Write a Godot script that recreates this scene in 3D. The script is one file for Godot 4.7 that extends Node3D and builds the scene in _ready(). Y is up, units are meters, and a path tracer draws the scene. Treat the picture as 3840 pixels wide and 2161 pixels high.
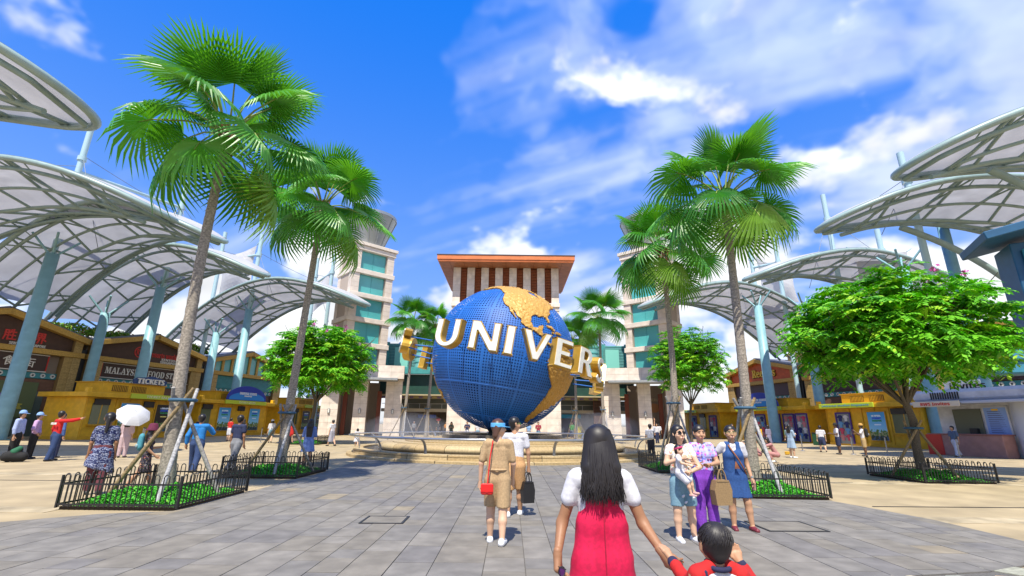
extends Node3D

# ---------------------------------------------------------------- mesh builder
class MB:
	var v := PackedVector3Array()
	var n := PackedVector3Array()
	var c := PackedColorArray()
	var uv := PackedVector2Array()
	var col := Color(1, 1, 1)
	var use_c := false
	var use_uv := false
	func tri(a: Vector3, b: Vector3, d: Vector3) -> void:
		var nn := (d - a).cross(b - a).normalized()
		trin(a, b, d, nn, nn, nn)
	func trin(a: Vector3, b: Vector3, d: Vector3, na: Vector3, nb: Vector3, nd: Vector3) -> void:
		if (d - a).cross(b - a).dot(na + nb + nd) < 0.0:
			var t := b; b = d; d = t
			t = nb; nb = nd; nd = t
		v.append(a); v.append(b); v.append(d)
		n.append(na); n.append(nb); n.append(nd)
		if use_c:
			c.append(col); c.append(col); c.append(col)
	# clockwise seen from the front
	func quad(a: Vector3, b: Vector3, d: Vector3, e: Vector3) -> void:
		tri(a, b, d); tri(a, d, e)
	func quadn(a: Vector3, b: Vector3, d: Vector3, e: Vector3, na: Vector3, nb: Vector3, nd: Vector3, ne: Vector3) -> void:
		trin(a, b, d, na, nb, nd); trin(a, d, e, na, nd, ne)
	func uvquad(a: Vector3, b: Vector3, d: Vector3, e: Vector3) -> void:   # top-left, top-right, bottom-right, bottom-left
		use_uv = true
		quad(a, b, d, e)
		for k in [Vector2(0, 0), Vector2(1, 0), Vector2(1, 1), Vector2(0, 0), Vector2(1, 1), Vector2(0, 1)]:
			uv.append(k)
	func box(center: Vector3, size: Vector3, bs := Basis(), bevel := 0.0) -> void:
		var h := size * 0.5
		var b := minf(bevel, minf(h.x, minf(h.y, h.z)) * 0.9)
		for ax in 3:
			for s in [-1.0, 1.0]:
				var nn := Vector3(); nn[ax] = s
				var u := Vector3(); u[(ax + 1) % 3] = 1.0
				var w := Vector3(); w[(ax + 2) % 3] = 1.0
				var hu: float = h[(ax + 1) % 3] - b
				var hw: float = h[(ax + 2) % 3] - b
				var o: Vector3 = nn * h[ax]
				var p := [o - u * hu - w * hw, o + u * hu - w * hw, o + u * hu + w * hw, o - u * hu + w * hw]
				for i in 4:
					p[i] = center + bs * p[i]
				if s > 0:
					quad(p[3], p[2], p[1], p[0])
				else:
					quad(p[0], p[1], p[2], p[3])
		if b > 0.0:
			for ax in 3:   # edges along ax
				var e1 := (ax + 1) % 3
				var e2 := (ax + 2) % 3
				for s1 in [-1.0, 1.0]:
					for s2 in [-1.0, 1.0]:
						var pts := []
						for sa in [-1.0, 1.0]:
							var q1 := Vector3(); q1[ax] = sa * (h[ax] - b); q1[e1] = s1 * h[e1]; q1[e2] = s2 * (h[e2] - b)
							var q2 := Vector3(); q2[ax] = sa * (h[ax] - b); q2[e1] = s1 * (h[e1] - b); q2[e2] = s2 * h[e2]
							pts.append(center + bs * q1); pts.append(center + bs * q2)
						if s1 * s2 > 0:
							quad(pts[0], pts[2], pts[3], pts[1])
						else:
							quad(pts[1], pts[3], pts[2], pts[0])
			for sx in [-1.0, 1.0]:
				for sy in [-1.0, 1.0]:
					for sz in [-1.0, 1.0]:
						var s := Vector3(sx, sy, sz)
						var A := center + bs * (Vector3(h.x, h.y - b, h.z - b) * s)
						var B := center + bs * (Vector3(h.x - b, h.y, h.z - b) * s)
						var C := center + bs * (Vector3(h.x - b, h.y - b, h.z) * s)
						if sx * sy * sz > 0: tri(A, C, B)
						else: tri(A, B, C)
	func tube(pts: Array, r0: float, sides := 8, r1 := -1.0, closed := false, radii := []) -> void:
		var m := pts.size()
		if r1 < 0: r1 = r0
		var prev := Vector3.UP
		var rings := []
		var norms := []
		var ref := Vector3.ZERO
		for i in m:
			var t: Vector3
			if closed: t = (pts[(i + 1) % m] - pts[(i - 1 + m) % m])
			elif i == 0: t = pts[1] - pts[0]
			elif i == m - 1: t = pts[m - 1] - pts[m - 2]
			else: t = pts[i + 1] - pts[i - 1]
			t = t.normalized()
			if ref == Vector3.ZERO:
				ref = Vector3.UP if absf(t.y) < 0.9 else Vector3.RIGHT
			var a := (ref - t * ref.dot(t)).normalized()
			ref = a
			var b := t.cross(a)
			var r := lerpf(r0, r1, float(i) / maxf(1, m - 1))
			if radii.size(): r = radii[i]
			var ring := PackedVector3Array()
			var nr := PackedVector3Array()
			for k in sides:
				var ang := TAU * k / sides
				var d := a * cos(ang) + b * sin(ang)
				nr.append(d); ring.append(pts[i] + d * r)
			rings.append(ring); norms.append(nr)
		var last := m if closed else m - 1
		for i in last:
			var j := (i + 1) % m
			for k in sides:
				var l := (k + 1) % sides
				quadn(rings[i][k], rings[i][l], rings[j][l], rings[j][k], norms[i][k], norms[i][l], norms[j][l], norms[j][k])
		if not closed:
			for k in range(1, sides - 1):
				tri(rings[0][0], rings[0][k + 1], rings[0][k])
				tri(rings[m - 1][0], rings[m - 1][k], rings[m - 1][k + 1])
	func rod(a: Vector3, b: Vector3, r: float, sides := 6, r1 := -1.0) -> void:
		tube([a, b], r, sides, r1)
	func lathe(prof: Array, segs := 48, a0 := 0.0, a1 := TAU, o := Vector3.ZERO, smooth := false) -> void:
		# prof from top/inside to bottom/outside : Vector2(radius, y)
		for i in prof.size() - 1:
			var p: Vector2 = prof[i]
			var q: Vector2 = prof[i + 1]
			if p == q: continue
			for k in segs:
				var s := a0 + (a1 - a0) * k / segs
				var e := a0 + (a1 - a0) * (k + 1) / segs
				var ds := Vector3(cos(s), 0, sin(s))
				var de := Vector3(cos(e), 0, sin(e))
				var A := o + ds * p.x + Vector3.UP * p.y
				var B := o + de * p.x + Vector3.UP * p.y
				var C := o + de * q.x + Vector3.UP * q.y
				var D := o + ds * q.x + Vector3.UP * q.y
				var t := q - p
				var n2 := Vector2(-t.y, t.x).normalized()
				var n3 := n2
				var n4 := n2
				if smooth:
					if i > 0:
						var tp: Vector2 = p - prof[i - 1]
						n3 = (n2 + Vector2(-tp.y, tp.x).normalized()).normalized()
					if i < prof.size() - 2:
						var tq: Vector2 = prof[i + 2] - q
						n4 = (n2 + Vector2(-tq.y, tq.x).normalized()).normalized()
				var nA := ds * n3.x + Vector3.UP * n3.y
				var nB := de * n3.x + Vector3.UP * n3.y
				var nC := de * n4.x + Vector3.UP * n4.y
				var nD := ds * n4.x + Vector3.UP * n4.y
				if p.x > 0.0001: trin(A, B, C, nA, nB, nC)
				if q.x > 0.0001: trin(A, C, D, nA, nC, nD)
	# polygon in xy, front at +z/2
	func prism(poly: PackedVector2Array, depth: float, xf := Transform3D()) -> void:
		var p := poly
		if Geometry2D.is_polygon_clockwise(p):
			p = p.duplicate(); p.reverse()
		var idx := Geometry2D.triangulate_polygon(p)
		var f := Vector3(0, 0, depth * 0.5)
		for i in range(0, idx.size(), 3):
			var a := Vector3(p[idx[i]].x, p[idx[i]].y, 0)
			var b := Vector3(p[idx[i + 1]].x, p[idx[i + 1]].y, 0)
			var d := Vector3(p[idx[i + 2]].x, p[idx[i + 2]].y, 0)
			if (b - a).cross(d - a).z > 0:
				var t := b; b = d; d = t
			tri(xf * (a + f), xf * (b + f), xf * (d + f))
			tri(xf * (a - f), xf * (d - f), xf * (b - f))
		if depth > 0.0:
			for i in p.size():
				var j := (i + 1) % p.size()
				var a := Vector3(p[i].x, p[i].y, 0)
				var b := Vector3(p[j].x, p[j].y, 0)
				quad(xf * (a + f), xf * (b + f), xf * (b - f), xf * (a - f))
	func mesh() -> ArrayMesh:
		var arr := []
		arr.resize(Mesh.ARRAY_MAX)
		arr[Mesh.ARRAY_VERTEX] = v
		arr[Mesh.ARRAY_NORMAL] = n
		if use_c and c.size() == v.size(): arr[Mesh.ARRAY_COLOR] = c
		if use_uv and uv.size() == v.size(): arr[Mesh.ARRAY_TEX_UV] = uv
		var m := ArrayMesh.new()
		if v.size(): m.add_surface_from_arrays(Mesh.PRIMITIVE_TRIANGLES, arr)
		return m

# ---------------------------------------------------------------- node helpers
var taken := {}
func numbered(nm: String) -> String:
	var k: int = taken.get(nm, 0)
	taken[nm] = k + 1
	return nm if k == 0 else "%s_%03d" % [nm, k]
func tag(o: Node, label: String, cat: String, grp := "") -> void:
	o.set_meta("label", label); o.set_meta("category", cat)
	if grp: o.set_meta("group", grp)
func thing(nm: String, label: String, cat: String, at := Vector3.ZERO, turn := 0.0, grp := "") -> Node3D:
	var o := Node3D.new()
	o.name = numbered(nm); add_child(o); o.position = at; o.rotation.y = turn
	tag(o, label, cat, grp)
	return o
func part(parent: Node, nm: String, m: Mesh, mat: Material, xf := Transform3D()) -> MeshInstance3D:
	var o := MeshInstance3D.new()
	o.mesh = m; o.material_override = mat; o.transform = xf
	if parent == self: o.name = numbered(nm); add_child(o)
	else:
		o.name = nm; parent.add_child(o, true)
	return o
func struct(nm: String, m: Mesh, mat: Material, xf := Transform3D()) -> MeshInstance3D:
	var o := part(self, nm, m, mat, xf)
	o.set_meta("kind", "structure")
	return o
func dup(src: Node3D, at: Vector3, turn: float, label: String, grp := "") -> Node3D:
	var o: Node3D = src.duplicate()
	var base := String(src.name)
	var cut := RegEx.create_from_string("_\\d{3}$")
	o.name = numbered(cut.sub(base, "")); add_child(o); o.position = at; o.rotation = Vector3(0, turn, 0)
	o.set_meta("label", label)
	if grp: o.set_meta("group", grp)
	return o
func bmesh(size: Vector3, bevel := 0.0) -> ArrayMesh:
	var key := "b%s_%s" % [size, bevel]
	if not cache.has(key):
		var b := MB.new(); b.box(Vector3.ZERO, size, Basis(), bevel); cache[key] = b.mesh()
	return cache[key]
func boxp(parent: Node, nm: String, c: Vector3, size: Vector3, mat: Material, bevel := 0.0, turn := 0.0) -> MeshInstance3D:
	return part(parent, nm, bmesh(size, bevel), mat, Transform3D(Basis(Vector3.UP, turn), c))
func rodp(parent: Node, nm: String, a: Vector3, b: Vector3, r: float, mat: Material, sides := 7) -> MeshInstance3D:
	var m := MB.new(); m.rod(a, b, r, sides)
	return part(parent, nm, m.mesh(), mat)
func at(p: Vector3, turn := 0.0) -> Transform3D:
	return Transform3D(Basis(Vector3.UP, turn), p)
var cache := {}
var fonts := {}
func font(serif: bool, bold := true) -> SystemFont:
	var k := "%s%s" % [serif, bold]
	if not fonts.has(k):
		var f := SystemFont.new()
		f.font_names = PackedStringArray(["Droid Serif" if serif else "Droid Sans"])
		if bold: f.font_weight = 700
		fonts[k] = f
	return fonts[k]
# lettering: width w metres, height of the capitals about hgt, centred at xf
func text(parent: Node, s: String, w: float, hgt: float, mat: Material, xf: Transform3D, serif := false, depth := 0.04, nm := "lettering") -> MeshInstance3D:
	var tm := TextMesh.new()
	tm.text = s; tm.font = font(serif); tm.font_size = 64; tm.pixel_size = 0.01; tm.depth = 1.0; tm.curve_step = 6.0
	var b := tm.get_aabb()
	var sc := Vector3(w / maxf(b.size.x, 0.001), hgt / maxf(b.size.y, 0.001), depth)
	return part(parent, nm, tm, mat, xf * Transform3D(Basis().scaled(sc), Vector3(-(b.position.x + b.size.x * 0.5) * sc.x, -(b.position.y + b.size.y * 0.5) * sc.y, 0)))

# ---------------------------------------------------------------- materials
var mats := {}
var tex := {}
func noise_tex(key: String, freq: float, lo: float, hi: float, size := 256, oct := 4, cell := false) -> ImageTexture:
	if tex.has(key): return tex[key]
	var f := FastNoiseLite.new()
	f.seed = hash(key) % 1000
	f.noise_type = FastNoiseLite.TYPE_CELLULAR if cell else FastNoiseLite.TYPE_SIMPLEX_SMOOTH
	f.frequency = freq; f.fractal_octaves = oct
	var im := f.get_seamless_image(size, size)
	im.convert(Image.FORMAT_RGB8)
	var d := im.get_data()
	for i in d.size():
		d[i] = int(clampf(lerpf(lo, hi, d[i] / 255.0), 0, 1) * 255)
	tex[key] = ImageTexture.create_from_image(Image.create_from_data(size, size, false, Image.FORMAT_RGB8, d))
	return tex[key]
func lin(r: float, g: float, b: float) -> Color:
	return Color(r, g, b).linear_to_srgb()
# material of a linear base colour; grain: name of a noise, gs: repeats per metre, bump in cm
func mt(key: String, r := 0.5, g := 0.5, b := 0.5, rough := 0.7, metal := 0.0, grain := "", gs := 0.5, bump := 0.0) -> StandardMaterial3D:
	if mats.has(key): return mats[key]
	var m := StandardMaterial3D.new()
	m.resource_name = key
	m.albedo_color = lin(r, g, b); m.roughness = rough; m.metallic = metal
	if grain:
		m.albedo_texture = grains(grain)
		m.uv1_triplanar = true; m.uv1_world_triplanar = true; m.uv1_scale = Vector3.ONE * gs
		if bump > 0.0:
			m.heightmap_enabled = true; m.heightmap_texture = grains(grain); m.heightmap_scale = bump
	mats[key] = m
	return m
func grains(k: String) -> ImageTexture:
	match k:
		"pave": return noise_tex("pave", 0.014, 0.78, 1.0, 512, 6)
		"soft": return noise_tex("soft", 0.012, 0.84, 1.0, 256, 3)
		"stone": return noise_tex("stone", 0.02, 0.74, 1.0, 512, 6)
		"patch": return noise_tex("patch", 0.008, 0.66, 1.0, 512, 6)
		"fine": return noise_tex("fine", 0.12, 0.72, 1.0, 256, 3)
		"cloth": return noise_tex("cloth", 0.035, 0.8, 1.0, 256, 4)
		"bark": return noise_tex("bark", 0.05, 0.5, 1.0, 256, 5)
		_: return noise_tex("strong", 0.02, 0.45, 1.0, 512, 6)

var rng := RandomNumberGenerator.new()
func rf(a: float, b: float) -> float: return rng.randf_range(a, b)

# ---------------------------------------------------------------- camera, sky, sun
func smooth(a: float, b: float, x: float) -> float:
	var t := clampf((x - a) / (b - a), 0, 1)
	return t * t * (3 - 2 * t)
func make_sky() -> ImageTexture:
	var w := 1792
	var h := 896
	var d := PackedFloat32Array()
	d.resize(w * h * 3)
	var f := FastNoiseLite.new(); f.seed = 7; f.frequency = 1.0; f.fractal_octaves = 6; f.fractal_gain = 0.52
	var f2 := FastNoiseLite.new(); f2.seed = 10; f2.frequency = 1.0; f2.fractal_octaves = 5; f2.fractal_gain = 0.5
	for y in h:
		var el := (0.5 - (y + 0.5) / h) * PI
		for x in w:
			var i := (y * w + x) * 3
			if el < -0.01:
				d[i] = 0.30; d[i + 1] = 0.30; d[i + 2] = 0.29
				continue
			var az := (x + 0.5) / w * TAU
			var ce := cos(el)
			var dir := Vector3(ce * sin(az), sin(el), -ce * cos(az))
			var t := clampf(dir.y, 0, 1)
			# clear air: pale near the horizon, deep blue overhead
			var k := pow(1.0 - t, 2.6)
			var br := lerpf(0.0, 0.33, k)
			var bg := lerpf(0.135, 0.50, k)
			var bb := lerpf(0.62, 0.80, k)
			# cumulus: flat layer seen from below, projected on a plane
			var pl := dir / (dir.y + 0.16)
			var wob := f2.get_noise_3d(dir.x * 2.0, dir.y * 2.0, dir.z * 2.0) * 0.35
			var q := Vector2(pl.x + wob, pl.z + wob)
			var nz := f.get_noise_2d(q.x * 1.25 + 3.0, q.y * 1.25)
			var nd := f.get_noise_3d(dir.x * 4.2, dir.y * 6.5, dir.z * 4.2)
			var side := 0.5 + 0.5 * sin(az - 0.15)
			var cover := lerpf(0.52, -0.17, smooth(0.0, 0.58, t)) + 0.16 * (side - 0.5)
			var dens := smooth(0.06, 0.34, nz * 0.5 + nd * 0.62 + cover - 0.03)
			# thin high veil
			var ve := f2.get_noise_2d(pl.x * 0.55 + pl.z * 0.5 + wob * 1.4, pl.z * 1.7 - pl.x * 0.9 + 9.0)
			var veil := smooth(-0.16, 0.66, ve + 0.85 * (side - 0.50)) * 0.60
			var a := 1.0 - (1.0 - dens) * (1.0 - veil)
			var sh := clampf(0.62 + 0.8 * f2.get_noise_3d(dir.x * 6.0, dir.y * 9.0, dir.z * 6.0) - 0.25 * (dens - 0.6), 0.0, 1.0)
			var cw := lerpf(0.58, 0.92, sh)
			var vz := smooth(0.15, 0.9, t) * 0.30
			d[i] = lerpf(br, cw * (0.94 - vz * (1.0 - dens)), a)
			d[i + 1] = lerpf(bg, cw * (0.965 - vz * 0.7 * (1.0 - dens)), a)
			d[i + 2] = lerpf(bb, cw * 1.0, a)
	return ImageTexture.create_from_image(Image.create_from_data(w, h, false, Image.FORMAT_RGBF, d.to_byte_array()))
func make_camera() -> void:
	var cam := Camera3D.new()
	cam.name = "camera"
	cam.fov = 63.36; cam.near = 0.05; cam.far = 2000.0
	cam.position = Vector3(0, 1.55, 0)
	cam.rotation = Vector3(deg_to_rad(16.2), 0, 0)
	cam.basis = cam.basis * Basis(Vector3(0, 0, 1), deg_to_rad(0.65))
	add_child(cam); cam.current = true
	var env := Environment.new()
	env.background_mode = Environment.BG_SKY
	var sky := Sky.new()
	var pm := PanoramaSkyMaterial.new()
	pm.panorama = make_sky()
	sky.sky_material = pm
	env.sky = sky
	env.tonemap_mode = Environment.TONE_MAPPER_LINEAR
	env.tonemap_exposure = 1.6
	env.background_energy_multiplier = 0.95
	env.volumetric_fog_enabled = true; env.volumetric_fog_density = 0.0
	env.sdfgi_enabled = true; env.ssao_enabled = true; env.ssil_enabled = true
	var we := WorldEnvironment.new()
	we.name = "environment"; we.environment = env
	add_child(we)
	var sun := DirectionalLight3D.new()
	sun.name = "sun"
	sun.light_energy = 1.5; sun.light_angular_distance = 0.5
	sun.light_color = Color(1.0, 0.97, 0.90)
	sun.shadow_enabled = true
	add_child(sun)
	sun.look_at_from_position(Vector3(-4, 45, 25), Vector3.ZERO)

# ---------------------------------------------------------------- ground
func ground() -> void:
	var b := MB.new()
	b.box(Vector3(0, -0.5, -60), Vector3(700, 1.0, 700))
	struct("plaza_ground", b.mesh(), mt("plaza", 0.45, 0.355, 0.215, 0.85, 0, "pave", 0.09))
	# pale and dark bands of the beige plaza
	var bd := MB.new()
	for k in 9:
		var z := -9.0 - k * 5.5
		for s in [-1.0, 1.0]:
			bd.box(Vector3(s * 28.0 - 0.45, 0.0035, z), Vector3(41.0, 0.007, 0.55))
	struct("plaza_band", bd.mesh(), mt("plaza_band", 0.52, 0.425, 0.275, 0.85, 0, "patch", 0.3))
	var grey := PackedVector2Array([Vector2(-16, -4.0), Vector2(-11.5, -6.2), Vector2(-7.9, -7.75), Vector2(-6.9, -8.6), Vector2(-5.88, -8.95), Vector2(-5.86, -16.4), Vector2(-6.3, -20.5), Vector2(-6.2, -24.0),
		Vector2(5.4, -24.0), Vector2(5.2, -20.0), Vector2(4.98, -16.8), Vector2(5.0, -11.15), Vector2(6.95, -11.05), Vector2(7.4, -8.9), Vector2(7.35, -7.3), Vector2(7.2, -6.6), Vector2(5.4, -5.9), Vector2(4.3, -5.7), Vector2(3.2, -4.8), Vector2(3.0, 1.0), Vector2(-16, 1.0)])
	var bed := MB.new()
	bed.prism(grey, 0.008, Transform3D(Basis(Vector3.RIGHT, PI / 2), Vector3(0, 0.004, 0)))
	var bedo := struct("paving_bed", bed.mesh(), mt("joint", 0.15, 0.14, 0.13, 0.95, 0, "fine", 1.0))
	rng.seed = 7
	var tones := [mt("paver_a", 0.224, 0.209, 0.191, 0.8, 0, "pave", 0.32), mt("paver_b", 0.206, 0.193, 0.179, 0.8, 0, "pave", 0.32), mt("paver_c", 0.243, 0.224, 0.200, 0.8, 0, "pave", 0.32), mt("paver_d", 0.224, 0.203, 0.173, 0.8, 0, "pave", 0.32), mt("paver_e", 0.194, 0.182, 0.175, 0.8, 0, "pave", 0.32), mt("paver_f", 0.293, 0.248, 0.181, 0.8, 0, "pave", 0.32)]
	var all := []
	var x := -15.0
	while x < 8.0:
		var w: float = [0.36, 0.46, 0.58][rng.randi() % 3]
		var z := 0.5 + rf(0, 0.6)
		while z > -21.5:
			var l: float = [0.4, 0.55, 0.75, 1.0][rng.randi() % 4]
			var g := 0.005
			var rect := PackedVector2Array([Vector2(x + g, z - g), Vector2(x + w - g, z - g), Vector2(x + w - g, z - l + g), Vector2(x + g, z - l + g)])
			var cut := Geometry2D.intersect_polygons(rect, grey)
			var c := Vector2(x + w / 2, z - l / 2)
			if cut.size() and Vector2(c.x + 0.45, c.y + 27).length() > 7.4:
				var t := rng.randi() % 40
				var tn: int = 5 if t == 0 else t % 5
				all.append({"p": cut[0], "c": c, "t": tn, "h": rf(0.0095, 0.0125), "d": c.length() if c.y < -5.2 and absf(c.x) < -c.y * 1.05 + 0.6 else 900.0 + absf(c.y)})
			z -= l
		x += w
	all.sort_custom(func(a, b2): return a.d < b2.d)
	var rest := []
	for i in 6: rest.append(MB.new())
	for i in all.size():
		var e = all[i]
		var m: MB = MB.new() if i < 300 else rest[e.t]
		m.prism(e.p, e.h, Transform3D(Basis(Vector3.RIGHT, PI / 2), Vector3(0, 0.009 + e.h / 2, 0)))
		if i < 300:
			part(bedo, "paver", m.mesh(), tones[e.t])
	for i in 6:
		var o := part(bedo, "far_pavers", rest[i].mesh(), tones[i])
		o.set_meta("kind", "stuff")
	# mosaic stone corner at the right edge
	var mo := MB.new(); mo.box(Vector3(7.2, 0.003, -3.0), Vector3(8.0, 0.006, 6.2))
	var mosaic := struct("mosaic_path", mo.mesh(), mt("joint"))
	var mcol := [mt("mos_a", 0.50, 0.34, 0.22, 0.8, 0, "stone", 1.2), mt("mos_b", 0.42, 0.42, 0.33, 0.8, 0, "stone", 1.2), mt("mos_c", 0.55, 0.47, 0.34, 0.8, 0, "stone", 1.2), mt("mos_d", 0.33, 0.33, 0.28, 0.8, 0, "stone", 1.2)]
	for i in 14:
		for j in 11:
			var c := Vector2(3.45 + i * 0.56 + (j % 2) * 0.25, -6.0 + j * 0.5)
			var edge := 3.3 + 0.9 * (c.y + 6.0) * 0.1
			if c.x < edge or Geometry2D.is_point_in_polygon(c, grey): continue
			var pp := PackedVector2Array()
			for k in 6:
				var a := TAU * k / 6 + rf(-0.25, 0.25)
				pp.append(c + Vector2(cos(a) * rf(0.24, 0.3), sin(a) * rf(0.22, 0.27)))
			var m := MB.new(); m.prism(pp, 0.012, Transform3D(Basis(Vector3.RIGHT, PI / 2), Vector3(0, 0.013, 0)))
			part(mosaic, "stone", m.mesh(), mcol[rng.randi() % 4])
	# access covers let into the paving
	for e in [[Vector3(-2.02, 0.024, -8.35), Vector2(0.66, 0.56), "steel framed access cover in the grey paving left of the walking couple"], [Vector3(4.4, 0.024, -8.2), Vector2(0.9, 0.75), "paved access cover behind the woman in the denim dress"]]:
		var t := thing("access_cover", e[2], "manhole cover", e[0], 0.02, "access covers in the paving")
		var s: Vector2 = e[1]
		boxp(t, "lid", Vector3(0, 0.001, 0), Vector3(s.x - 0.05, 0.01, s.y - 0.05), tones[3])
		for k in [-1, 1]:
			boxp(t, "frame_bar", Vector3(k * s.x * 0.5, 0.002, 0), Vector3(0.035, 0.014, s.y + 0.035), mt("dark_steel", 0.05, 0.05, 0.055, 0.5, 0.6))
			boxp(t, "frame_bar", Vector3(0, 0.002, k * s.y * 0.5), Vector3(s.x - 0.036, 0.013, 0.03), mt("dark_steel"))
	# drain slots across the beige plaza
	for e in [[Vector3(9.2, 0.009, -14.6), 1.6], [Vector3(9.6, 0.009, -10.4), 4.4], [Vector3(-13.0, 0.009, -13.0), 5.0]]:
		var o := part(self, "drain_slot", bmesh(Vector3(e[1], 0.006, 0.03)), mt("dark_steel"), at(e[0], 0.02))
		tag(o, ["short dark drain slot beside the palm bed on the right", "long dark drain slot on the beige paving at right", "dark drain slot across the beige paving at left"][[1.6, 4.4, 5.0].find(e[1])], "drain")

# ---------------------------------------------------------------- globe
const GC := Vector3(-0.45, 5.2, -27.0)
const GR := 4.05
func sph(lon: float, lat: float, r: float) -> Vector3:
	return Vector3(cos(lat) * sin(lon), sin(lat), cos(lat) * cos(lon)) * r
func panel_mesh(l0: float, l1: float, dl: float) -> ArrayMesh:
	var b := MB.new()
	var mid := cos((l0 + l1) / 2)
	var bt := 0.045 / GR
	var bo := 0.045 / (GR * mid)
	var pitch := 0.14
	var nl := int(round((l1 - l0 - 2 * bt) * GR / pitch))
	var no := int(round((dl - 2 * bo) * GR * mid / pitch))
	var q := func(o0: float, t0: float, o1: float, t1: float):
		var A := sph(o0, t1, GR); var B := sph(o1, t1, GR); var C := sph(o1, t0, GR); var D := sph(o0, t0, GR)
		b.quadn(A, B, C, D, A / GR, B / GR, C / GR, D / GR)
	for i in 8:   # rims in short pieces so that they stay round
		var a0 := -dl / 2 + dl * i / 8
		var a1 := -dl / 2 + dl * (i + 1) / 8
		q.call(a0, l0, a1, l0 + bt); q.call(a0, l1 - bt, a1, l1)
		var t0 := l0 + bt + (l1 - l0 - 2 * bt) * i / 8
		var t1 := l0 + bt + (l1 - l0 - 2 * bt) * (i + 1) / 8
		q.call(-dl / 2, t0, -dl / 2 + bo, t1); q.call(dl / 2 - bo, t0, dl / 2, t1)
	var ho := (dl - 2 * bo) / no
	var ht := (l1 - l0 - 2 * bt) / nl
	for i in no:
		for j in nl:
			var co := -dl / 2 + bo + (i + 0.5) * ho
			var ct := l0 + bt + (j + 0.5) * ht
			var out := []
			var inn := []
			for k in 8:
				var a := TAU * k / 8
				var dx: float = [1, 1, 0, -1, -1, -1, 0, 1][k] * 0.5
				var dy: float = [0, 1, 1, 1, 0, -1, -1, -1][k] * 0.5
				out.append(sph(co + dx * ho, ct + dy * ht, GR))
				inn.append(sph(co + cos(a) * 0.30 * ho, ct + sin(a) * 0.30 * ht, GR))
			for k in 8:
				var l := (k + 1) % 8
				b.quadn(out[l], out[k], inn[k], inn[l], out[l] / GR, out[k] / GR, inn[k] / GR, inn[l] / GR)
	return b.mesh()
func land(pts: Array, step := 0.8) -> ArrayMesh:
	var poly := PackedVector2Array()
	for i in range(0, pts.size(), 2): poly.append(Vector2(pts[i], pts[i + 1]))
	var lo := Vector2(999, 999)
	var hi := -lo
	for p in poly:
		lo = lo.min(p); hi = hi.max(p)
	var nx := int((hi.x - lo.x) / step) + 1
	var ny := int((hi.y - lo.y) / step) + 1
	var f := FastNoiseLite.new(); f.seed = 3; f.frequency = 0.09; f.fractal_octaves = 4
	var inside := {}
	for i in nx:
		for j in ny:
			if Geometry2D.is_point_in_polygon(lo + Vector2(i + 0.5, j + 0.5) * step, poly):
				inside[Vector2i(i, j)] = true
	var b := MB.new()
	var pt := func(i: int, j: int, r: float) -> Vector3:
		var jx := f.get_noise_2d(i * 37.1, j * 17.7) * 0.4
		var p := lo + Vector2(i + jx, j - jx) * step
		var hgt := 0.0
		if r > 0: hgt = 0.06 + 0.075 * absf(f.get_noise_2d(p.x * 1.3, p.y * 1.8)) + 0.010 * f.get_noise_2d(p.x * 6, p.y * 6)
		return sph(deg_to_rad(p.x), deg_to_rad(p.y), GR + hgt - (0.0 if r > 0 else 0.02))
	for c in inside:
		var A: Vector3 = pt.call(c.x, c.y + 1, 1.0)
		var B: Vector3 = pt.call(c.x + 1, c.y + 1, 1.0)
		var C: Vector3 = pt.call(c.x + 1, c.y, 1.0)
		var D: Vector3 = pt.call(c.x, c.y, 1.0)
		b.tri(A, B, C); b.tri(A, C, D)
		for e in [[Vector2i(-1, 0), D, A, 0, 0, 0, 1], [Vector2i(1, 0), B, C, 1, 1, 1, 0], [Vector2i(0, 1), A, B, 0, 1, 1, 1], [Vector2i(0, -1), C, D, 1, 0, 0, 0]]:
			if not inside.has(c + e[0]):
				var p0: Vector3 = pt.call(c.x + e[3], c.y + e[4], 0.0)
				var p1: Vector3 = pt.call(c.x + e[5], c.y + e[6], 0.0)
				b.quad(p0, p1, e[2], e[1])
	return b.mesh()
func arc(cx: float, cy: float, rx: float, ry: float, a0: float, a1: float, n := 14) -> Array:
	var o := []
	for i in n + 1:
		var a := deg_to_rad(lerpf(a0, a1, float(i) / n))
		o.append(Vector2(cx + cos(a) * rx, cy + sin(a) * ry))
	return o
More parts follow.
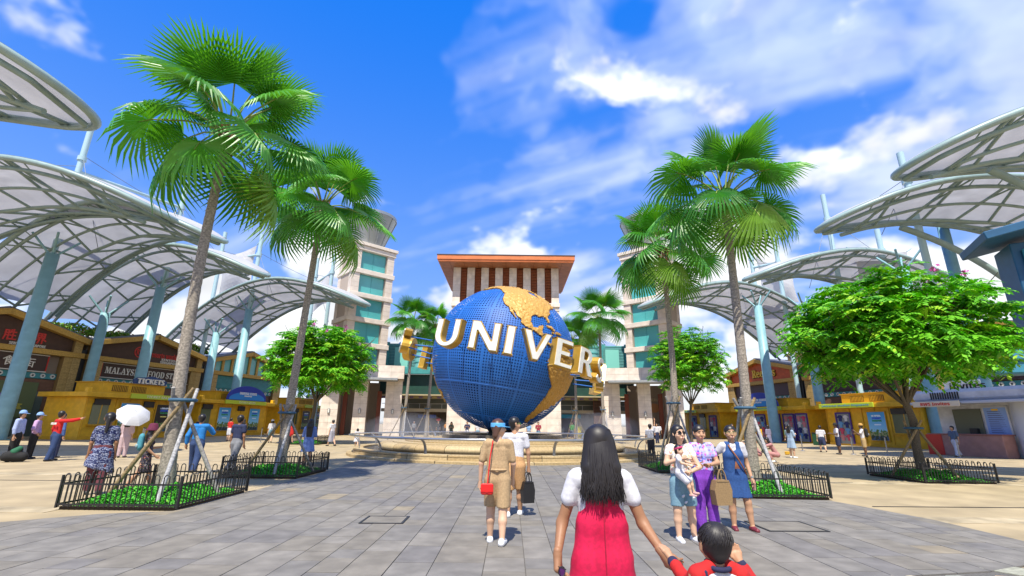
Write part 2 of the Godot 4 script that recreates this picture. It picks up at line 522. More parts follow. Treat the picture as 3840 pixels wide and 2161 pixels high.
func letter_shape(ch: String) -> Array:   # [outer, hole]; cap height 1
	var o := []
	var h := []
	match ch:
		"U":
			o = [Vector2(0, 1), Vector2(0.33, 1), Vector2(0.30, 0.94)] + arc(0.53, 0.42, 0.23, 0.25, 180, 360) + [Vector2(0.76, 0.94), Vector2(0.73, 1), Vector2(1.06, 1), Vector2(1.03, 0.94)] + arc(0.53, 0.44, 0.5, 0.46, 0, -180, 20) + [Vector2(0.03, 0.94)]
		"N": o = [Vector2(0, 0), Vector2(0.03, 0.05), Vector2(0.03, 0.95), Vector2(0, 1), Vector2(0.33, 1), Vector2(0.80, 0.36), Vector2(0.80, 0.95), Vector2(0.77, 1), Vector2(1.08, 1), Vector2(1.05, 0.95), Vector2(1.05, 0.0), Vector2(0.77, 0), Vector2(0.27, 0.64), Vector2(0.27, 0.05), Vector2(0.30, 0)]
		"I": o = [Vector2(0, 0), Vector2(0.035, 0.06), Vector2(0.035, 0.94), Vector2(0, 1), Vector2(0.37, 1), Vector2(0.335, 0.94), Vector2(0.335, 0.06), Vector2(0.37, 0)]
		"V": o = [Vector2(-0.03, 1), Vector2(0.33, 1), Vector2(0.31, 0.95), Vector2(0.56, 0.32), Vector2(0.80, 0.95), Vector2(0.78, 1), Vector2(1.07, 1), Vector2(1.03, 0.94), Vector2(0.66, 0), Vector2(0.44, 0), Vector2(0.03, 0.94)]
		"E": o = [Vector2(0, 0), Vector2(0.03, 0.05), Vector2(0.03, 0.95), Vector2(0, 1), Vector2(0.76, 1), Vector2(0.78, 0.76), Vector2(0.71, 0.82), Vector2(0.30, 0.82), Vector2(0.30, 0.60), Vector2(0.62, 0.60), Vector2(0.66, 0.64), Vector2(0.66, 0.37), Vector2(0.62, 0.41), Vector2(0.30, 0.41), Vector2(0.30, 0.18), Vector2(0.73, 0.18), Vector2(0.82, 0.26), Vector2(0.80, 0)]
		"R":
			o = [Vector2(0, 0), Vector2(0.03, 0.05), Vector2(0.03, 0.95), Vector2(0, 1)] + arc(0.50, 0.71, 0.32, 0.29, 90, -60, 14) + [Vector2(0.96, 0), Vector2(0.62, 0), Vector2(0.40, 0.40), Vector2(0.30, 0.40), Vector2(0.30, 0.05), Vector2(0.33, 0)]
			h = [Vector2(0.30, 0.57), Vector2(0.30, 0.84)] + arc(0.44, 0.705, 0.12, 0.135, 90, -90, 8)
		"S":
			var sp := PackedVector2Array([Vector2(0.70, 0.78), Vector2(0.58, 0.875), Vector2(0.42, 0.89), Vector2(0.24, 0.83), Vector2(0.18, 0.72), Vector2(0.24, 0.61), Vector2(0.42, 0.52), Vector2(0.59, 0.42), Vector2(0.66, 0.29), Vector2(0.57, 0.15), Vector2(0.40, 0.11), Vector2(0.23, 0.135), Vector2(0.08, 0.24)])
			o = Array(Geometry2D.offset_polyline(sp, 0.115, Geometry2D.JOIN_ROUND, Geometry2D.END_BUTT)[0])
		"A":
			o = [Vector2(0, 0), Vector2(0.30, 0), Vector2(0.37, 0.2), Vector2(0.70, 0.2), Vector2(0.77, 0), Vector2(1.08, 0), Vector2(0.68, 1), Vector2(0.40, 1)]
			h = [Vector2(0.43, 0.36), Vector2(0.64, 0.36), Vector2(0.54, 0.68)]
		"L": o = [Vector2(0, 0), Vector2(0.03, 0.05), Vector2(0.03, 0.95), Vector2(0, 1), Vector2(0.34, 1), Vector2(0.31, 0.95), Vector2(0.31, 0.2), Vector2(0.70, 0.2), Vector2(0.78, 0.27), Vector2(0.76, 0)]
		"T": o = [Vector2(0.27, 0), Vector2(0.3, 0.05), Vector2(0.3, 0.8), Vector2(0.06, 0.8), Vector2(0, 0.74), Vector2(0, 1), Vector2(0.86, 1), Vector2(0.86, 0.74), Vector2(0.8, 0.8), Vector2(0.57, 0.8), Vector2(0.57, 0.05), Vector2(0.6, 0)]
		"D":
			o = [Vector2(0, 0), Vector2(0, 1)] + arc(0.45, 0.5, 0.5, 0.5, 90, -90, 18)
			h = [Vector2(0.28, 0.2), Vector2(0.28, 0.8)] + arc(0.42, 0.5, 0.25, 0.3, 90, -90, 14)
		"O":
			o = arc(0.52, 0.5, 0.52, 0.5, 0, 345, 23)
			h = arc(0.52, 0.5, 0.25, 0.29, 0, 345, 23)
	return [PackedVector2Array(o), PackedVector2Array(h)]
func splice(o: PackedVector2Array, h: PackedVector2Array) -> PackedVector2Array:
	if h.is_empty(): return o
	if Geometry2D.is_polygon_clockwise(o): o = o.duplicate(); o.reverse()
	if not Geometry2D.is_polygon_clockwise(h): h = h.duplicate(); h.reverse()
	var bi := 0
	var bj := 0
	var bd := 1e9
	for i in o.size():
		for j in h.size():
			var d := o[i].distance_to(h[j])
			if d < bd: bd = d; bi = i; bj = j
	var r := PackedVector2Array()
	for i in bi + 1: r.append(o[i])
	for j in h.size() + 1: r.append(h[(bj + j) % h.size()])
	for i in range(bi, o.size()): r.append(o[i])
	var z := PackedVector2Array()   # a hair's gap keeps the slit apart
	for i in r.size(): z.append(r[i])
	z[bi + h.size() + 1] += (h[(bj + 1) % h.size()] - h[bj]).normalized() * -0.0005
	return z
func globe() -> void:
	var g := thing("globe_sculpture", "giant blue perforated steel globe with gold continents and white letters around it", "globe", GC)
	var gb := Basis(Vector3(0, 0, 1), deg_to_rad(-8.28)) * Basis(Vector3.UP, deg_to_rad(116.6))
	var blue := mt("globe_blue", 0.012, 0.14, 0.56, 0.55, 0.0, "soft", 0.4)
	var rows := [-82.0, -56.0, -28.0, 0.0, 30.0, 56.0, 82.0]
	for r in 6:
		var m := panel_mesh(deg_to_rad(rows[r]), deg_to_rad(rows[r + 1]), deg_to_rad(30))
		for k in 12:
			part(g, "panel", m, blue, Transform3D(gb * Basis(Vector3.UP, deg_to_rad(k * 30.0 + 5.0)), Vector3.ZERO))
	for s in [-1.0, 1.0]:
		var cp := MB.new()
		var pr := []
		for i in 6:
			var a := deg_to_rad(90 - i * 1.6)
			pr.append(Vector2(cos(a) * GR, sin(a) * GR))
		cp.lathe(pr, 48, 0, TAU, Vector3.ZERO, true)
		part(g, "cap", cp.mesh(), blue, Transform3D(gb * Basis(Vector3.RIGHT, 0.0 if s > 0 else PI), Vector3.ZERO))
	# meridian and parallel seams, slightly proud flat bands
	var seam := mt("globe_seam", 0.014, 0.15, 0.58, 0.55)
	for k in 6:
		var t := MB.new()
		var ring := []
		for i in 96: ring.append(Vector3(sin(TAU * i / 96) * GR, cos(TAU * i / 96) * GR, 0))
		t.tube(ring, 0.012, 5, -1, true)
		part(g, "seam", t.mesh(), seam, Transform3D(gb * Basis(Vector3.UP, deg_to_rad(k * 30.0 + 20.0 + 90)), Vector3.ZERO))
	for la in [-56.0, -28.0, 0.0, 30.0, 56.0]:
		var t := MB.new()
		var ring := []
		for i in 96: ring.append(sph(TAU * i / 96, deg_to_rad(la), GR))
		t.tube(ring, 0.012, 5, -1, true)
		part(g, "seam", t.mesh(), seam, Transform3D(gb, Vector3.ZERO))
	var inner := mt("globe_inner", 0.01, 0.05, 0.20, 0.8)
	for k in 18:   # dark liner added behind the perforated skin to block light, open in two strips
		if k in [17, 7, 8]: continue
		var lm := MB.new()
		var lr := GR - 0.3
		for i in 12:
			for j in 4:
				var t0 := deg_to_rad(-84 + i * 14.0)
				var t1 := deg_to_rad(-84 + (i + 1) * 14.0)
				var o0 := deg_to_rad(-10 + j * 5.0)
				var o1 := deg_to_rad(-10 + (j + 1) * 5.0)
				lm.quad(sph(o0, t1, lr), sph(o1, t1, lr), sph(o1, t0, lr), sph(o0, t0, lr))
		part(g, "added_liner", lm.mesh(), inner, Transform3D(Basis(Vector3.UP, deg_to_rad(k * 20.0 - 8.0)), Vector3.ZERO))
	var gold := mt("globe_gold", 0.66, 0.37, 0.075, 0.5, 0.1, "stone", 1.2)
	var NA := [-168,66,-162,70,-156,71.3,-141,69.6,-128,70,-115,68,-108,68,-95,67.5,-94,72,-85,69.5,-82,67,-87,64,-94,61,-92,57,-85,55.3,-82,53,-79.5,51.5,-79,55,-77,58,-78,62,-73,62.3,-69.5,59,-65,60,-62,56.5,-56,52,-60,50,-66,50.2,-64.5,48.5,-61,46,-66,43.7,-70,43,-70.5,41.7,-74,40.5,-76,37,-76,35,-81,31.5,-80,27,-80.6,25.2,-82,27,-83,29.7,-86,30.3,-89.5,29.2,-94,29.5,-97.3,27.5,-97.8,22.5,-95.5,18.6,-91.5,18.6,-90.3,21,-87,21.5,-88.3,17,-88.5,15.8,-83.3,15,-83.7,11,-81.5,9,-79.5,9.5,-77.3,8.6,-78,7.3,-80.3,7.4,-83,8.4,-85.7,10.2,-87.6,13,-92,14.5,-95,16,-101,17.5,-105.5,20.2,-105.6,22.6,-109.3,26,-112.8,30,-114.7,31.7,-113,29,-111,25.5,-109.5,23,-112,25,-114.5,28,-116,30.5,-117.2,32.7,-120.6,34.6,-124,40,-124.2,44,-124.6,48.3,-123,49,-128,51.5,-132,56,-138,59,-146,60.8,-152,59,-158,56.5,-164,54.8,-158,58.5,-162,60,-166,62,-161,64.5]
	var SA := [-77.3,8.6,-72,12,-62,10.6,-52,5,-50,0,-44,-2.5,-38,-4,-35,-7,-39,-13,-40,-21,-45,-23.5,-48.5,-28,-53.5,-34,-58,-34.5,-57,-38,-62,-39,-65,-43,-66,-47,-69,-51,-66,-55,-71,-54.5,-75,-50,-73.5,-42,-73,-36,-71.3,-30,-70.3,-20,-76,-14.5,-79.5,-8,-81.3,-5,-80,-2,-80,1,-77.5,3.8,-77.5,7]
	var others := [[-73,78,-60,76,-53,69,-48,61,-43,60,-38,65.5,-24,70,-20,76,-30,82,-60,82], [-125,72,-115,69.5,-105,69,-97,73,-110,79,-122,76], [-85,73,-78,70,-68,66,-62,66,-70,71,-80,74.5], [-85,22,-80,23.4,-74.5,20.4,-77.5,19.7,-80,21.3], [-74,19.8,-70,20,-68.3,18.4,-74,18], [-78.5,18.8,-76,18.6,-76,17.6,-78.5,17.8], [-194,-46.5,-189,-44,-186,-41,-182,-38,-187,-35,-186,-39.5,-190,-46.5], [-246,-22,-238,-18,-230,-12,-224,-12,-220,-17,-218,-11,-214,-19,-207,-26,-210,-37,-220,-38,-229,-31.5,-244,-35]]
	part(g, "continent", land(NA), gold, Transform3D(gb, Vector3.ZERO))
	part(g, "continent", land(SA), gold, Transform3D(gb, Vector3.ZERO))
	for o in others:
		part(g, "island", land(o), gold, Transform3D(gb, Vector3.ZERO))
	# ring of letters
	var rb := Basis(Vector3(0, 0, 1), -0.1615) * Basis(Vector3.RIGHT, -0.0765)
	var white := mt("letter_white", 0.80, 0.80, 0.78, 0.45, 0, "soft", 0.5)
	var lg := mt("letter_gold", 0.66, 0.40, 0.055, 0.32, 0.45, "soft", 0.6)
	var lh := 1.36
	var word := [["U", -27.0], ["N", -8.0], ["I", 3.6], ["V", 16.0], ["E", 31.0], ["R", 46.5], ["S", 62.0], ["A", 79.0], ["L", 97.0], ["S", 172.0], ["T", 190.0], ["U", 209.0], ["D", 228.0], ["I", 243.0], ["O", 264.0], ["S", 286.0]]
	for e in word:
		var sh := letter_shape(e[0])
		var lo := 9.0
		var hi := -9.0
		for p in sh[0]:
			lo = minf(lo, p.x); hi = maxf(hi, p.x)
		var off := Vector2(-(lo + hi) / 2, -0.5)
		var outer := PackedVector2Array()
		var hole := PackedVector2Array()
		for p in sh[0]: outer.append((p + off) * lh)
		for p in sh[1]: hole.append((p + off) * lh)
		var fo := Geometry2D.offset_polygon(outer, -0.048, Geometry2D.JOIN_MITER)
		var th := deg_to_rad(e[1])
		var xf := Transform3D(rb * Basis(Vector3.UP, th), rb * (Vector3(sin(th) * 5.58, -0.345, cos(th) * 5.58)))
		var b := MB.new()
		b.prism(splice(outer, hole), 0.40)
		var L := part(g, "letter", b.mesh(), lg, xf)
		if fo.size():
			var fh := hole
			if hole.size():
				var ho := Geometry2D.offset_polygon(hole, 0.03 if not Geometry2D.is_polygon_clockwise(hole) else 0.03)
				if ho.size(): fh = ho[0]
			var w := MB.new()
			w.prism(splice(fo[0], fh), 0.07)
			part(L, "face", w.mesh(), white, Transform3D(Basis(), Vector3(0, 0, 0.215)))
		for s in [-0.3, 0.3]:
			var br := MB.new()
			br.rod(Vector3(-0.02, s, -0.2), Vector3(0, s * 1.2, -1.35), 0.035, 6)
			part(L, "bracket", br.mesh(), mt("globe_blue"))
	# pedestal
	var pd := MB.new()
	pd.lathe([Vector2(0, -3.6), Vector2(0.95, -3.6), Vector2(0.85, -3.95), Vector2(0.75, -4.1), Vector2(0.95, -4.42)], 24)
	part(g, "pedestal", pd.mesh(), mt("black_metal", 0.015, 0.015, 0.017, 0.5))

# ---------------------------------------------------------------- fountain
func fountain() -> void:
	var o := Vector3(GC.x, 0, GC.z)
	var f := thing("fountain_basin", "round stepped fountain basin of warm beige stone under the globe", "fountain", o)
	var st := mt("fount_stone", 0.52, 0.38, 0.19, 0.6, 0, "stone", 0.8)
	var st2 := mt("fount_stone_pale", 0.60, 0.46, 0.25, 0.6, 0, "stone", 0.8)
	var dk := mt("wet_stone", 0.11, 0.10, 0.09, 0.25, 0, "stone", 0.6)
	var b := MB.new()
	b.lathe([Vector2(0, 0.78), Vector2(2.9, 0.78), Vector2(2.9, 0.98), Vector2(3.3, 0.98), Vector2(3.3, 0.80)], 96)
	part(f, "basin", b.mesh(), dk)
	for k in 4:
		var r0 := 3.3 + k * 0.64
		var y := 0.80 - k * 0.055
		b = MB.new(); b.lathe([Vector2(r0, y), Vector2(r0 + 0.64, y), Vector2(r0 + 0.64, y - 0.055)], 96)
		part(f, "step", b.mesh(), [st, st2][k % 2])
	b = MB.new(); b.lathe([Vector2(5.86, 0.58), Vector2(6.4, 0.27), Vector2(7.3, 0.26)], 96)
	part(f, "channel", b.mesh(), dk)
	var n := 26
	for spec in [["roll_stone", [Vector2(5.86, 0.585), Vector2(6.10, 0.615), Vector2(6.32, 0.61), Vector2(6.50, 0.55), Vector2(6.58, 0.44), Vector2(6.55, 0.34), Vector2(6.42, 0.272)], true, 0.0], ["kerb_stone", [Vector2(7.3, 0.255), Vector2(7.3, 0.335), Vector2(7.74, 0.335), Vector2(7.76, 0.315), Vector2(7.76, 0.255), Vector2(7.72, 0.245), Vector2(7.72, 0.235), Vector2(7.78, 0.225), Vector2(7.78, 0.13)], false, 0.1], ["step_stone", [Vector2(7.77, 0.13), Vector2(8.06, 0.125), Vector2(8.08, 0.105), Vector2(8.08, 0.0)], false, 0.05]]:
		b = MB.new()
		var gap := 0.0018
		b.lathe(spec[1], 5, gap, TAU / n - gap, Vector3.ZERO, spec[2])
		var m := b.mesh()
		for k in n:
			part(f, spec[0], m, [st, st2, st][(k * 7 + int(spec[3] * 100)) % 3], Transform3D(Basis(Vector3.UP, TAU * k / n + spec[3]), Vector3.ZERO))
	var bk := MB.new(); bk.lathe([Vector2(6.45, 0.24), Vector2(7.7, 0.24), Vector2(7.7, 0.1), Vector2(8.0, 0.1), Vector2(8.0, 0.0)], 72)
	part(f, "footing", bk.mesh(), mt("joint"))
	# railing
	var steel := mt("steel", 0.52, 0.53, 0.55, 0.28, 0.9)
	var rl := thing("fountain_railing", "curved stainless steel handrail on bent posts around the fountain", "railing", o)
	var ring := []
	for i in 120: ring.append(Vector3(cos(TAU * i / 120) * 8.0, 0.93, sin(TAU * i / 120) * 8.0))
	b = MB.new(); b.tube(ring, 0.045, 8, -1, true)
	part(rl, "handrail", b.mesh(), steel)
	var ps := MB.new()
	var pts := []
	for i in 9:
		var t := i / 8.0
		pts.append(Vector2(7.58 + 0.42 * (1.0 - cos(t * PI / 2)), 0.33 + 0.57 * sin(t * PI / 2)))
	for i in 8:
		for s in [[-1, 0.045], [1, 0.045]]:
			pass
		var p0: Vector2 = pts[i]
		var p1: Vector2 = pts[i + 1]
		var mid := (p0 + p1) / 2
		var an := atan2(p1.y - p0.y, p1.x - p0.x)
		ps.box(Vector3(mid.x, mid.y, 0), Vector3(p0.distance_to(p1) * 1.08, 0.03, 0.11), Basis(Vector3(0, 0, 1), an))
	var pm := ps.mesh()
	for k in 18:
		part(rl, "post", pm, mt("steel_matt", 0.30, 0.31, 0.33, 0.4, 0.8), Transform3D(Basis(Vector3.UP, TAU * k / 18 + 0.12), Vector3.ZERO))
	# mist of the fountain jets
	for e in [Vector3(-4.6, 1.1, 3.0), Vector3(4.9, 1.2, 2.6), Vector3(-5.2, 1.0, -1.0), Vector3(5.4, 1.3, -2.0)]:
		var fv := FogVolume.new()
		fv.name = numbered("mist"); fv.shape = RenderingServer.FOG_VOLUME_SHAPE_ELLIPSOID
		fv.size = Vector3(4.6, 1.9, 4.0); fv.position = o + e
		var fm := FogMaterial.new(); fm.density = 0.05; fm.albedo = Color(0.95, 0.96, 1.0)
		fv.material = fm
		add_child(fv); fv.set_meta("kind", "stuff")
		fv.set_meta("label", "thin white mist drifting over the fountain steps"); fv.set_meta("category", "mist"); fv.set_meta("group", "mist over the fountain")

# ---------------------------------------------------------------- stone towers, central building, hall
func slab_wall(parent: Node, nm: String, c: Vector3, size: Vector3, mat_list: Array, pw := 1.5, ph := 0.75, face := 2, sgn := 1.0) -> void:
	# a wall core with stone panels 12 mm proud on one face (2: +z, 0: x*sgn)
	boxp(parent, nm, c, size, mat_list[0])
	var L: float = size.x if face == 2 else size.z
	var nx := maxi(1, int(round(L / pw)))
	var ny := maxi(1, int(round(size.y / ph)))
	var w := L / nx
	var h := size.y / ny
	var g := 0.02
	var m := bmesh(Vector3(w - g, h - g, 0.03) if face == 2 else Vector3(0.03, h - g, w - g))
	for i in nx:
		for j in ny:
			var o := -L / 2 + (i + 0.5) * w
			var p := Vector3(o, -size.y / 2 + (j + 0.5) * h, size.z / 2 + 0.012) if face == 2 else Vector3(sgn * (size.x / 2 + 0.012), -size.y / 2 + (j + 0.5) * h, o)
			part(parent, "stone_panel", m, mat_list[1 + (i * 5 + j * 3) % (mat_list.size() - 1)], Transform3D(Basis(), c + p))
func towers() -> void:
	var st := [mt("joint_pale", 0.40, 0.33, 0.27, 0.8), mt("stone_a", 0.78, 0.68, 0.59, 0.7, 0, "soft", 0.3), mt("stone_b", 0.75, 0.655, 0.565, 0.7, 0, "soft", 0.3), mt("stone_c", 0.80, 0.71, 0.62, 0.7, 0, "soft", 0.3)]
	var trim := mt("stone_trim", 0.79, 0.70, 0.61, 0.7, 0, "soft", 0.4)
	var glass := mt("teal_glass", 0.09, 0.46, 0.47, 0.16, 0.0, "soft", 0.08)
	glass.metallic_specular = 0.6
	var steel := mt("grey_steel", 0.33, 0.36, 0.38, 0.4, 0.7)
	for sd: float in [-1.0, 1.0]:
		var side: String = "left" if sd < 0 else "right"
		var corner := Vector3(-20.14, 0, -56) if sd < 0 else Vector3(18.9, 0, -56)
		# local frame: +z front face, corner near the camera at local x = -w/2 (left) or +w/2
		var turn := deg_to_rad(43.0) * -sd
		var bs := Basis(Vector3.UP, turn)
		var w := 5.65
		var dpt := 4.2
		var cen := corner + bs * Vector3(-sd * w / 2, 0, -dpt / 2)
		var t := thing("stone_tower", "tall cream stone tower with stacked teal windows and steel crown, %s of the globe" % side, "tower", cen, turn, "cream stone towers flanking the globe")
		var y0 := 8.2
		var fl := 3.13
		var pier := 1.0
		for k in 5:
			var yb := y0 + k * fl - 0.3
			var hh := fl - 0.62
			for s: float in [-1.0, 1.0]:
				slab_wall(t, "pier", Vector3(s * (w / 2 - pier / 2), yb + hh / 2, 0), Vector3(pier, hh, dpt), st, 1.2, 0.63)
				slab_wall(t, "pier", Vector3(-sd * -1.0 * (w / 2 - 0.02), yb + hh / 2, s * (dpt / 2 - 0.45)), Vector3(0.06, hh, 0.88), st, 0.9, 0.63, 0, sd)
			boxp(t, "window_backing", Vector3(0, yb + hh / 2, 0), Vector3(w - pier * 2 + 0.02, hh, dpt - 1.3), mt("dark_room", 0.26, 0.29, 0.29, 0.9))
			var wn := boxp(t, "window", Vector3(0, yb + hh / 2, dpt / 2 - 0.42), Vector3(w - pier * 2, hh - 0.02, 0.06), glass)
			for s: float in [-1.0, 1.0]:
				boxp(wn, "frame", Vector3(s * (w / 2 - pier - 0.05), 0, 0.04), Vector3(0.08, hh - 0.04, 0.06), steel)
			boxp(wn, "frame", Vector3(0, 0, 0.035), Vector3(0.05, hh - 0.1, 0.03), mt("teal_dark", 0.04, 0.27, 0.28, 0.4))
			boxp(t, "side_window", Vector3(sd * (w / 2 - 0.28), yb + hh / 2, 0), Vector3(0.06, hh - 0.02, dpt - 1.8), glass)
			boxp(t, "ledge", Vector3(0, yb + hh + 0.31, 0), Vector3(w + 0.34, 0.60, dpt + 0.34), trim, 0.03)
		boxp(t, "parapet", Vector3(0, y0 + 5 * fl - 0.07, 0), Vector3(w + 0.7, 0.42, dpt + 0.7), trim, 0.03)
		# flared steel crown
		var cy := y0 + 5 * fl + 0.14
		var b := MB.new()
		b.lathe([Vector2(1.75, cy), Vector2(1.75, cy + 0.02), Vector2(3.3, cy + 4.2), Vector2(3.38, cy + 4.2), Vector2(3.38, cy + 4.6), Vector2(3.2, cy + 4.6)], 40)
		b.lathe([Vector2(3.2, cy + 4.6), Vector2(1.6, cy + 0.3)], 40)
		part(t, "crown", b.mesh(), steel)
		for k in 12:
			var a := TAU * k / 12
			rodp(t, "crown_rib", Vector3(cos(a) * 1.77, cy, sin(a) * 1.77), Vector3(cos(a) * 3.36, cy + 4.25, sin(a) * 3.36), 0.06, steel, 5)
		# portal at the foot
		var px := -17.3 if sd < 0 else 15.4
		var pt := thing("stone_portal", "cream stone entrance portal with square pillars under the %s tower" % side, "portal", Vector3(px, 0, -57.6), deg_to_rad(12.0) * -sd, "stone portals under the towers")
		for e in [[-4.0, 1.9], [-0.6, 1.5], [3.15, 1.9]]:
			var ex: float = e[0] * -sd
			slab_wall(pt, "pillar", Vector3(ex, 3.25, 0), Vector3(e[1], 6.5, 1.9), st, 1.0, 0.72)
			var ls := boxp(pt, "wall_lamp", Vector3(ex, 2.75, 1.06), Vector3(0.26, 0.55, 0.16), mt("lamp_case", 0.30, 0.31, 0.32, 0.4, 0.6), 0.03)
			boxp(ls, "diffuser", Vector3(0, 0, 0.085), Vector3(0.14, 0.4, 0.02), mt("lamp_glass", 0.7, 0.7, 0.65, 0.4))
		slab_wall(pt, "lintel", Vector3(-0.4 * -sd, 7.3, 0.1), Vector3(9.2, 1.55, 3.6), st, 1.5, 0.75)
		boxp(pt, "canopy_slab", Vector3(0.4 * -sd, 6.38, 2.1), Vector3(6.2, 0.28, 2.2), mt("slab_grey", 0.30, 0.32, 0.34, 0.6, 0, "soft", 0.5), 0.02)
		boxp(pt, "back_wall", Vector3(-1.6 * -sd, 3.2, -3.2), Vector3(5.6, 6.3, 0.3), mt("dark_hall", 0.30, 0.24, 0.19, 0.8))
		for s in [-2.6, 1.4]:
			boxp(pt, "door_frame", Vector3(s * -sd, 2.6, -1.25), Vector3(0.5, 5.2, 0.3), mt("red_wood", 0.26, 0.06, 0.025, 0.6, 0, "cloth", 0.8))
		if sd > 0:
			text(pt, "UNIVERSAL", 1.8, 0.32, mt("sign_cream", 0.62, 0.5, 0.32, 0.6), at(Vector3(1.9, 4.6, -3.0)), true, 0.04)
			var em := MB.new(); em.lathe([Vector2(0, 0.05), Vector2(0.75, 0.03), Vector2(0.8, 0)], 20)
			part(pt, "emblem", em.mesh(), mt("sign_orange", 0.45, 0.20, 0.08, 0.6), Transform3D(Basis(Vector3.RIGHT, PI / 2).scaled(Vector3(1, 0.7, 1)), Vector3(1.9, 3.6, -3.03)))
func central() -> void:
	var st := [mt("joint_pale"), mt("stone_a"), mt("stone_b"), mt("stone_c")]
	var t := thing("gate_building", "cream stone gate building with brown louvres and wide orange flat roof behind the globe", "building", Vector3(-0.72, 0, -52))
	var w := 12.3
	slab_wall(t, "wall", Vector3(0, 7.2, -4.0), Vector3(w, 14.4, 8.0), st, 1.55, 0.72)
	boxp(t, "ledge", Vector3(0, 14.62, -3.9), Vector3(w + 0.16, 0.44, 8.2), mt("stone_trim"), 0.03)
	boxp(t, "ledge", Vector3(0, 14.05, 0.02), Vector3(w + 0.10, 0.12, 0.16), mt("stone_trim"))
	boxp(t, "upper_core", Vector3(0, 16.97, -4.3), Vector3(w - 0.2, 4.26, 7.4), mt("brown_dark", 0.26, 0.09, 0.045, 0.8))
	var n := 8
	var pw := w / (n * 2 - 1) * 1.06
	var lw := (w - n * pw) / (n - 1)
	var slat := bmesh(Vector3(lw, 0.05, 0.24))
	var brown := mt("louvre_brown", 0.50, 0.155, 0.065, 0.55, 0, "cloth", 0.6)
	for k in n:
		var x := -w / 2 + pw / 2 + k * (pw + lw)
		slab_wall(t, "pilaster", Vector3(x, 16.97, -0.35), Vector3(pw, 4.26, 0.7), st, 1.2, 0.7)
		if k < n - 1:
			var lv := boxp(t, "louvre", Vector3(x + pw / 2 + lw / 2, 16.97, -0.5), Vector3(lw, 4.26, 0.06), mt("louvre_back", 0.36, 0.11, 0.05, 0.8))
			for j in 22:
				part(lv, "slat", slat, brown, Transform3D(Basis(Vector3.RIGHT, 0.6), Vector3(0, -2.03 + j * 0.193, 0.16)))
	for s: float in [-1.0, 1.0]:
		slab_wall(t, "side_pilaster", Vector3(s * (w / 2 - 0.15), 16.97, -4.3), Vector3(0.3, 4.26, 7.2), st, 1.2, 0.7, 0, s)
	var orange := mt("roof_orange", 0.66, 0.19, 0.055, 0.5, 0, "soft", 0.3)
	var rz0 := 2.1
	var rz1 := -11.2
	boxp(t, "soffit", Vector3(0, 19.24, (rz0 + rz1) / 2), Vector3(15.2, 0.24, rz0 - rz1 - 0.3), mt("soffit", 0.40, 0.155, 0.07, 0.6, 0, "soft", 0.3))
	for k in 9:
		boxp(t, "soffit_joint", Vector3(-6.4 + k * 1.6, 19.118, (rz0 + rz1) / 2), Vector3(0.05, 0.02, rz0 - rz1 - 0.4), mt("soffit_dark", 0.20, 0.07, 0.03, 0.7))
	var rf2 := boxp(t, "roof", Vector3(0, 19.62, (rz0 + rz1) / 2), Vector3(15.6, 0.52, rz0 - rz1 + 0.1), orange, 0.03)
	boxp(rf2, "fascia", Vector3(0, -0.36, (rz0 - rz1) / 2 - 0.12), Vector3(15.3, 0.24, 0.16), orange, 0.02)
	boxp(rf2, "cap", Vector3(0, 0.31, 0), Vector3(15.7, 0.09, rz0 - rz1 + 0.2), mt("roof_cap", 0.10, 0.09, 0.10, 0.5, 0.4))
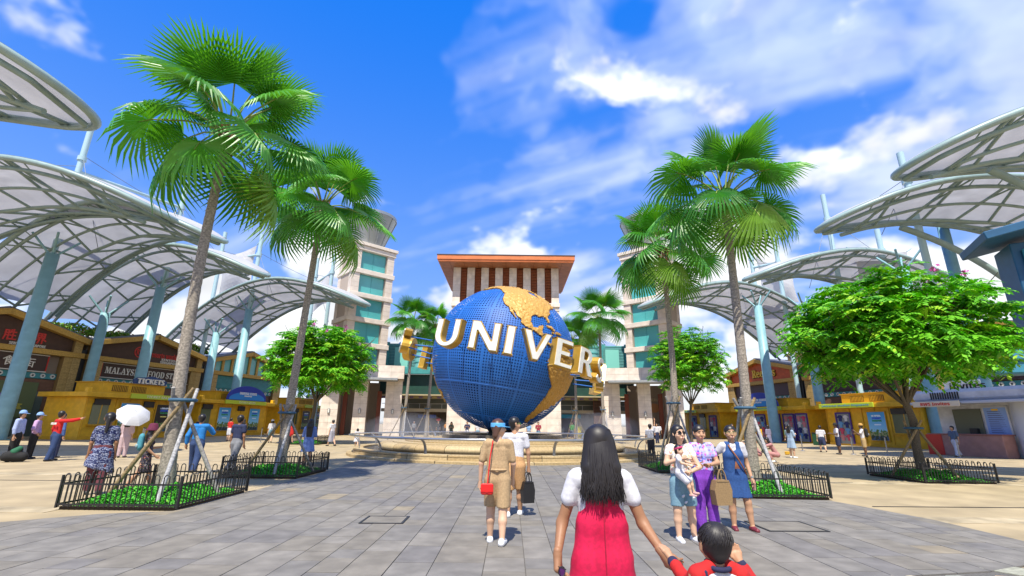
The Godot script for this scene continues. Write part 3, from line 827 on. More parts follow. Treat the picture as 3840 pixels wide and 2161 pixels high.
func hall() -> void:
	# low hall between the towers, open under a teal beam
	var teal := mt("teal_paint", 0.06, 0.33, 0.33, 0.5, 0, "soft", 0.4)
	for sd: float in [-1.0, 1.0]:
		var side: String = "left" if sd < 0 else "right"
		var x0 := 6.7
		var x1 := 16.8
		var cx := sd * (x0 + x1) / 2 - 0.6
		var t := thing("entrance_hall", "open entrance hall under a teal beam on the %s side of the gate building" % side, "building", Vector3(cx, 0, -62), 0.0, "entrance halls beside the gate building")
		var w := x1 - x0
		boxp(t, "beam", Vector3(0, 8.1, 0), Vector3(w + 0.6, 0.9, 0.7), teal, 0.03)
		boxp(t, "dark_panel", Vector3(0, 6.35, -0.6), Vector3(w, 2.6, 0.2), mt("dark_green", 0.012, 0.065, 0.05, 0.5, 0, "soft", 0.3))
		boxp(t, "ceiling", Vector3(0, 5.0, -6), Vector3(w, 0.15, 12), mt("hall_cream", 0.42, 0.35, 0.22, 0.7))
		boxp(t, "light_strip", Vector3(0, 4.72, -0.9), Vector3(w, 0.28, 0.2), mt("strip_yellow", 0.45, 0.38, 0.16, 0.6))
		for k in 8:
			boxp(t, "strip_sign", Vector3(-w / 2 + 0.8 + k * 1.2, 4.72, -0.78), Vector3(0.5, 0.2, 0.03), mt("violet", 0.2, 0.13, 0.35, 0.6))
		boxp(t, "gallery", Vector3(0, 3.15, -3.0), Vector3(w, 0.42, 0.5), mt("cream_paint", 0.62, 0.55, 0.42, 0.6))
		for k in 7:
			rodp(t, "gallery_post", Vector3(-w / 2 + 0.6 + k * 1.5, 3.36, -3.0), Vector3(-w / 2 + 0.6 + k * 1.5, 4.0, -3.0), 0.04, mt("steel"), 5)
		rodp(t, "gallery_rail", Vector3(-w / 2, 4.0, -3.0), Vector3(w / 2, 4.0, -3.0), 0.04, mt("steel"), 5)
		boxp(t, "back_wall", Vector3(0, 2.5, -11.8), Vector3(w, 5.0, 0.3), mt("hall_tan", 0.30, 0.20, 0.11, 0.8, 0, "soft", 0.5))
		boxp(t, "gallery_glass", Vector3(0, 3.9, -5.0), Vector3(w, 1.6, 0.1), mt("hall_dark", 0.16, 0.18, 0.17, 0.25))
		if sd < 0:
			boxp(t, "blue_sign", Vector3(1.2, 2.35, -2.6), Vector3(2.4, 0.42, 0.1), mt("sign_blue", 0.02, 0.06, 0.30, 0.5))
		else:
			boxp(t, "blue_awning", Vector3(-3.4, 2.55, -2.6), Vector3(3.2, 0.5, 0.6), mt("awning_blue", 0.02, 0.28, 0.42, 0.5))
			slab_wall(t, "brown_wall", Vector3(1.0, 2.5, -1.5), Vector3(2.4, 5.0, 0.4), [mt("brown_dark"), mt("brown_tile", 0.13, 0.065, 0.04, 0.6, 0, "soft", 0.6), mt("brown_tile2", 0.11, 0.05, 0.032, 0.6, 0, "soft", 0.6)], 0.8, 0.4)
		for e in [-2.6, 2.8]:
			var lp := MB.new(); lp.lathe([Vector2(0, 0.22), Vector2(0.26, 0.12), Vector2(0.34, 0.0), Vector2(0.26, -0.12), Vector2(0, -0.2)], 14, 0, TAU, Vector3.ZERO, true)
			var lt := part(t, "red_lantern", lp.mesh(), mt("red_lantern", 0.55, 0.015, 0.012, 0.5), at(Vector3(e, 1.95, -2.2)))
			rodp(lt, "cord", Vector3(0, 0.2, 0), Vector3(0, 1.0, 0), 0.015, mt("black_metal"), 4)
		for k in 4:
			boxp(t, "turnstile", Vector3(-w / 2 + 1.2 + k * 2.3, 0.55, -6.5), Vector3(0.4, 1.1, 1.3), mt("steel_matt"), 0.04)
		# louvred upper storey
		var up := thing("louvre_block", "teal louvred upper block with round duct, %s of the gate building" % side, "building", Vector3(cx, 8.6, -64.5), 0.0, "teal louvred blocks")
		boxp(up, "core", Vector3(0, 1.75, -1.2), Vector3(w, 3.5, 2.0), mt("teal_dark"))
		for k in 16:
			boxp(up, "slat", Vector3(0, 0.2 + k * 0.21, -0.12), Vector3(w * 0.98, 0.10, 0.14), mt("teal_pale", 0.16, 0.42, 0.42, 0.5))
		for k in 4:
			boxp(up, "post", Vector3(-w / 2 + 0.3 + k * (w - 0.6) / 3, 1.8, 0.06), Vector3(0.5, 3.7, 0.2), teal)
		boxp(up, "panel", Vector3(sd * 2.6, 1.6, 0.1), Vector3(2.2, 2.7, 0.12), mt("mint", 0.20, 0.55, 0.48, 0.5))
		var du := MB.new(); du.lathe([Vector2(0, 4.2), Vector2(0.95, 4.2), Vector2(0.95, -0.4)], 20)
		var duct := part(up, "duct", du.mesh(), mt("teal_pale"), at(Vector3(-sd * 0.3, 0, 1.1)))
		for k in 6:
			var rg := MB.new(); rg.lathe([Vector2(0.94, 0.08), Vector2(1.02, 0.06), Vector2(1.02, -0.06), Vector2(0.94, -0.08)], 20)
			part(duct, "band", rg.mesh(), teal, at(Vector3(0, k * 0.72, 0)))
		var dm := MB.new()
		var pr := []
		for i in 8: pr.append(Vector2(sin(i * PI / 14) * w * 0.62, 3.5 + cos(i * PI / 14) * 2.0))
		dm.lathe(pr, 32, 0, TAU, Vector3.ZERO, true)
		part(up, "dome_roof", dm.mesh(), mt("dome_blue", 0.30, 0.38, 0.62, 0.4, 0.2), at(Vector3(-sd * 1.0, 0, -6.5)))

# ---------------------------------------------------------------- shop rows and booths
const GLYPH := {
	"ya": [[1,9,9,9],[3.5,9,3.5,1],[6.5,9,6.5,1],[1.5,6.5,2.7,3],[8.5,6.5,7.3,3],[0.5,1,9.5,1]],
	"mei": [[3,10,3.8,8.8],[7,10,6.2,8.8],[1.5,8.5,8.5,8.5],[2,6.8,8,6.8],[0.8,5,9.2,5],[5,8.5,5,5],[1,3,9,3],[5,4.6,4.5,3,1,0.3],[5,3,9,0.3]],
	"shi": [[5,10,0.5,6.5],[5,10,9.5,6.5],[5,8.8,5,7.6],[3,7.3,7,7.3,7,4,3,4],[3,5.6,7,5.6],[3,7.3,3,0.6,5,1.6],[5,4,9,0.3],[8,3,6.4,2.2]],
	"jie": [[2.3,10,0.3,7.8],[2.5,7.3,0.2,4.8],[1.6,5.8,1.6,0],[3.4,8.6,6.4,8.6],[4.9,9.8,4.9,5.9],[3.2,5.9,6.6,5.9],[3.4,3.8,6.4,3.8],[4.9,5,4.9,1.2],[3.2,1.2,6.7,1.5],[7.2,8.8,9.6,8.8],[7,5.8,9.8,5.8],[8.5,5.8,8.5,0.2,7.8,0.6]],
	"ming": [[4.5,10,1,6],[4,8.5,8,8.5,2,3.5],[3.5,7,5.5,5.5],[3.2,4,3.2,0,8.4,0,8.4,4,3.2,4]],
	"sheng": [[1,9,1,3,0.3,0],[1,9,3.6,9,3.6,0],[1,6.6,3.6,6.6],[1,4.2,3.6,4.2],[5.6,9.5,4.8,6.5],[5,7.6,9.4,7.6],[7.2,10,7.2,0.4],[5,4.2,9.2,4.2],[4.4,0.4,10,0.4]],
	"shi4": [[0.5,6.6,9.5,6.8],[5,9.5,5,3.4,8,3.4],[8,9.2,8,3.4],[2,9,2,0.6,9,0.6]],
	"jie4": [[2,10,8,10,8,6,2,6,2,10],[5,10,5,6],[2,8,8,8],[5,6,0.5,2.8],[5,6,9.5,2.8],[3.8,3.8,2.6,0],[6.4,3.8,6.4,0]]}
func glyph(parent: Node, key: String, size: float, mat: Material, xf: Transform3D, thick := 0.9, depth := 0.05) -> void:
	var b := MB.new()
	var n := 0
	for st in GLYPH[key]:
		for i in range(0, st.size() - 2, 2):
			var p := Vector2(st[i] - 5, st[i + 1] - 5) * size / 10
			var q := Vector2(st[i + 2] - 5, st[i + 3] - 5) * size / 10
			var d := q - p
			n += 1
			b.box(Vector3((p.x + q.x) / 2, (p.y + q.y) / 2, n * 0.0007), Vector3(d.length() + thick * size / 11, thick * size / 10, depth), Basis(Vector3(0, 0, 1), d.angle()))
	part(parent, "lettering", b.mesh(), mat, xf)
func print_tex(key: String, kind: int) -> StandardMaterial3D:
	if mats.has(key): return mats[key]
	var w := 64
	var h := 96
	var im := Image.create(w, h, false, Image.FORMAT_RGB8)
	var f := FastNoiseLite.new(); f.seed = kind * 7 + 3; f.frequency = 0.09; f.fractal_octaves = 3
	for y in h:
		for x in w:
			var nz := f.get_noise_2d(x, y)
			var v := float(y) / h
			var c := Color(0.10, 0.45, 0.80)
			match kind:
				0: c = Color(0.20, 0.60, 0.86).lerp(Color(0.55, 0.80, 0.92), clampf(v * 1.6, 0, 1))
				1: c = Color(0.05, 0.06, 0.10)
				2: c = Color(0.02, 0.22, 0.55).lerp(Color(0.05, 0.50, 0.75), clampf(nz + 0.5, 0, 1))
				3: c = Color(0.50, 0.62, 0.85)
			if kind < 2:
				if v > 0.10 and v < 0.36 and x > 14 and x < 50:
					var row := int((v - 0.10) * 46)
					if row % 4 != 3 and nz > -0.32: c = [Color(0.85, 0.9, 0.95), Color(0.12, 0.35, 0.8), Color(0.1, 0.55, 0.35)][(row / 4) % 3]
				if v > 0.42 and v < 0.46 and x > 20 and x < 46: c = Color(0.95, 0.9, 0.5) if kind == 1 else Color(0.9, 0.95, 1.0)
				if v > 0.66 + nz * 0.12: c = Color(0.25, 0.45, 0.15).lerp(Color(0.65, 0.62, 0.5), clampf(nz * 2.5 + 0.45, 0, 1))
				if v > 0.84 + nz * 0.06: c = Color(0.06, 0.20, 0.16) if nz < 0.1 else Color(0.15, 0.35, 0.5)
			elif kind == 2:
				if nz > 0.28: c = Color(0.75, 0.25, 0.35)
				elif nz < -0.33: c = Color(0.08, 0.35, 0.18)
			else:
				if v > 0.12 and (y % 6) < 2 and x > 8 and x < 56 - (y * 13) % 20: c = Color(0.25, 0.3, 0.5)
				if v > 0.04 and v < 0.10 and x > 22 and x < 42: c = Color(0.9, 0.7, 0.1)
			im.set_pixel(x, y, c)
	var m := StandardMaterial3D.new()
	m.albedo_texture = ImageTexture.create_from_image(im); m.roughness = 0.4; m.resource_name = key
	mats[key] = m
	return m
func poster(parent: Node, nm: String, c: Vector3, w: float, h: float, kind: int, frame: Material) -> void:
	var fr := boxp(parent, nm, c, Vector3(w + 0.16, h + 0.16, 0.06), frame, 0.01)
	var b := MB.new()
	b.uvquad(Vector3(-w / 2, h / 2, 0), Vector3(w / 2, h / 2, 0), Vector3(w / 2, -h / 2, 0), Vector3(-w / 2, -h / 2, 0))
	part(fr, "print", b.mesh(), print_tex("print%d" % kind, kind), at(Vector3(0, 0, 0.036)))
func shop(center: Vector3, turn: float, kind: String, label: String) -> void:
	var t := thing("gabled_shop", label, "building", center, turn, "gabled shop fronts around the plaza")
	var ochre := mt("ochre", 0.66, 0.40, 0.085, 0.7, 0, "stone", 0.7)
	var sand := [mt("sand_joint", 0.22, 0.14, 0.05, 0.85), mt("sand_a", 0.58, 0.385, 0.13, 0.8, 0, "stone", 0.5), mt("sand_b", 0.52, 0.33, 0.105, 0.8, 0, "stone", 0.5), mt("sand_c", 0.63, 0.43, 0.16, 0.8, 0, "stone", 0.5)]
	var brown := mt("gable_brown", 0.085, 0.042, 0.026, 0.7, 0, "soft", 0.6)
	var teal := mt("teal_shop", 0.035, 0.24, 0.26, 0.6, 0, "soft", 0.5)
	boxp(t, "body", Vector3(0, 4.3, -4.6), Vector3(12.4, 8.6, 8.0), mt("dark_shop", 0.28, 0.22, 0.17, 0.9))
	for s: float in [-1.0, 1.0]:
		slab_wall(t, "pier", Vector3(s * 5.5, 3.55, -0.35), Vector3(1.35, 7.1, 0.7), sand, 0.68, 0.5)
		boxp(t, "gap", Vector3(s * 6.42, 4.0, -0.6), Vector3(0.44, 8.0, 0.4), mt("black_gap", 0.03, 0.034, 0.038, 0.4))
		slab_wall(t, "eave_pier", Vector3(s * 5.75, 8.2, -0.32), Vector3(0.7, 1.25, 0.64), sand, 0.7, 0.6)
		var a := atan2(1.62, 6.3) * -s
		part(t, "gable_band", bmesh(Vector3(6.75, 0.5, 0.9), 0.02), ochre, Transform3D(Basis(Vector3(0, 0, 1), a), Vector3(s * 3.16, 9.52, -0.1)))
		part(t, "roof", bmesh(Vector3(6.9, 0.12, 9.0)), mt("roof_slate", 0.16, 0.17, 0.21, 0.6, 0, "soft", 0.5), Transform3D(Basis(Vector3(0, 0, 1), a), Vector3(s * 3.16, 9.84, -4.3)))
	boxp(t, "beam", Vector3(0, 7.33, -0.22), Vector3(12.7, 0.46, 0.8), ochre, 0.02)
	var gp := PackedVector2Array([Vector2(-5.35, 7.55), Vector2(5.35, 7.55), Vector2(5.35, 8.7), Vector2(0, 10.05), Vector2(-5.35, 8.7)])
	var gm := MB.new(); gm.prism(gp, 0.3)
	var gcol := brown
	if kind == "orange": gcol = mt("gable_orange", 0.60, 0.105, 0.02, 0.6, 0, "soft", 0.4)
	if kind == "teal": gcol = mt("teal_glass")
	part(t, "gable_panel", gm.mesh(), gcol, at(Vector3(0, 0, -0.4)))
	# band of round bosses
	boxp(t, "boss_band", Vector3(0, 5.22, -0.42), Vector3(9.6, 0.5, 0.2), mt("teal_band", 0.06, 0.30, 0.33, 0.6, 0, "soft", 0.5))
	var bm := MB.new(); bm.lathe([Vector2(0, 0.05), Vector2(0.08, 0.05), Vector2(0.09, 0.02), Vector2(0.19, 0.04), Vector2(0.2, 0)], 12)
	var bossm := bm.mesh()
	var bd := MB.new(); bd.lathe([Vector2(0, 0.075), Vector2(0.075, 0.06), Vector2(0.08, 0.03)], 10)
	var bdm := bd.mesh()
	for k in 13:
		var bo := part(t, "boss", bossm, mt("boss_white", 0.62, 0.63, 0.6, 0.5), Transform3D(Basis(Vector3.RIGHT, PI / 2), Vector3(-4.5 + k * 0.75, 5.22, -0.31)))
		part(bo, "boss_eye", bdm, mt("black_metal"))
	# ground floor
	boxp(t, "lower_wall", Vector3(0, 2.45, -0.5), Vector3(9.6, 4.9, 0.25), mt("brick_brown", 0.20, 0.10, 0.06, 0.8, 0, "soft", 0.8))
	for k in 3:
		var dx := -3.1 + k * 3.1
		var dn := boxp(t, "shop_window", Vector3(dx, 1.95, -0.36), Vector3(2.4, 3.9, 0.06), mt("shop_glass", 0.08, 0.11, 0.10, 0.12))
		for s: float in [-1.0, 1.0]:
			boxp(dn, "frame", Vector3(s * 1.2, 0, 0.03), Vector3(0.12, 3.9, 0.1), mt("frame_brown", 0.12, 0.06, 0.03, 0.6))
		boxp(dn, "frame", Vector3(0, 1.95, 0.03), Vector3(2.5, 0.14, 0.1), mt("frame_brown"))
	var cream := mt("sign_letters", 0.72, 0.69, 0.62, 0.5)
	var red := mt("sign_red", 0.55, 0.03, 0.02, 0.5)
	match kind:
		"first", "second":
			var sg := boxp(t, "sign_board", Vector3(0.1 if kind == "second" else -1.0, 6.28, -0.28), Vector3(9.5, 1.4, 0.16), mt("sign_brown", 0.06, 0.032, 0.022, 0.6), 0.02)
			boxp(sg, "border", Vector3(0, 0.72, 0.03), Vector3(9.66, 0.07, 0.16), cream)
			boxp(sg, "border", Vector3(0, -0.72, 0.03), Vector3(9.66, 0.07, 0.16), cream)
			boxp(sg, "border", Vector3(-4.79, 0, 0.03), Vector3(0.07, 1.36, 0.16), red)
			boxp(sg, "border", Vector3(4.79, 0, 0.03), Vector3(0.07, 1.36, 0.16), red)
			if kind == "second":
				text(sg, "MALAYSIAN FOOD STREET", 8.9, 0.66, cream, at(Vector3(0, 0.02, 0.1)), true, 0.05)
				text(t, "resorts world", 3.2, 0.6, red, at(Vector3(1.35, 8.45, -0.22)), true, 0.05)
				text(t, "SENTOSA", 1.9, 0.24, cream, at(Vector3(2.1, 8.03, -0.22)), false, 0.05)
				text(t, "SINGAPORE", 2.1, 0.28, cream, at(Vector3(2.1, 7.72, -0.21)), false, 0.05)
				var lg := MB.new(); lg.lathe([Vector2(0.48, 0.03), Vector2(0.58, 0.03), Vector2(0.58, 0)], 24)
				part(t, "logo_ring", lg.mesh(), red, Transform3D(Basis(Vector3.RIGHT, PI / 2), Vector3(-1.35, 8.5, -0.24)))
				text(t, "RW", 0.75, 0.55, red, at(Vector3(-1.35, 8.5, -0.22)), true, 0.05)
			else:
				var ks := ["ya", "mei", "shi", "jie"]
				for k in 4: glyph(sg, ks[k], 0.78, cream, at(Vector3(-0.9 + k * 1.45, 0, 0.1)))
				var kr := ["ming", "sheng", "shi4", "jie4"]
				for k in 4: glyph(t, kr[k], 0.85, red, at(Vector3(-0.5 + k * 1.1, 8.45, -0.23)), 1.3)
				text(t, "SENTOSA SINGAPORE", 2.6, 0.24, cream, at(Vector3(2.0, 7.76, -0.22)), false, 0.05)
				var pn := boxp(t, "menu_panel", Vector3(2.2, 3.1, -0.22), Vector3(2.8, 3.0, 0.08), mt("menu_green", 0.10, 0.13, 0.05, 0.5), 0.02)
				for k in 3: boxp(pn, "menu_line", Vector3(0, -0.4 - k * 0.16, 0.05), Vector3(1.2 - 0.2 * (k % 2), 0.07, 0.01), mt("yellow_text", 0.6, 0.5, 0.05, 0.6))
				boxp(pn, "menu_emblem", Vector3(-1.0, 0.3, 0.05), Vector3(0.34, 0.34, 0.02), mt("violet"), 0.01)
		"teal":
			for k in 7:
				var x := -4.2 + k * 1.4
				var top := 10.05 - absf(x) * 0.25
				boxp(t, "mullion", Vector3(x, (7.55 + top) / 2, -0.2), Vector3(0.34, top - 7.55, 0.22), ochre)
			boxp(t, "teal_panel", Vector3(0, 6.28, -0.28), Vector3(9.5, 1.6, 0.16), teal)
		"orange":
			text(t, "Reese's", 4.0, 1.05, mt("reese_yellow", 0.78, 0.50, 0.03, 0.5), at(Vector3(0.9, 8.6, -0.12)), true, 0.12)
			text(t, "Reese's", 4.12, 1.13, mt("reese_dark", 0.05, 0.025, 0.015, 0.6), at(Vector3(0.9, 8.57, -0.21)), true, 0.08, "lettering_shadow")
			var dc := MB.new(); dc.lathe([Vector2(0, 0.06), Vector2(0.8, 0.05), Vector2(0.85, 0)], 24)
			part(t, "logo_disc", dc.mesh(), mt("disc_red", 0.60, 0.05, 0.015, 0.5), Transform3D(Basis(Vector3.RIGHT, PI / 2), Vector3(-2.6, 8.5, -0.22)))
			boxp(t, "dark_panel", Vector3(0, 6.28, -0.28), Vector3(9.5, 1.6, 0.16), mt("shutter_brown", 0.07, 0.04, 0.045, 0.6))
		"brown":
			for k in 9: boxp(t, "shutter_slat", Vector3(0, 5.62 + k * 0.165, -0.26), Vector3(9.5, 0.13, 0.12), mt("shutter_brown"))
			if center.z > -44.0: text(t, "s", 1.0, 1.15, mt("sign_white", 0.75, 0.75, 0.73, 0.5), at(Vector3(-0.9, 8.5, -0.16)), false, 0.1)
func booth(center: Vector3, turn: float, o: Dictionary) -> void:
	var t := thing("ticket_booth", o.label, "booth", center, turn, "yellow ticket booths")
	var yl := mt("booth_yellow", 0.76, 0.43, 0.010, 0.55, 0, "soft", 0.5)
	var yd := mt("booth_yellow_b", 0.68, 0.37, 0.01, 0.55, 0, "soft", 0.6)
	var w: float = o.w
	boxp(t, "body", Vector3(0, 1.6, -2.0), Vector3(w - 0.7, 3.2, 4.0), yl, 0.02)
	boxp(t, "plinth", Vector3(0, 0.12, -2.0), Vector3(w - 0.6, 0.24, 4.1), yd, 0.02)
	var nseg := 7
	for k in nseg + 1:
		boxp(t, "panel_rib", Vector3(-(w - 0.9) / 2 + k * (w - 0.9) / nseg, 1.72, 0.01), Vector3(0.09, 2.94, 0.09), yd, 0.01)
	var rfm := boxp(t, "roof", Vector3(0, 3.38, -1.85), Vector3(w + 0.3, 0.36, 4.9), yl, 0.03)
	for s: float in [-1.0, 1.0]:
		boxp(rfm, "finial", Vector3(s * (w / 2 - 0.05), 0.32, 2.2), Vector3(0.34, 0.4, 0.34), yl, 0.03)
	var up := boxp(t, "upper_box", Vector3(o.bx, 4.0, -1.7), Vector3(o.bw, 0.86, 2.8), yl, 0.03)
	boxp(up, "cap", Vector3(0, 0.46, 0), Vector3(o.bw + 0.16, 0.08, 2.96), yd)
	for vx in [-0.42, 0.18]:
		var g := boxp(up, "vent", Vector3(vx * o.bw * 0.5 - 0.2, 0.0, 1.41), Vector3(1.3, 0.5, 0.03), mt("vent_dark", 0.14, 0.08, 0.01, 0.8))
		for k in 9: boxp(g, "vent_slat", Vector3(-0.56 + k * 0.14, 0, 0.02), Vector3(0.05, 0.46, 0.03), yd)
	var br := boxp(t, "name_bar", Vector3((o.b0 + o.b1) / 2, 3.42, 0.68), Vector3(o.b1 - o.b0, 0.4, 0.1), mt("lime", 0.46, 0.56, 0.03, 0.5), 0.02)
	text(br, o.bar, minf((o.b1 - o.b0) * 0.86, o.bar.length() * 0.2), 0.2, mt(o.get("barcol", "lime_text"), 0.68, 0.70, 0.45, 0.5), at(Vector3(0, 0, 0.06)), false, 0.02)
	for p in o.get("posters", []):
		poster(t, "poster", Vector3(p[0], 1.68, 0.07), 1.55, 2.3, p[1], yd)
	for x in o.get("windows", []):
		var wn := boxp(t, "window", Vector3(x, 1.95, 0.02), Vector3(1.25, 1.6, 0.06), mt("booth_glass", 0.10, 0.13, 0.07, 0.12))
		boxp(wn, "sill", Vector3(0, -0.86, 0.12), Vector3(1.5, 0.1, 0.3), yd, 0.01)
		boxp(t, "screen", Vector3(x, 2.86, 0.12), Vector3(1.2, 0.46, 0.14), mt("black_metal"), 0.02)
	for x in o.get("screens", []):
		boxp(t, "screen", Vector3(x, 2.8, 0.12), Vector3(0.95, 0.5, 0.14), mt("black_metal"), 0.02)
	for x in o.get("doors", []):
		var d := boxp(t, "display_door", Vector3(x, 1.5, 0.03), Vector3(1.5, 2.7, 0.06), mt("dark_room"))
		for s: float in [-1.0, 1.0]:
			boxp(d, "frame", Vector3(s * 0.72, 0, 0.05), Vector3(0.14, 2.7, 0.08), mt("purple_frame", 0.05, 0.02, 0.20, 0.5))
		boxp(d, "frame", Vector3(0, 1.3, 0.05), Vector3(1.3, 0.14, 0.08), mt("purple_frame"))
		var cols := [mt("cl_a", 0.6, 0.6, 0.62, 0.8), mt("cl_b", 0.5, 0.06, 0.12, 0.8), mt("cl_c", 0.02, 0.03, 0.14, 0.8), mt("cl_d", 0.55, 0.2, 0.22, 0.8), mt("cl_e", 0.12, 0.3, 0.55, 0.8)]
		var sm := MB.new()
		sm.prism(PackedVector2Array([Vector2(-0.13, -0.26), Vector2(0.13, -0.26), Vector2(0.14, 0.1), Vector2(0.24, 0.0), Vector2(0.29, 0.1), Vector2(0.1, 0.26), Vector2(-0.1, 0.26), Vector2(-0.29, 0.1), Vector2(-0.24, 0.0), Vector2(-0.14, 0.1)]), 0.05)
		var shm := sm.mesh()
		for i in 2:
			for j in 4:
				part(d, "hanging_shirt", shm, cols[(i * 3 + j * 2 + int(absf(x) * 3)) % 5], at(Vector3(-0.3 + i * 0.6, 0.85 - j * 0.56, 0.08)))
	if o.has("tickets"):
		var bx: float = o.tickets
		var bk := MB.new()
		bk.prism(PackedVector2Array([Vector2(-1.5, -0.22), Vector2(1.5, -0.22), Vector2(1.62, 0.1), Vector2(1.2, 0.28), Vector2(0.7, 0.36), Vector2(0.1, 0.5), Vector2(-0.5, 0.36), Vector2(-1.2, 0.3), Vector2(-1.6, 0.08)]), 0.1)
		var sb := part(t, "tickets_sign", bk.mesh(), mt("sign_navy", 0.015, 0.05, 0.16, 0.5), at(Vector3(bx, 4.72, -0.05)))
		text(sb, "TICKETS", 2.5, 0.44, mt("sign_letters"), at(Vector3(0, 0.02, 0.1)), false, 0.14)
	if o.has("dome"):
		var pp := [Vector2(-2.85, 0.0)]
		for i in 21:
			var a := PI - PI * i / 20.0
			pp.append(Vector2(cos(a) * 2.85, 0.12 + sin(a) * 1.42))
		pp.append(Vector2(2.85, 0.0))
		var dmm := MB.new(); dmm.prism(PackedVector2Array(pp), 0.12)
		var dsg := part(t, "dome_sign", dmm.mesh(), mt("dome_sign_blue", 0.012, 0.035, 0.33, 0.45), at(Vector3(o.dome, 3.64, 0.66)))
		var dl := MB.new()
		var pq := []
		for p in pp: pq.append(Vector2(p.x * 0.92, 0.06 + p.y * 0.52))
		dl.prism(PackedVector2Array(pq), 0.02)
		part(dsg, "panel", dl.mesh(), mt("dome_sign_cyan", 0.015, 0.22, 0.62, 0.45), at(Vector3(0, 0, 0.072)))
		text(dsg, "UNIVERSAL STUDIOS", 2.5, 0.26, mt("sign_white", 0.75, 0.75, 0.73, 0.5), at(Vector3(0, 0.72, 0.09)), false, 0.03)
		text(dsg, "SINGAPORE", 1.1, 0.16, mt("sign_white"), at(Vector3(0, 0.46, 0.09)), false, 0.03)
func queue_posts(list: Array, where: String) -> void:
	var ord := ["first", "second", "third", "fourth", "fifth", "sixth", "seventh"]
	for i in list.size():
		var p: Vector2 = list[i]
		var t := thing("queue_post", "slim steel queue post %s, %s from the left picture edge" % [where, ord[i]], "queue post", Vector3(p.x, 0, p.y), 0.0, "steel queue posts " + where)
		rodp(t, "post", Vector3(0, 0.02, 0), Vector3(0, 1.02, 0), 0.032, mt("steel_matt"), 8)
		var b := MB.new(); b.lathe([Vector2(0, 0.04), Vector2(0.12, 0.035), Vector2(0.16, 0.0)], 14)
		part(t, "base", b.mesh(), mt("steel_matt"))
		b = MB.new(); b.lathe([Vector2(0, 1.07), Vector2(0.04, 1.06), Vector2(0.045, 1.0)], 10)
		part(t, "head", b.mesh(), mt("black_metal"))
func rows() -> void:
	var a := deg_to_rad(16.0)
	var uL := Vector3(sin(a), 0, -cos(a))
	var uR := Vector3(-sin(a), 0, -cos(a))
	var tl := PI / 2 - a
	var QL := Vector3(-41, 0, -46)
	var QR := Vector3(40, 0, -46)
	shop(QL + uL * -7.2, tl, "first", "brown gabled shop with red Chinese lettering at the far left edge")
	shop(QL + uL * 5.8, tl, "second", "brown gabled food hall behind the ticket booth with the TICKETS sign")
	shop(QL + uL * 19.2, tl, "teal", "gabled shop with teal glass gable and ochre mullions on the left")
	shop(QR + uR * 20.5, -tl, "orange", "gabled shop with orange gable and yellow script sign")
	shop(QR + uR * 7.0, -tl, "brown", "brown gabled shop behind the big flowering tree")
	shop(QR + uR * -6.6, -tl, "brown", "brown gabled shop at the far right edge behind the white kiosk")
	var b2 := deg_to_rad(12.0)
	var vL := Vector3(sin(b2), 0, -cos(b2))
	var vR := Vector3(-sin(b2), 0, -cos(b2))
	var bl := PI / 2 - b2
	var BL := Vector3(-32, 0, -41)
	var BR := Vector3(31, 0, -41)
	booth(BL + vL * 0.15, bl, {"label": "yellow ticket booth with blue TICKETS sign in front of the food hall", "w": 8.8, "bx": -0.1, "bw": 5.5, "b0": -1.2, "b1": 3.9, "bar": "TICKET SALES", "posters": [[-0.55, 0], [2.65, 1]], "windows": [-2.9], "screens": [1.05], "tickets": 0.85})
	booth(BL + vL * 11.4, bl, {"label": "yellow ticket booth with blue dome sign behind the men in blue", "w": 10.2, "bx": 0.0, "bw": 5.5, "b0": -2.4, "b1": 3.6, "bar": "TICKET SALES", "posters": [[-1.6, 0], [2.7, 0]], "windows": [-3.9], "screens": [0.6], "dome": 0.55})
	booth(BL + vL * 24.2, bl, {"label": "yellow ticket booth with TICKETS sign behind the left broadleaf tree", "w": 8.8, "bx": 0.0, "bw": 5.0, "b0": -2.0, "b1": 3.2, "bar": "TICKET SALES", "posters": [[-0.7, 1], [2.2, 1]], "windows": [-3.0], "tickets": 0.6})
	booth(BR + vR * 0.6, -bl, {"label": "yellow booth with blue poster next to the white kiosk", "w": 9.4, "bx": 0.4, "bw": 6.2, "b0": -4.3, "b1": 1.2, "bar": "Universal Studios Singapore", "barcol": "blue_text", "posters": [[0.7, 0]], "windows": [2.7], "doors": [-2.5]})
	booth(BR + vR * 12.3, -bl, {"label": "yellow booth with blue dome sign and hanging shirts on the right", "w": 11.0, "bx": -0.2, "bw": 5.5, "b0": -4.6, "b1": 2.6, "bar": "Universal Studios Singapore Annual Pass", "barcol": "blue_text", "doors": [0.8, 2.7, 4.4, -1.4], "dome": -0.6})
	booth(BR + vR * 25.2, -bl, {"label": "yellow booth with display doors behind the slender flowering tree", "w": 9.2, "bx": 0.3, "bw": 5.6, "b0": -4.0, "b1": 0.2, "bar": "Universal Studios", "barcol": "blue_text", "doors": [-1.6, 2.8], "windows": [0.6]})
	mt("blue_text").albedo_color = lin(0.06, 0.28, 0.42)
	# white kiosk
	var g := thing("white_kiosk", "white round-fronted kiosk with pink counter at the right edge", "kiosk", Vector3(27, 0, -31), -bl)
	var wh := mt("kiosk_white", 0.62, 0.63, 0.66, 0.6, 0, "soft", 0.5)
	boxp(g, "body", Vector3(3.6, 1.6, -2.2), Vector3(7.0, 3.2, 3.4), wh, 0.02)
	boxp(g, "roof_ring", Vector3(3.4, 3.5, -1.8), Vector3(8.2, 0.75, 4.4), wh, 0.2)
	boxp(g, "eave", Vector3(3.4, 3.06, -1.6), Vector3(8.3, 0.16, 4.8), mt("kiosk_grey", 0.42, 0.45, 0.52, 0.6), 0.02)
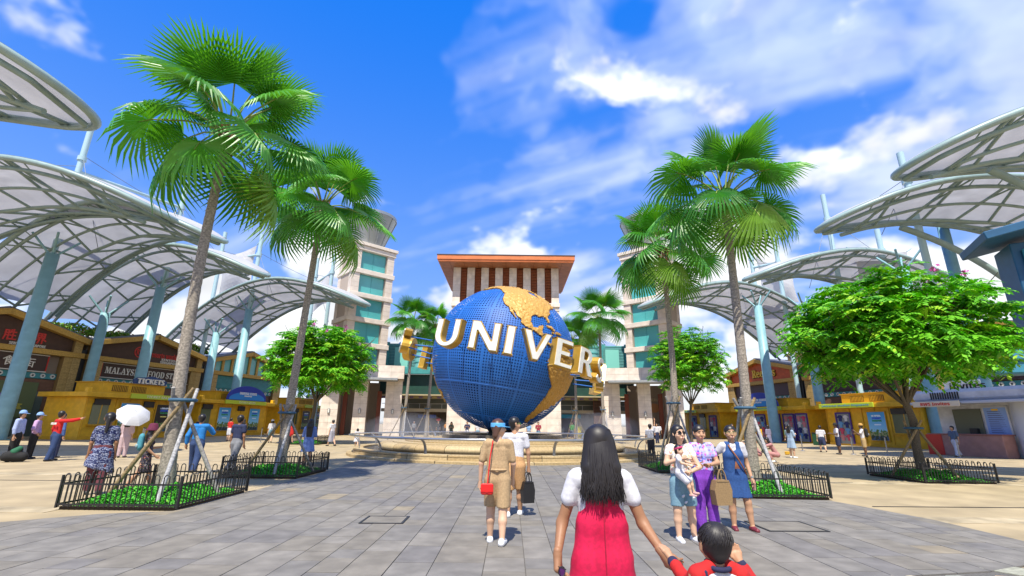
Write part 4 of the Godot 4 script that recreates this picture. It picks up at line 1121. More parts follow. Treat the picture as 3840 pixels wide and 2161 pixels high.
	var nb := boxp(g, "name_bar", Vector3(1.1, 3.0, 0.9), Vector3(2.7, 0.34, 0.1), mt("cream_paint"), 0.02)
	text(nb, "RWS Invites", 1.7, 0.2, mt("sign_red"), at(Vector3(0, 0, 0.06)), false, 0.02)
	var ns := boxp(g, "top_sign", Vector3(2.2, 4.0, 0.0), Vector3(2.0, 0.75, 0.08), mt("sign_white"), 0.01)
	text(ns, "invites", 1.9, 0.4, mt("black_metal"), at(Vector3(0.3, 0.05, 0.06)), false, 0.03)
	for k in 12: boxp(g, "grille_bar", Vector3(0.6 + k * 0.14, 3.5, 0.44), Vector3(0.05, 0.42, 0.05), mt("black_metal"))
	var win := boxp(g, "window", Vector3(1.75, 1.95, -0.46), Vector3(1.5, 1.5, 0.06), mt("kiosk_glass", 0.13, 0.14, 0.10, 0.12))
	boxp(win, "till", Vector3(0.3, -0.55, 0.14), Vector3(0.4, 0.35, 0.25), mt("black_metal"), 0.02)
	poster(g, "notice", Vector3(3.25, 1.9, -0.44), 1.1, 1.7, 3, wh)
	poster(g, "mural", Vector3(5.9, 1.9, -0.44), 1.9, 1.8, 2, wh)
	boxp(g, "counter", Vector3(2.0, 0.6, 0.15), Vector3(3.9, 1.2, 0.9), mt("counter_pink", 0.42, 0.22, 0.18, 0.6, 0, "soft", 0.5), 0.02)
	boxp(g, "counter_top", Vector3(2.0, 1.23, 0.15), Vector3(4.0, 0.06, 1.0), mt("counter_dark", 0.30, 0.13, 0.11, 0.5), 0.01)
	boxp(g, "red_panel", Vector3(0.35, 0.6, 0.62), Vector3(0.9, 1.18, 0.05), mt("sign_red"))
	var col := MB.new(); col.lathe([Vector2(0.5, 3.1), Vector2(0.5, 0)], 20)
	part(g, "round_pier", col.mesh(), mt("kiosk_grey"), at(Vector3(4.5, 0, -0.6)))
	# bin beside the booth
	var bin := thing("waste_bin", "dark green square waste bin between the two right booths", "bin", Vector3(27.6, 0, -43.8), -bl)
	boxp(bin, "body", Vector3(0, 0.5, 0), Vector3(0.7, 1.0, 0.7), mt("bin_green", 0.012, 0.09, 0.04, 0.6), 0.04)
	boxp(bin, "lid", Vector3(0, 1.03, 0), Vector3(0.74, 0.07, 0.74), mt("black_metal"), 0.02)
	# blue pylon that fills the right edge
	var bp := thing("blue_pylon", "tall blue steel pylon with projecting roof at the right edge", "pylon", Vector3(18.0, 0, -15.8), -0.5)
	var bl1 := mt("pylon_blue", 0.015, 0.10, 0.22, 0.5, 0, "soft", 0.6)
	boxp(bp, "shaft", Vector3(1.0, 4.0, -0.6), Vector3(2.0, 8.0, 1.4), bl1, 0.03)
	part(bp, "roof_slab", bmesh(Vector3(3.6, 0.3, 2.6), 0.03), bl1, Transform3D(Basis(Vector3(0, 0, 1), 0.2), Vector3(0.9, 8.5, -0.3)))
	for k in 3: rodp(bp, "fin", Vector3(0.35 + k * 0.5, 0, 0.18), Vector3(0.35 + k * 0.5, 7.7, 0.18), 0.11, mt("pylon_light", 0.04, 0.22, 0.36, 0.5), 8)
	boxp(bp, "side_box", Vector3(-0.75, 4.15, 0.1), Vector3(2.1, 0.75, 1.2), mt("pylon_light"), 0.05)
	boxp(bp, "side_box", Vector3(-0.65, 3.55, 0.1), Vector3(1.7, 0.42, 1.0), mt("pylon_light"), 0.05)
	# planted roof terrace behind the left shops
	var hd := MB.new()
	rng.seed = 21
	hd.use_c = true
	var dirL := uL
	for i in 5200:
		var s := rf(-4.5, 15.5)
		var c := QL + dirL * s + Vector3(-3.6 + rf(-0.5, 0.5), 10.2 + rf(-0.55, 0.8) * (1.0 - 0.5 * absf(sin(s * 0.7))), -1.0)
		var n := Vector3(rf(-1, 1), rf(-0.6, 1), rf(-1, 1)).normalized()
		var u := n.cross(Vector3(rf(-1, 1), rf(-1, 1), rf(-1, 1))).normalized() * rf(0.10, 0.2)
		var v := n.cross(u).normalized() * rf(0.05, 0.1)
		hd.col = [Color(0.16, 0.34, 0.02), Color(0.09, 0.25, 0.015), Color(0.28, 0.38, 0.03), Color(0.36, 0.12, 0.03)][0 if i % 9 < 4 else (1 if i % 9 < 7 else (2 if i % 9 < 8 else 3))]
		hd.quad(c - u, c + v, c + u, c - v)
	var leafm := mt("hedge_leaf", 1, 1, 1, 0.6); leafm.vertex_color_use_as_albedo = true
	var ho := part(self, "roof_hedge", hd.mesh(), leafm)
	tag(ho, "bushy green and orange hedge on the terrace above the left shops", "hedge"); ho.set_meta("kind", "stuff")
	var tr := thing("roof_terrace", "grey terrace block with the planted hedge behind the left shops", "building", QL + uL * 5 + Vector3(-5.5, 0, -1.6), tl)
	boxp(tr, "block", Vector3(0, 4.8, -2.5), Vector3(24, 9.6, 4), mt("terrace_grey", 0.30, 0.30, 0.34, 0.7, 0, "soft", 0.4))
	boxp(tr, "planter", Vector3(0, 9.75, -0.2), Vector3(22, 0.5, 1.4), mt("terrace_red", 0.35, 0.14, 0.09, 0.7, 0, "soft", 0.5))
	var rb2 := thing("ochre_block", "ochre rendered block rising behind the orange gabled shop", "building", QR + uR * 16 + Vector3(7.5, 0, -1.0), -tl)
	boxp(rb2, "block", Vector3(0, 5.6, 0), Vector3(10, 11.2, 5), mt("sand_c"), 0.05)
	boxp(rb2, "parapet", Vector3(0, 11.3, 0), Vector3(10.3, 0.4, 5.3), mt("sand_a"), 0.03)
	queue_posts([Vector2(-24.4, -29.0), Vector2(-23.3, -29.6), Vector2(-22.4, -30.0), Vector2(-24.0, -32.0), Vector2(-20.0, -36.0), Vector2(-18.6, -36.6), Vector2(-17.4, -37.0)], "in front of the left booths")
	queue_posts([Vector2(20.6, -29.6), Vector2(22.2, -29.0), Vector2(23.6, -28.4), Vector2(24.6, -27.0), Vector2(19.6, -33.0)], "in front of the right booths")

# ---------------------------------------------------------------- canopies, columns, masts
func strut(parent: Node, nm: String, a: Vector3, b: Vector3, r: float, mat: Material, sides := 7) -> MeshInstance3D:
	var key := "cyl%d" % sides
	if not cache.has(key):
		var m := MB.new(); m.rod(Vector3.ZERO, Vector3.UP, 1.0, sides); cache[key] = m.mesh()
	var d := b - a
	var y := d.normalized()
	var x := y.cross(Vector3.RIGHT if absf(y.x) < 0.9 else Vector3.FORWARD).normalized()
	var z := x.cross(y)
	return part(parent, nm, cache[key], mat, Transform3D(Basis(x * r, d, z * r), a))
func petal(label: String, T: Vector2, ang: float, L: float, W: float, tip: float, ha: float, hb: float) -> Dictionary:
	var a := Vector3(sin(deg_to_rad(ang)), 0, -cos(deg_to_rad(ang)))
	var p := Vector3(-a.z, 0, a.x)
	var o := Vector3(T.x, 0, T.y)
	var t := thing("canopy_bay", label, "canopy", o, 0.0, "petal shaped membrane canopies")
	var steel := mt("canopy_steel", 0.30, 0.42, 0.42, 0.42, 0.0, "soft", 0.4)
	var steel_d := mt("canopy_steel_b", 0.24, 0.34, 0.33, 0.45, 0.0, "soft", 0.4)
	var half := func(s: float) -> float:
		var k := 1.0 - s / 0.42
		return W / 2 * (sqrt(maxf(0.0, 1.0 - k * k)) if s < 0.42 else 1.0)
	var hgt := func(s: float) -> float: return tip + ha * s + hb * s * s
	var edge := func(s: float, side: float, inset: float, drop: float) -> Vector3:
		var h: float = maxf(0.0, half.call(s) - inset)
		return a * (L * s) + p * (side * h) + Vector3.UP * (hgt.call(s) - drop)
	var n := 26
	# parameter runs denser at the tip
	var ss := []
	for i in n + 1: ss.append(pow(float(i) / n, 1.6))
	for spec in [["rim", 0.0, 0.0, 0.19, steel, 0.0], ["inner_rim", 0.55, 0.42, 0.13, steel_d, 0.035], ["lower_rim", W * 0.27, 0.95, 0.10, steel_d, 0.10]]:
		var pts := []
		for i in range(n, -1, -1): pts.append(edge.call(lerpf(spec[5], 1.0, ss[i]), -1.0, spec[1], spec[2]))
		for i in range(1, n + 1): pts.append(edge.call(lerpf(spec[5], 1.0, ss[i]), 1.0, spec[1], spec[2]))
		var b := MB.new(); b.tube(pts, spec[3], 8)
		part(t, spec[0], b.mesh(), spec[4])
	var cpts := []
	for i in 17: cpts.append(edge.call(lerpf(0.06, 1.0, i / 16.0), 0.0, 99.0, 1.5 - 0.9 * absf(i / 16.0 - 0.5)))
	var cb := MB.new(); cb.tube(cpts, 0.13, 8)
	part(t, "spine", cb.mesh(), steel_d)
	for i in range(1, 11):
		var s := i / 10.5
		var c: Vector3 = cpts[int(round((s - 0.06) / 0.94 * 16))]
		for sd in [-1.0, 1.0]:
			strut(t, "strut", c, edge.call(minf(1.0, s + (0.045 if i % 2 else -0.04)), sd, 0.0, 0.1), 0.09, steel_d)
			if i % 2: strut(t, "brace", edge.call(s, sd, W * 0.27, 0.95), edge.call(minf(1.0, s + 0.09), sd, 0.0, 0.1), 0.06, steel_d, 6)
			strut(t, "hanger", edge.call(s, sd, 0.0, 0.08), edge.call(maxf(0.04, s), sd, 0.55, 0.42), 0.04, steel_d, 5)
	# membrane, a shallow double-curved skin with thickness
	var mb := MB.new()
	var nv := 10
	var pt := func(i: int, j: int, dn: float) -> Vector3:
		var s: float = ss[i]
		var v := -1.0 + 2.0 * j / nv
		var h: float = half.call(s)
		return a * (L * s) + p * (v * h) + Vector3.UP * (hgt.call(s) + 0.16 + 0.55 * (1.0 - v * v) * h / (W / 2) - dn)
	for i in n:
		for j in nv:
			var q := [pt.call(i, j, 0.0), pt.call(i, j + 1, 0.0), pt.call(i + 1, j + 1, 0.0), pt.call(i + 1, j, 0.0)]
			var nn: Vector3 = (q[2] - q[0]).cross(q[1] - q[3]).normalized()
			if nn.y < 0: nn = -nn
			mb.quadn(q[0], q[1], q[2], q[3], nn, nn, nn, nn)
	var mem := mt("membrane", 0.64, 0.65, 0.68, 0.6, 0, "soft", 0.15)
	mem.backlight_enabled = true; mem.backlight = lin(0.55, 0.55, 0.58)
	part(t, "membrane", mb.mesh(), mem)
	var ep := []
	for i in range(n, -1, -1): ep.append(pt.call(i, 0, 0.0))
	for i in range(1, n + 1): ep.append(pt.call(i, nv, 0.0))
	var eb := MB.new(); eb.tube(ep, 0.06, 5)
	part(t, "hem", eb.mesh(), mt("hem_dark", 0.09, 0.12, 0.13, 0.6))
	return {"a": o + edge.call(0.72, -1.0, 0.0, 0.3), "b": o + edge.call(0.72, 1.0, 0.0, 0.3), "c": o + edge.call(1.0, -1.0, 0.0, 0.2), "d": o + edge.call(1.0, 1.0, 0.0, 0.2), "m": o + edge.call(0.4, 1.0, 0.0, 0.1), "m2": o + edge.call(0.4, -1.0, 0.0, 0.1)}
func column(x: float, z: float, h: float, r: float, label: String) -> void:
	var t := thing("canopy_column", label, "column", Vector3(x, 0, z), 0.0, "pale blue canopy columns")
	var pb := mt("column_blue", 0.24, 0.46, 0.53, 0.45, 0.0, "soft", 0.4)
	var b := MB.new(); b.lathe([Vector2(0, h), Vector2(r * 0.85, h), Vector2(r, 0)], 20, 0, TAU, Vector3.ZERO, true)
	part(t, "shaft", b.mesh(), pb)
	boxp(t, "base_plate", Vector3(0, 0.03, 0), Vector3(r * 3, 0.06, r * 3), pb, 0.01)
	for k in 4:
		var ka := k * PI / 2 + 0.8
		strut(t, "branch", Vector3(0, h - 0.3, 0), Vector3(cos(ka) * 1.5, h + 1.5, sin(ka) * 1.5), 0.09, pb, 7)
		part(t, "head_fin", bmesh(Vector3(0.7, 0.5, 0.05)), pb, Transform3D(Basis(Vector3.UP, k * PI / 2 + 0.4), Vector3(0, h - 0.25, 0)))
func mast(p: Vector3, label: String, arm := Vector3.ZERO) -> void:
	var t := thing("canopy_mast", label, "mast", Vector3(p.x, 0, p.z), 0.0, "pale blue masts behind the canopies")
	var pb := mt("mast_blue", 0.36, 0.52, 0.58, 0.45)
	strut(t, "pole", Vector3.ZERO, Vector3(0, p.y, 0), 0.24, pb, 12)
	strut(t, "collar", Vector3(0, p.y * 0.88, 0), Vector3(0, p.y * 0.88 + 0.4, 0), 0.34, pb, 12)
	if arm != Vector3.ZERO:
		strut(t, "arm", Vector3(0, p.y * 0.88 + 0.2, 0), arm - Vector3(p.x, 0, p.z), 0.16, pb, 8)
func cable(a: Vector3, b: Vector3, label: String) -> void:
	var m := MB.new()
	var pts := []
	for i in 7: pts.append(a.lerp(b, i / 6.0) - Vector3.UP * sin(i / 6.0 * PI) * a.distance_to(b) * 0.012)
	m.tube(pts, 0.028, 4)
	var o := part(self, "cable", m.mesh(), mt("cable_grey", 0.18, 0.21, 0.24, 0.5, 0.3))
	tag(o, label, "cable", "steel cables between masts and canopies")
func sail(c: Array, label: String) -> void:
	var t := thing("shade_sail", label, "sail", c[0], 0.0, "small white sails among the masts")
	var m := MB.new()
	var n := 10
	var pt := func(u: float, v: float) -> Vector3:
		var pu := 0.10 * sin(u * PI)
		var pv := 0.10 * sin(v * PI)
		var uu := lerpf(u, 0.5, pv * absf(u - 0.5) * 2.0)
		var vv := lerpf(v, 0.5, pu * absf(v - 0.5) * 2.0 * 1.6)
		var q: Vector3 = c[0].lerp(c[1], uu).lerp(c[3].lerp(c[2], uu), vv)
		return q - c[0] + Vector3(0, 0, 0.7 * sin(u * PI) * sin(v * PI))
	for i in n:
		for j in n:
			m.quad(pt.call(i / 10.0, j / 10.0), pt.call((i + 1) / 10.0, j / 10.0), pt.call((i + 1) / 10.0, (j + 1) / 10.0), pt.call(i / 10.0, (j + 1) / 10.0))
	part(t, "cloth", m.mesh(), mt("membrane"))
	for k in 4: strut(t, "corner_ring", c[k] - c[0], c[k] - c[0] + (c[k] - (c[0] + c[2]) / 2).normalized() * 0.5, 0.06, mt("mast_blue"), 6)
func canopies() -> void:
	petal("white petal canopy reaching into the top left corner", Vector2(-18.37, -16.80), -96, 20.2, 9.63, 14.37, 8.96, -8.96)
	petal("white petal canopy above the left palms, first below the corner one", Vector2(-22.74, -28.00), -82, 22.4, 8.29, 14.37, 10.64, -11.20)
	petal("white petal canopy just left of the tall palm trunk", Vector2(-21.84, -32.03), -70, 24.6, 7.39, 14.37, 13.44, -16.80)
	petal("white petal canopy above the food hall and ticket booth", Vector2(-22.85, -40.54), -68, 24.6, 7.62, 14.37, 13.44, -16.80)
	petal("white petal canopy nearest the left tower", Vector2(-16.69, -51.30), -68, 25.8, 9.63, 14.37, 13.44, -17.02)
	petal("white petal canopy at the upper right edge, nearest the camera", Vector2(20.05, -21.17), 90, 20.2, 7.39, 14.37, 8.96, -8.96)
	petal("white petal canopy on a curved brace at right, second from the camera", Vector2(20.61, -28.67), 87, 20.2, 6.94, 14.37, 8.96, -8.96)
	petal("white petal canopy above the big flowering tree", Vector2(21.39, -40.10), 72, 26.9, 7.84, 14.37, 12.32, -14.00)
	petal("white petal canopy nearest the right tower", Vector2(14.78, -50.85), 68, 25.8, 9.63, 14.37, 13.44, -17.02)
	column(-37.41, -35.84, 14.37, 0.52, "thick pale blue canopy column at the left edge")
	column(-35.62, -45.58, 14.37, 0.5, "pale blue canopy column in front of the food hall sign")
	column(-31.70, -54.99, 14.37, 0.5, "pale blue canopy column in front of the teal gabled shop")
	column(-39.65, -44.58, 11.46, 0.46, "pale blue canopy column beside the first shop pier")
	column(-34.83, -54.54, 11.46, 0.46, "pale blue canopy column between the food hall and the teal shop")
	column(27.33, -50.29, 14.37, 0.5, "pale blue canopy column in front of the orange gabled shop")
	column(32.6, -50.5, 14.3, 0.5, "pale blue canopy column behind the big flowering tree")
	column(32.8, -37.2, 14.3, 0.55, "pale blue canopy column beside the black gap by the white kiosk")
	column(33.2, -33.2, 17.0, 0.42, "tall pale blue column rising past the big tree at right")
	# curved brace arms of the right petals
	for e in [[Vector3(25.9, 14.4, -28.7), Vector3(29.9, 12.8, -28.5), Vector3(32.1, 9.9, -28.2), "curved steel brace arm under the second right canopy"], [Vector3(25.3, 14.8, -22.0), Vector3(28.7, 13.1, -22.0), Vector3(31.4, 9.4, -22.0), "curved steel brace arm under the nearest right canopy"]]:
		var pts := []
		for i in 13:
			var t := i / 12.0
			pts.append(e[0] * (1 - t) * (1 - t) + e[1] * 2.0 * t * (1 - t) + e[2] * t * t)
		var b := MB.new(); b.tube(pts, 0.2, 9)
		tag(part(self, "brace_arm", b.mesh(), mt("canopy_steel_b")), e[3], "brace arm")
	var ml := [Vector3(-45.8, 24.4, -34.0), Vector3(-38.6, 26.9, -37.0), Vector3(-36.5, 27.0, -47.0), Vector3(-38.4, 25.7, -58.0), Vector3(-31.7, 24.2, -55.0), Vector3(-29.1, 25.0, -66.0), Vector3(-25.1, 24.2, -62.0)]
	var mr := [Vector3(30.2, 22.2, -32.0), Vector3(33.8, 25.9, -46.0), Vector3(35.5, 20.1, -42.0), Vector3(31.0, 25.2, -57.0), Vector3(32.6, 23.5, -54.0)]
	var nml := ["behind the left canopies at the picture edge", "left of the tall palm crown", "just left of the tall palm trunk", "first of the pair right of the tall palm trunk", "second of the pair right of the tall palm trunk", "left of the leaning second palm", "right of the leaning second palm"]
	var nmr := ["above the nearest right canopy", "at the tip of the second right canopy", "between the second and third right canopies", "left of the third right canopy", "beside the small sail on the right"]
	for i in ml.size():
		mast(ml[i], "pale blue steel mast " + nml[i], ml[i - 1] * Vector3(1, 0.84, 1) if i in [2, 4, 6] else Vector3.ZERO)
	for i in mr.size():
		mast(mr[i], "pale blue steel mast " + nmr[i], mr[i - 1] * Vector3(1, 0.84, 1) if i == 4 else Vector3.ZERO)
	for i in ml.size() - 1:
		cable(ml[i] * Vector3(1, 0.9, 1), ml[i + 1] * Vector3(1, 0.86, 1), "steel cable from the mast " + nml[i])
		cable(ml[i] * Vector3(1, 0.9, 1), ml[i] * Vector3(0.86, 0, 0.95) + Vector3(0, 14.6, 0), "steel stay from the mast " + nml[i])
	for i in mr.size() - 1:
		cable(mr[i] * Vector3(1, 0.9, 1), mr[i + 1] * Vector3(1, 0.86, 1), "steel cable from the mast " + nmr[i])
		cable(mr[i] * Vector3(1, 0.9, 1), mr[i] * Vector3(0.86, 0, 0.95) + Vector3(0, 14.6, 0), "steel stay from the mast " + nmr[i])
	sail([Vector3(-38.0, 22.5, -57.8), Vector3(-32.4, 22.9, -55.4), Vector3(-32.2, 17.4, -55.4), Vector3(-37.6, 16.6, -57.8)], "small white sail right of the tall palm trunk")
	sail([Vector3(-39.6, 21.4, -46.6), Vector3(-36.8, 23.6, -46.8), Vector3(-36.8, 17.2, -46.8), Vector3(-41.0, 17.0, -46.0)], "small white sail left of the tall palm trunk")
	sail([Vector3(-28.4, 20.4, -65.0), Vector3(-25.4, 22.4, -62.4), Vector3(-25.4, 17.2, -62.4), Vector3(-28.4, 16.4, -65.0)], "small white sail left of the stone tower")
	sail([Vector3(31.4, 23.4, -56.8), Vector3(34.6, 19.8, -54.6), Vector3(34.8, 16.0, -54.6), Vector3(31.6, 16.0, -56.8)], "small white sail beside the right masts")
	sail([Vector3(34.6, 19.0, -44.6), Vector3(39.2, 18.4, -43.4), Vector3(39.6, 14.6, -43.4), Vector3(34.6, 14.6, -44.6)], "small white sail over the third right canopy")
	sail([Vector3(36.6, 16.4, -32.0), Vector3(43.0, 15.6, -33.0), Vector3(43.0, 11.0, -33.0), Vector3(37.0, 12.2, -32.0)], "large white sail at the right edge behind the curved brace")

# ---------------------------------------------------------------- palms, trees, beds
func fan_mesh(variant: int) -> ArrayMesh:
	var r := RandomNumberGenerator.new(); r.seed = 50 + variant
	var b := MB.new()
	var N := 44
	var R := 1.0
	var spread: float = [2.35, 2.0, 2.55][variant % 3]
	var droop: float = [0.22, 0.10, 0.40][variant % 3]
	var dr: float = [0.16, 0.07, 0.30][variant % 3]
	var pt := func(th: float, rad: float, lift: float, sag: float) -> Vector3:
		var z := lift - droop * rad * rad * (0.35 + 0.65 * absf(sin(th))) - sag
		return Vector3(sin(th) * rad, cos(th) * rad, z)
	for i in N:
		var t0 := -spread + 2 * spread * i / N
		var t1 := -spread + 2 * spread * (i + 1) / N
		var tm := (t0 + t1) / 2 + r.randf_range(-0.01, 0.01)
		var L := R * (0.80 + 0.22 * cos(tm * 0.62)) * r.randf_range(0.93, 1.04)
		var rs := L * r.randf_range(0.40, 0.50)
		var lift := 0.035
		var A: Vector3 = pt.call(t0, rs, 0.0, 0.0)
		var B: Vector3 = pt.call(t1, rs, 0.0, 0.0)
		var M: Vector3 = pt.call(tm, rs, lift, 0.0)
		var H := Vector3(0, 0.02, 0)
		b.tri(H, A, M); b.tri(H, M, B)
		var sag := dr * r.randf_range(0.7, 1.3)
		var r2 := L * 0.76
		var dt := (t1 - t0) * 0.42
		var M2: Vector3 = pt.call(tm, r2, lift * 0.6, sag * 0.28)
		var A2: Vector3 = pt.call(tm - dt * 0.75, r2, 0.0, sag * 0.28)
		var B2: Vector3 = pt.call(tm + dt * 0.75, r2, 0.0, sag * 0.28)
		var tip: Vector3 = pt.call(tm + r.randf_range(-0.03, 0.03), L, 0.0, sag)
		b.quad(A, A2, M2, M); b.quad(M, M2, B2, B)
		b.tri(A2, tip, M2); b.tri(M2, tip, B2)
	return b.mesh()
func palm(base: Vector3, top: Vector3, cr: float, nleaf: int, seed_: int, label: String, lod := 1.0) -> void:
	rng.seed = seed_
	var t := thing("fan_palm", label, "palm tree", base, 0.0, "fan palms around the globe")
	var h := top - base
	var pts := []
	var rad := []
	var n := int(h.y / (0.11 / lod))
	var bow := Vector3(rf(-0.12, 0.12), 0, rf(-0.1, 0.1))
	for i in n + 1:
		var s := float(i) / n
		pts.append(h * s + bow * sin(s * PI))
		var r0 := lerpf(0.135, 0.09, s) + 0.08 * exp(-s * 22.0)
		if s > 0.90: r0 += 0.035 * smooth(0.90, 0.98, s)
		rad.append(r0 * (1.0 + (0.035 if i % 2 else -0.025) + rf(-0.012, 0.012)))
	var b := MB.new(); b.tube(pts, 0.2, 12, -1, false, rad)
	part(t, "trunk", b.mesh(), mt("palm_bark", 0.48, 0.42, 0.35, 0.9, 0, "bark", 1.3))
	# leaf bases and fibre under the crown
	for k in 16:
		var a := k * 2.4 + rf(-0.2, 0.2)
		var y := h.y - 0.75 + k * 0.05
		var o := Vector3(cos(a), 0, sin(a))
		var m := MB.new()
		m.tube([h * (y / h.y) + o * 0.1, h * (y / h.y) + o * 0.2 + Vector3.UP * 0.18, h * (y / h.y) + o * 0.24 + Vector3.UP * 0.34], 0.05, 5, 0.018)
		part(t, "leaf_base", m.mesh(), mt("palm_boot", 0.30, 0.15, 0.06, 0.9, 0, "bark", 3.0))
	var greens := [mt("palm_a", 0.040, 0.20, 0.012, 0.42), mt("palm_b", 0.065, 0.26, 0.016, 0.42), mt("palm_c", 0.028, 0.155, 0.010, 0.42), mt("palm_d", 0.12, 0.23, 0.02, 0.5)]
	for g in greens:
		g.backlight_enabled = true
		g.backlight = lin(0.10, 0.30, 0.01)
	for v in 3:
		if not cache.has("fan%d" % v): cache["fan%d" % v] = fan_mesh(v)
	for k in nleaf:
		var f := (k + 0.5) / nleaf
		var az := k * 2.39996 + rf(-0.25, 0.25)
		var el := lerpf(1.35, -0.75, pow(f, 1.15)) + rf(-0.12, 0.12)
		var d := Vector3(cos(az) * cos(el), sin(el), sin(az) * cos(el))
		var pl := cr * rf(0.46, 0.60)
		var p0 := h + Vector3(d.x, 0, d.z) * 0.08
		var flat := Vector3(d.x, 0, d.z).normalized()
		var p1 := p0 + d * pl * 0.55 + Vector3.UP * 0.03
		var p2 := p0 + d * pl - Vector3.UP * 0.10 * pl
		var dir := ((p2 - p1).normalized() - Vector3.UP * lerpf(0.0, 0.42, f)).normalized()
		var up := Vector3.UP
		if absf(dir.y) > 0.93: up = -flat
		var z := (up - dir * up.dot(dir)).normalized()
		z = z.rotated(dir, rf(-0.5, 0.5))
		var x := dir.cross(z)
		var R := cr * rf(0.44, 0.54)
		var v := 1 if f < 0.35 else (0 if f < 0.72 else 2)
		if rng.randi() % 4 == 0: v = rng.randi() % 3
		var gi := 3 if f > 0.88 and rng.randi() % 2 else rng.randi() % 3
		var fr := part(t, "frond", cache["fan%d" % v], greens[gi], Transform3D(Basis(x * R, dir * R, z * R), p2))
		var pm := MB.new(); pm.tube([p0, p1, p2, p2 + dir * R * 0.25], 0.028, 5, 0.012)
		part(t, "leaf_stalk", pm.mesh(), mt("palm_stalk", 0.20, 0.27, 0.05, 0.6))
func stakes(c: Vector3, hgt: float, spread: float, n: int, turn: float, label: String, pale := true) -> void:
	var t := thing("tree_stakes", label, "tree stakes", c, turn, "timber stakes bracing the trees")
	for k in n:
		var a := TAU * k / n
		var foot := Vector3(cos(a) * spread, 0, sin(a) * spread)
		var m := MB.new()
		m.rod(foot, Vector3(-cos(a) * 0.16, hgt + 0.25, -sin(a) * 0.16) + Vector3(sin(a), 0, -cos(a)) * 0.2, 0.045, 7, 0.036)
		part(t, "stake", m.mesh(), [mt("stake_grey", 0.48, 0.46, 0.44, 0.8, 0, "bark", 1.5), mt("stake_white", 0.60, 0.60, 0.62, 0.8, 0, "bark", 1.5), mt("stake_tan", 0.42, 0.30, 0.15, 0.8, 0, "bark", 1.5)][k % 3 if pale else 2])
	var ring := []
	for i in 20: ring.append(Vector3(cos(TAU * i / 20) * 0.235, hgt, sin(TAU * i / 20) * 0.235))
	var b := MB.new(); b.tube(ring, 0.035, 6, -1, true)
	part(t, "tie", b.mesh(), mt("tie_blue", 0.03, 0.09, 0.16, 0.7))
func cover_mesh() -> ArrayMesh:
	if cache.has("cover"): return cache["cover"]
	var r := RandomNumberGenerator.new(); r.seed = 9
	var f := FastNoiseLite.new(); f.seed = 4; f.frequency = 1.3
	var b := MB.new(); b.use_c = true
	var hgt := func(x: float, z: float) -> float:
		var e := minf(minf(x + 1.0, 1.0 - x), minf(z + 1.08, 1.08 - z))
		return clampf(e * 1.6, 0.03, 1.0) * (0.23 + 0.12 * f.get_noise_2d(x * 1.0, z * 1.0) + 0.05 * f.get_noise_2d(x * 4.0, z * 4.0))
	b.col = Color(0.03, 0.20, 0.008)
	var n := 22
	for i in n:
		for j in n:
			var p := []
			for q in [[0, 0], [0, 1], [1, 1], [1, 0]]:
				var x: float = -1.0 + 2.0 * (i + q[0]) / n
				var z: float = -1.08 + 2.16 * (j + q[1]) / n
				p.append(Vector3(x, hgt.call(x, z) - 0.03, z))
			b.quad(p[0], p[3], p[2], p[1])
	for k in 15000:
		var x := r.randf_range(-1, 1)
		var z := r.randf_range(-1.08, 1.08)
		var c := Vector3(x, hgt.call(x, z) + r.randf_range(-0.02, 0.03), z)
		var nn := Vector3(r.randf_range(-0.9, 0.9), 1, r.randf_range(-0.9, 0.9)).normalized()
		var u := nn.cross(Vector3(r.randf_range(-1, 1), 0.1, r.randf_range(-1, 1))).normalized() * r.randf_range(0.014, 0.030)
		var v := nn.cross(u).normalized() * u.length() * 0.7
		b.col = [Color(0.045, 0.34, 0.010), Color(0.06, 0.42, 0.012), Color(0.03, 0.25, 0.010), Color(0.16, 0.40, 0.02)][0 if k % 11 < 5 else (1 if k % 11 < 8 else (2 if k % 11 < 10 else 3))]
		b.quad(c - u, c + v, c + u, c - v)
	cache["cover"] = b.mesh()
	return cache["cover"]
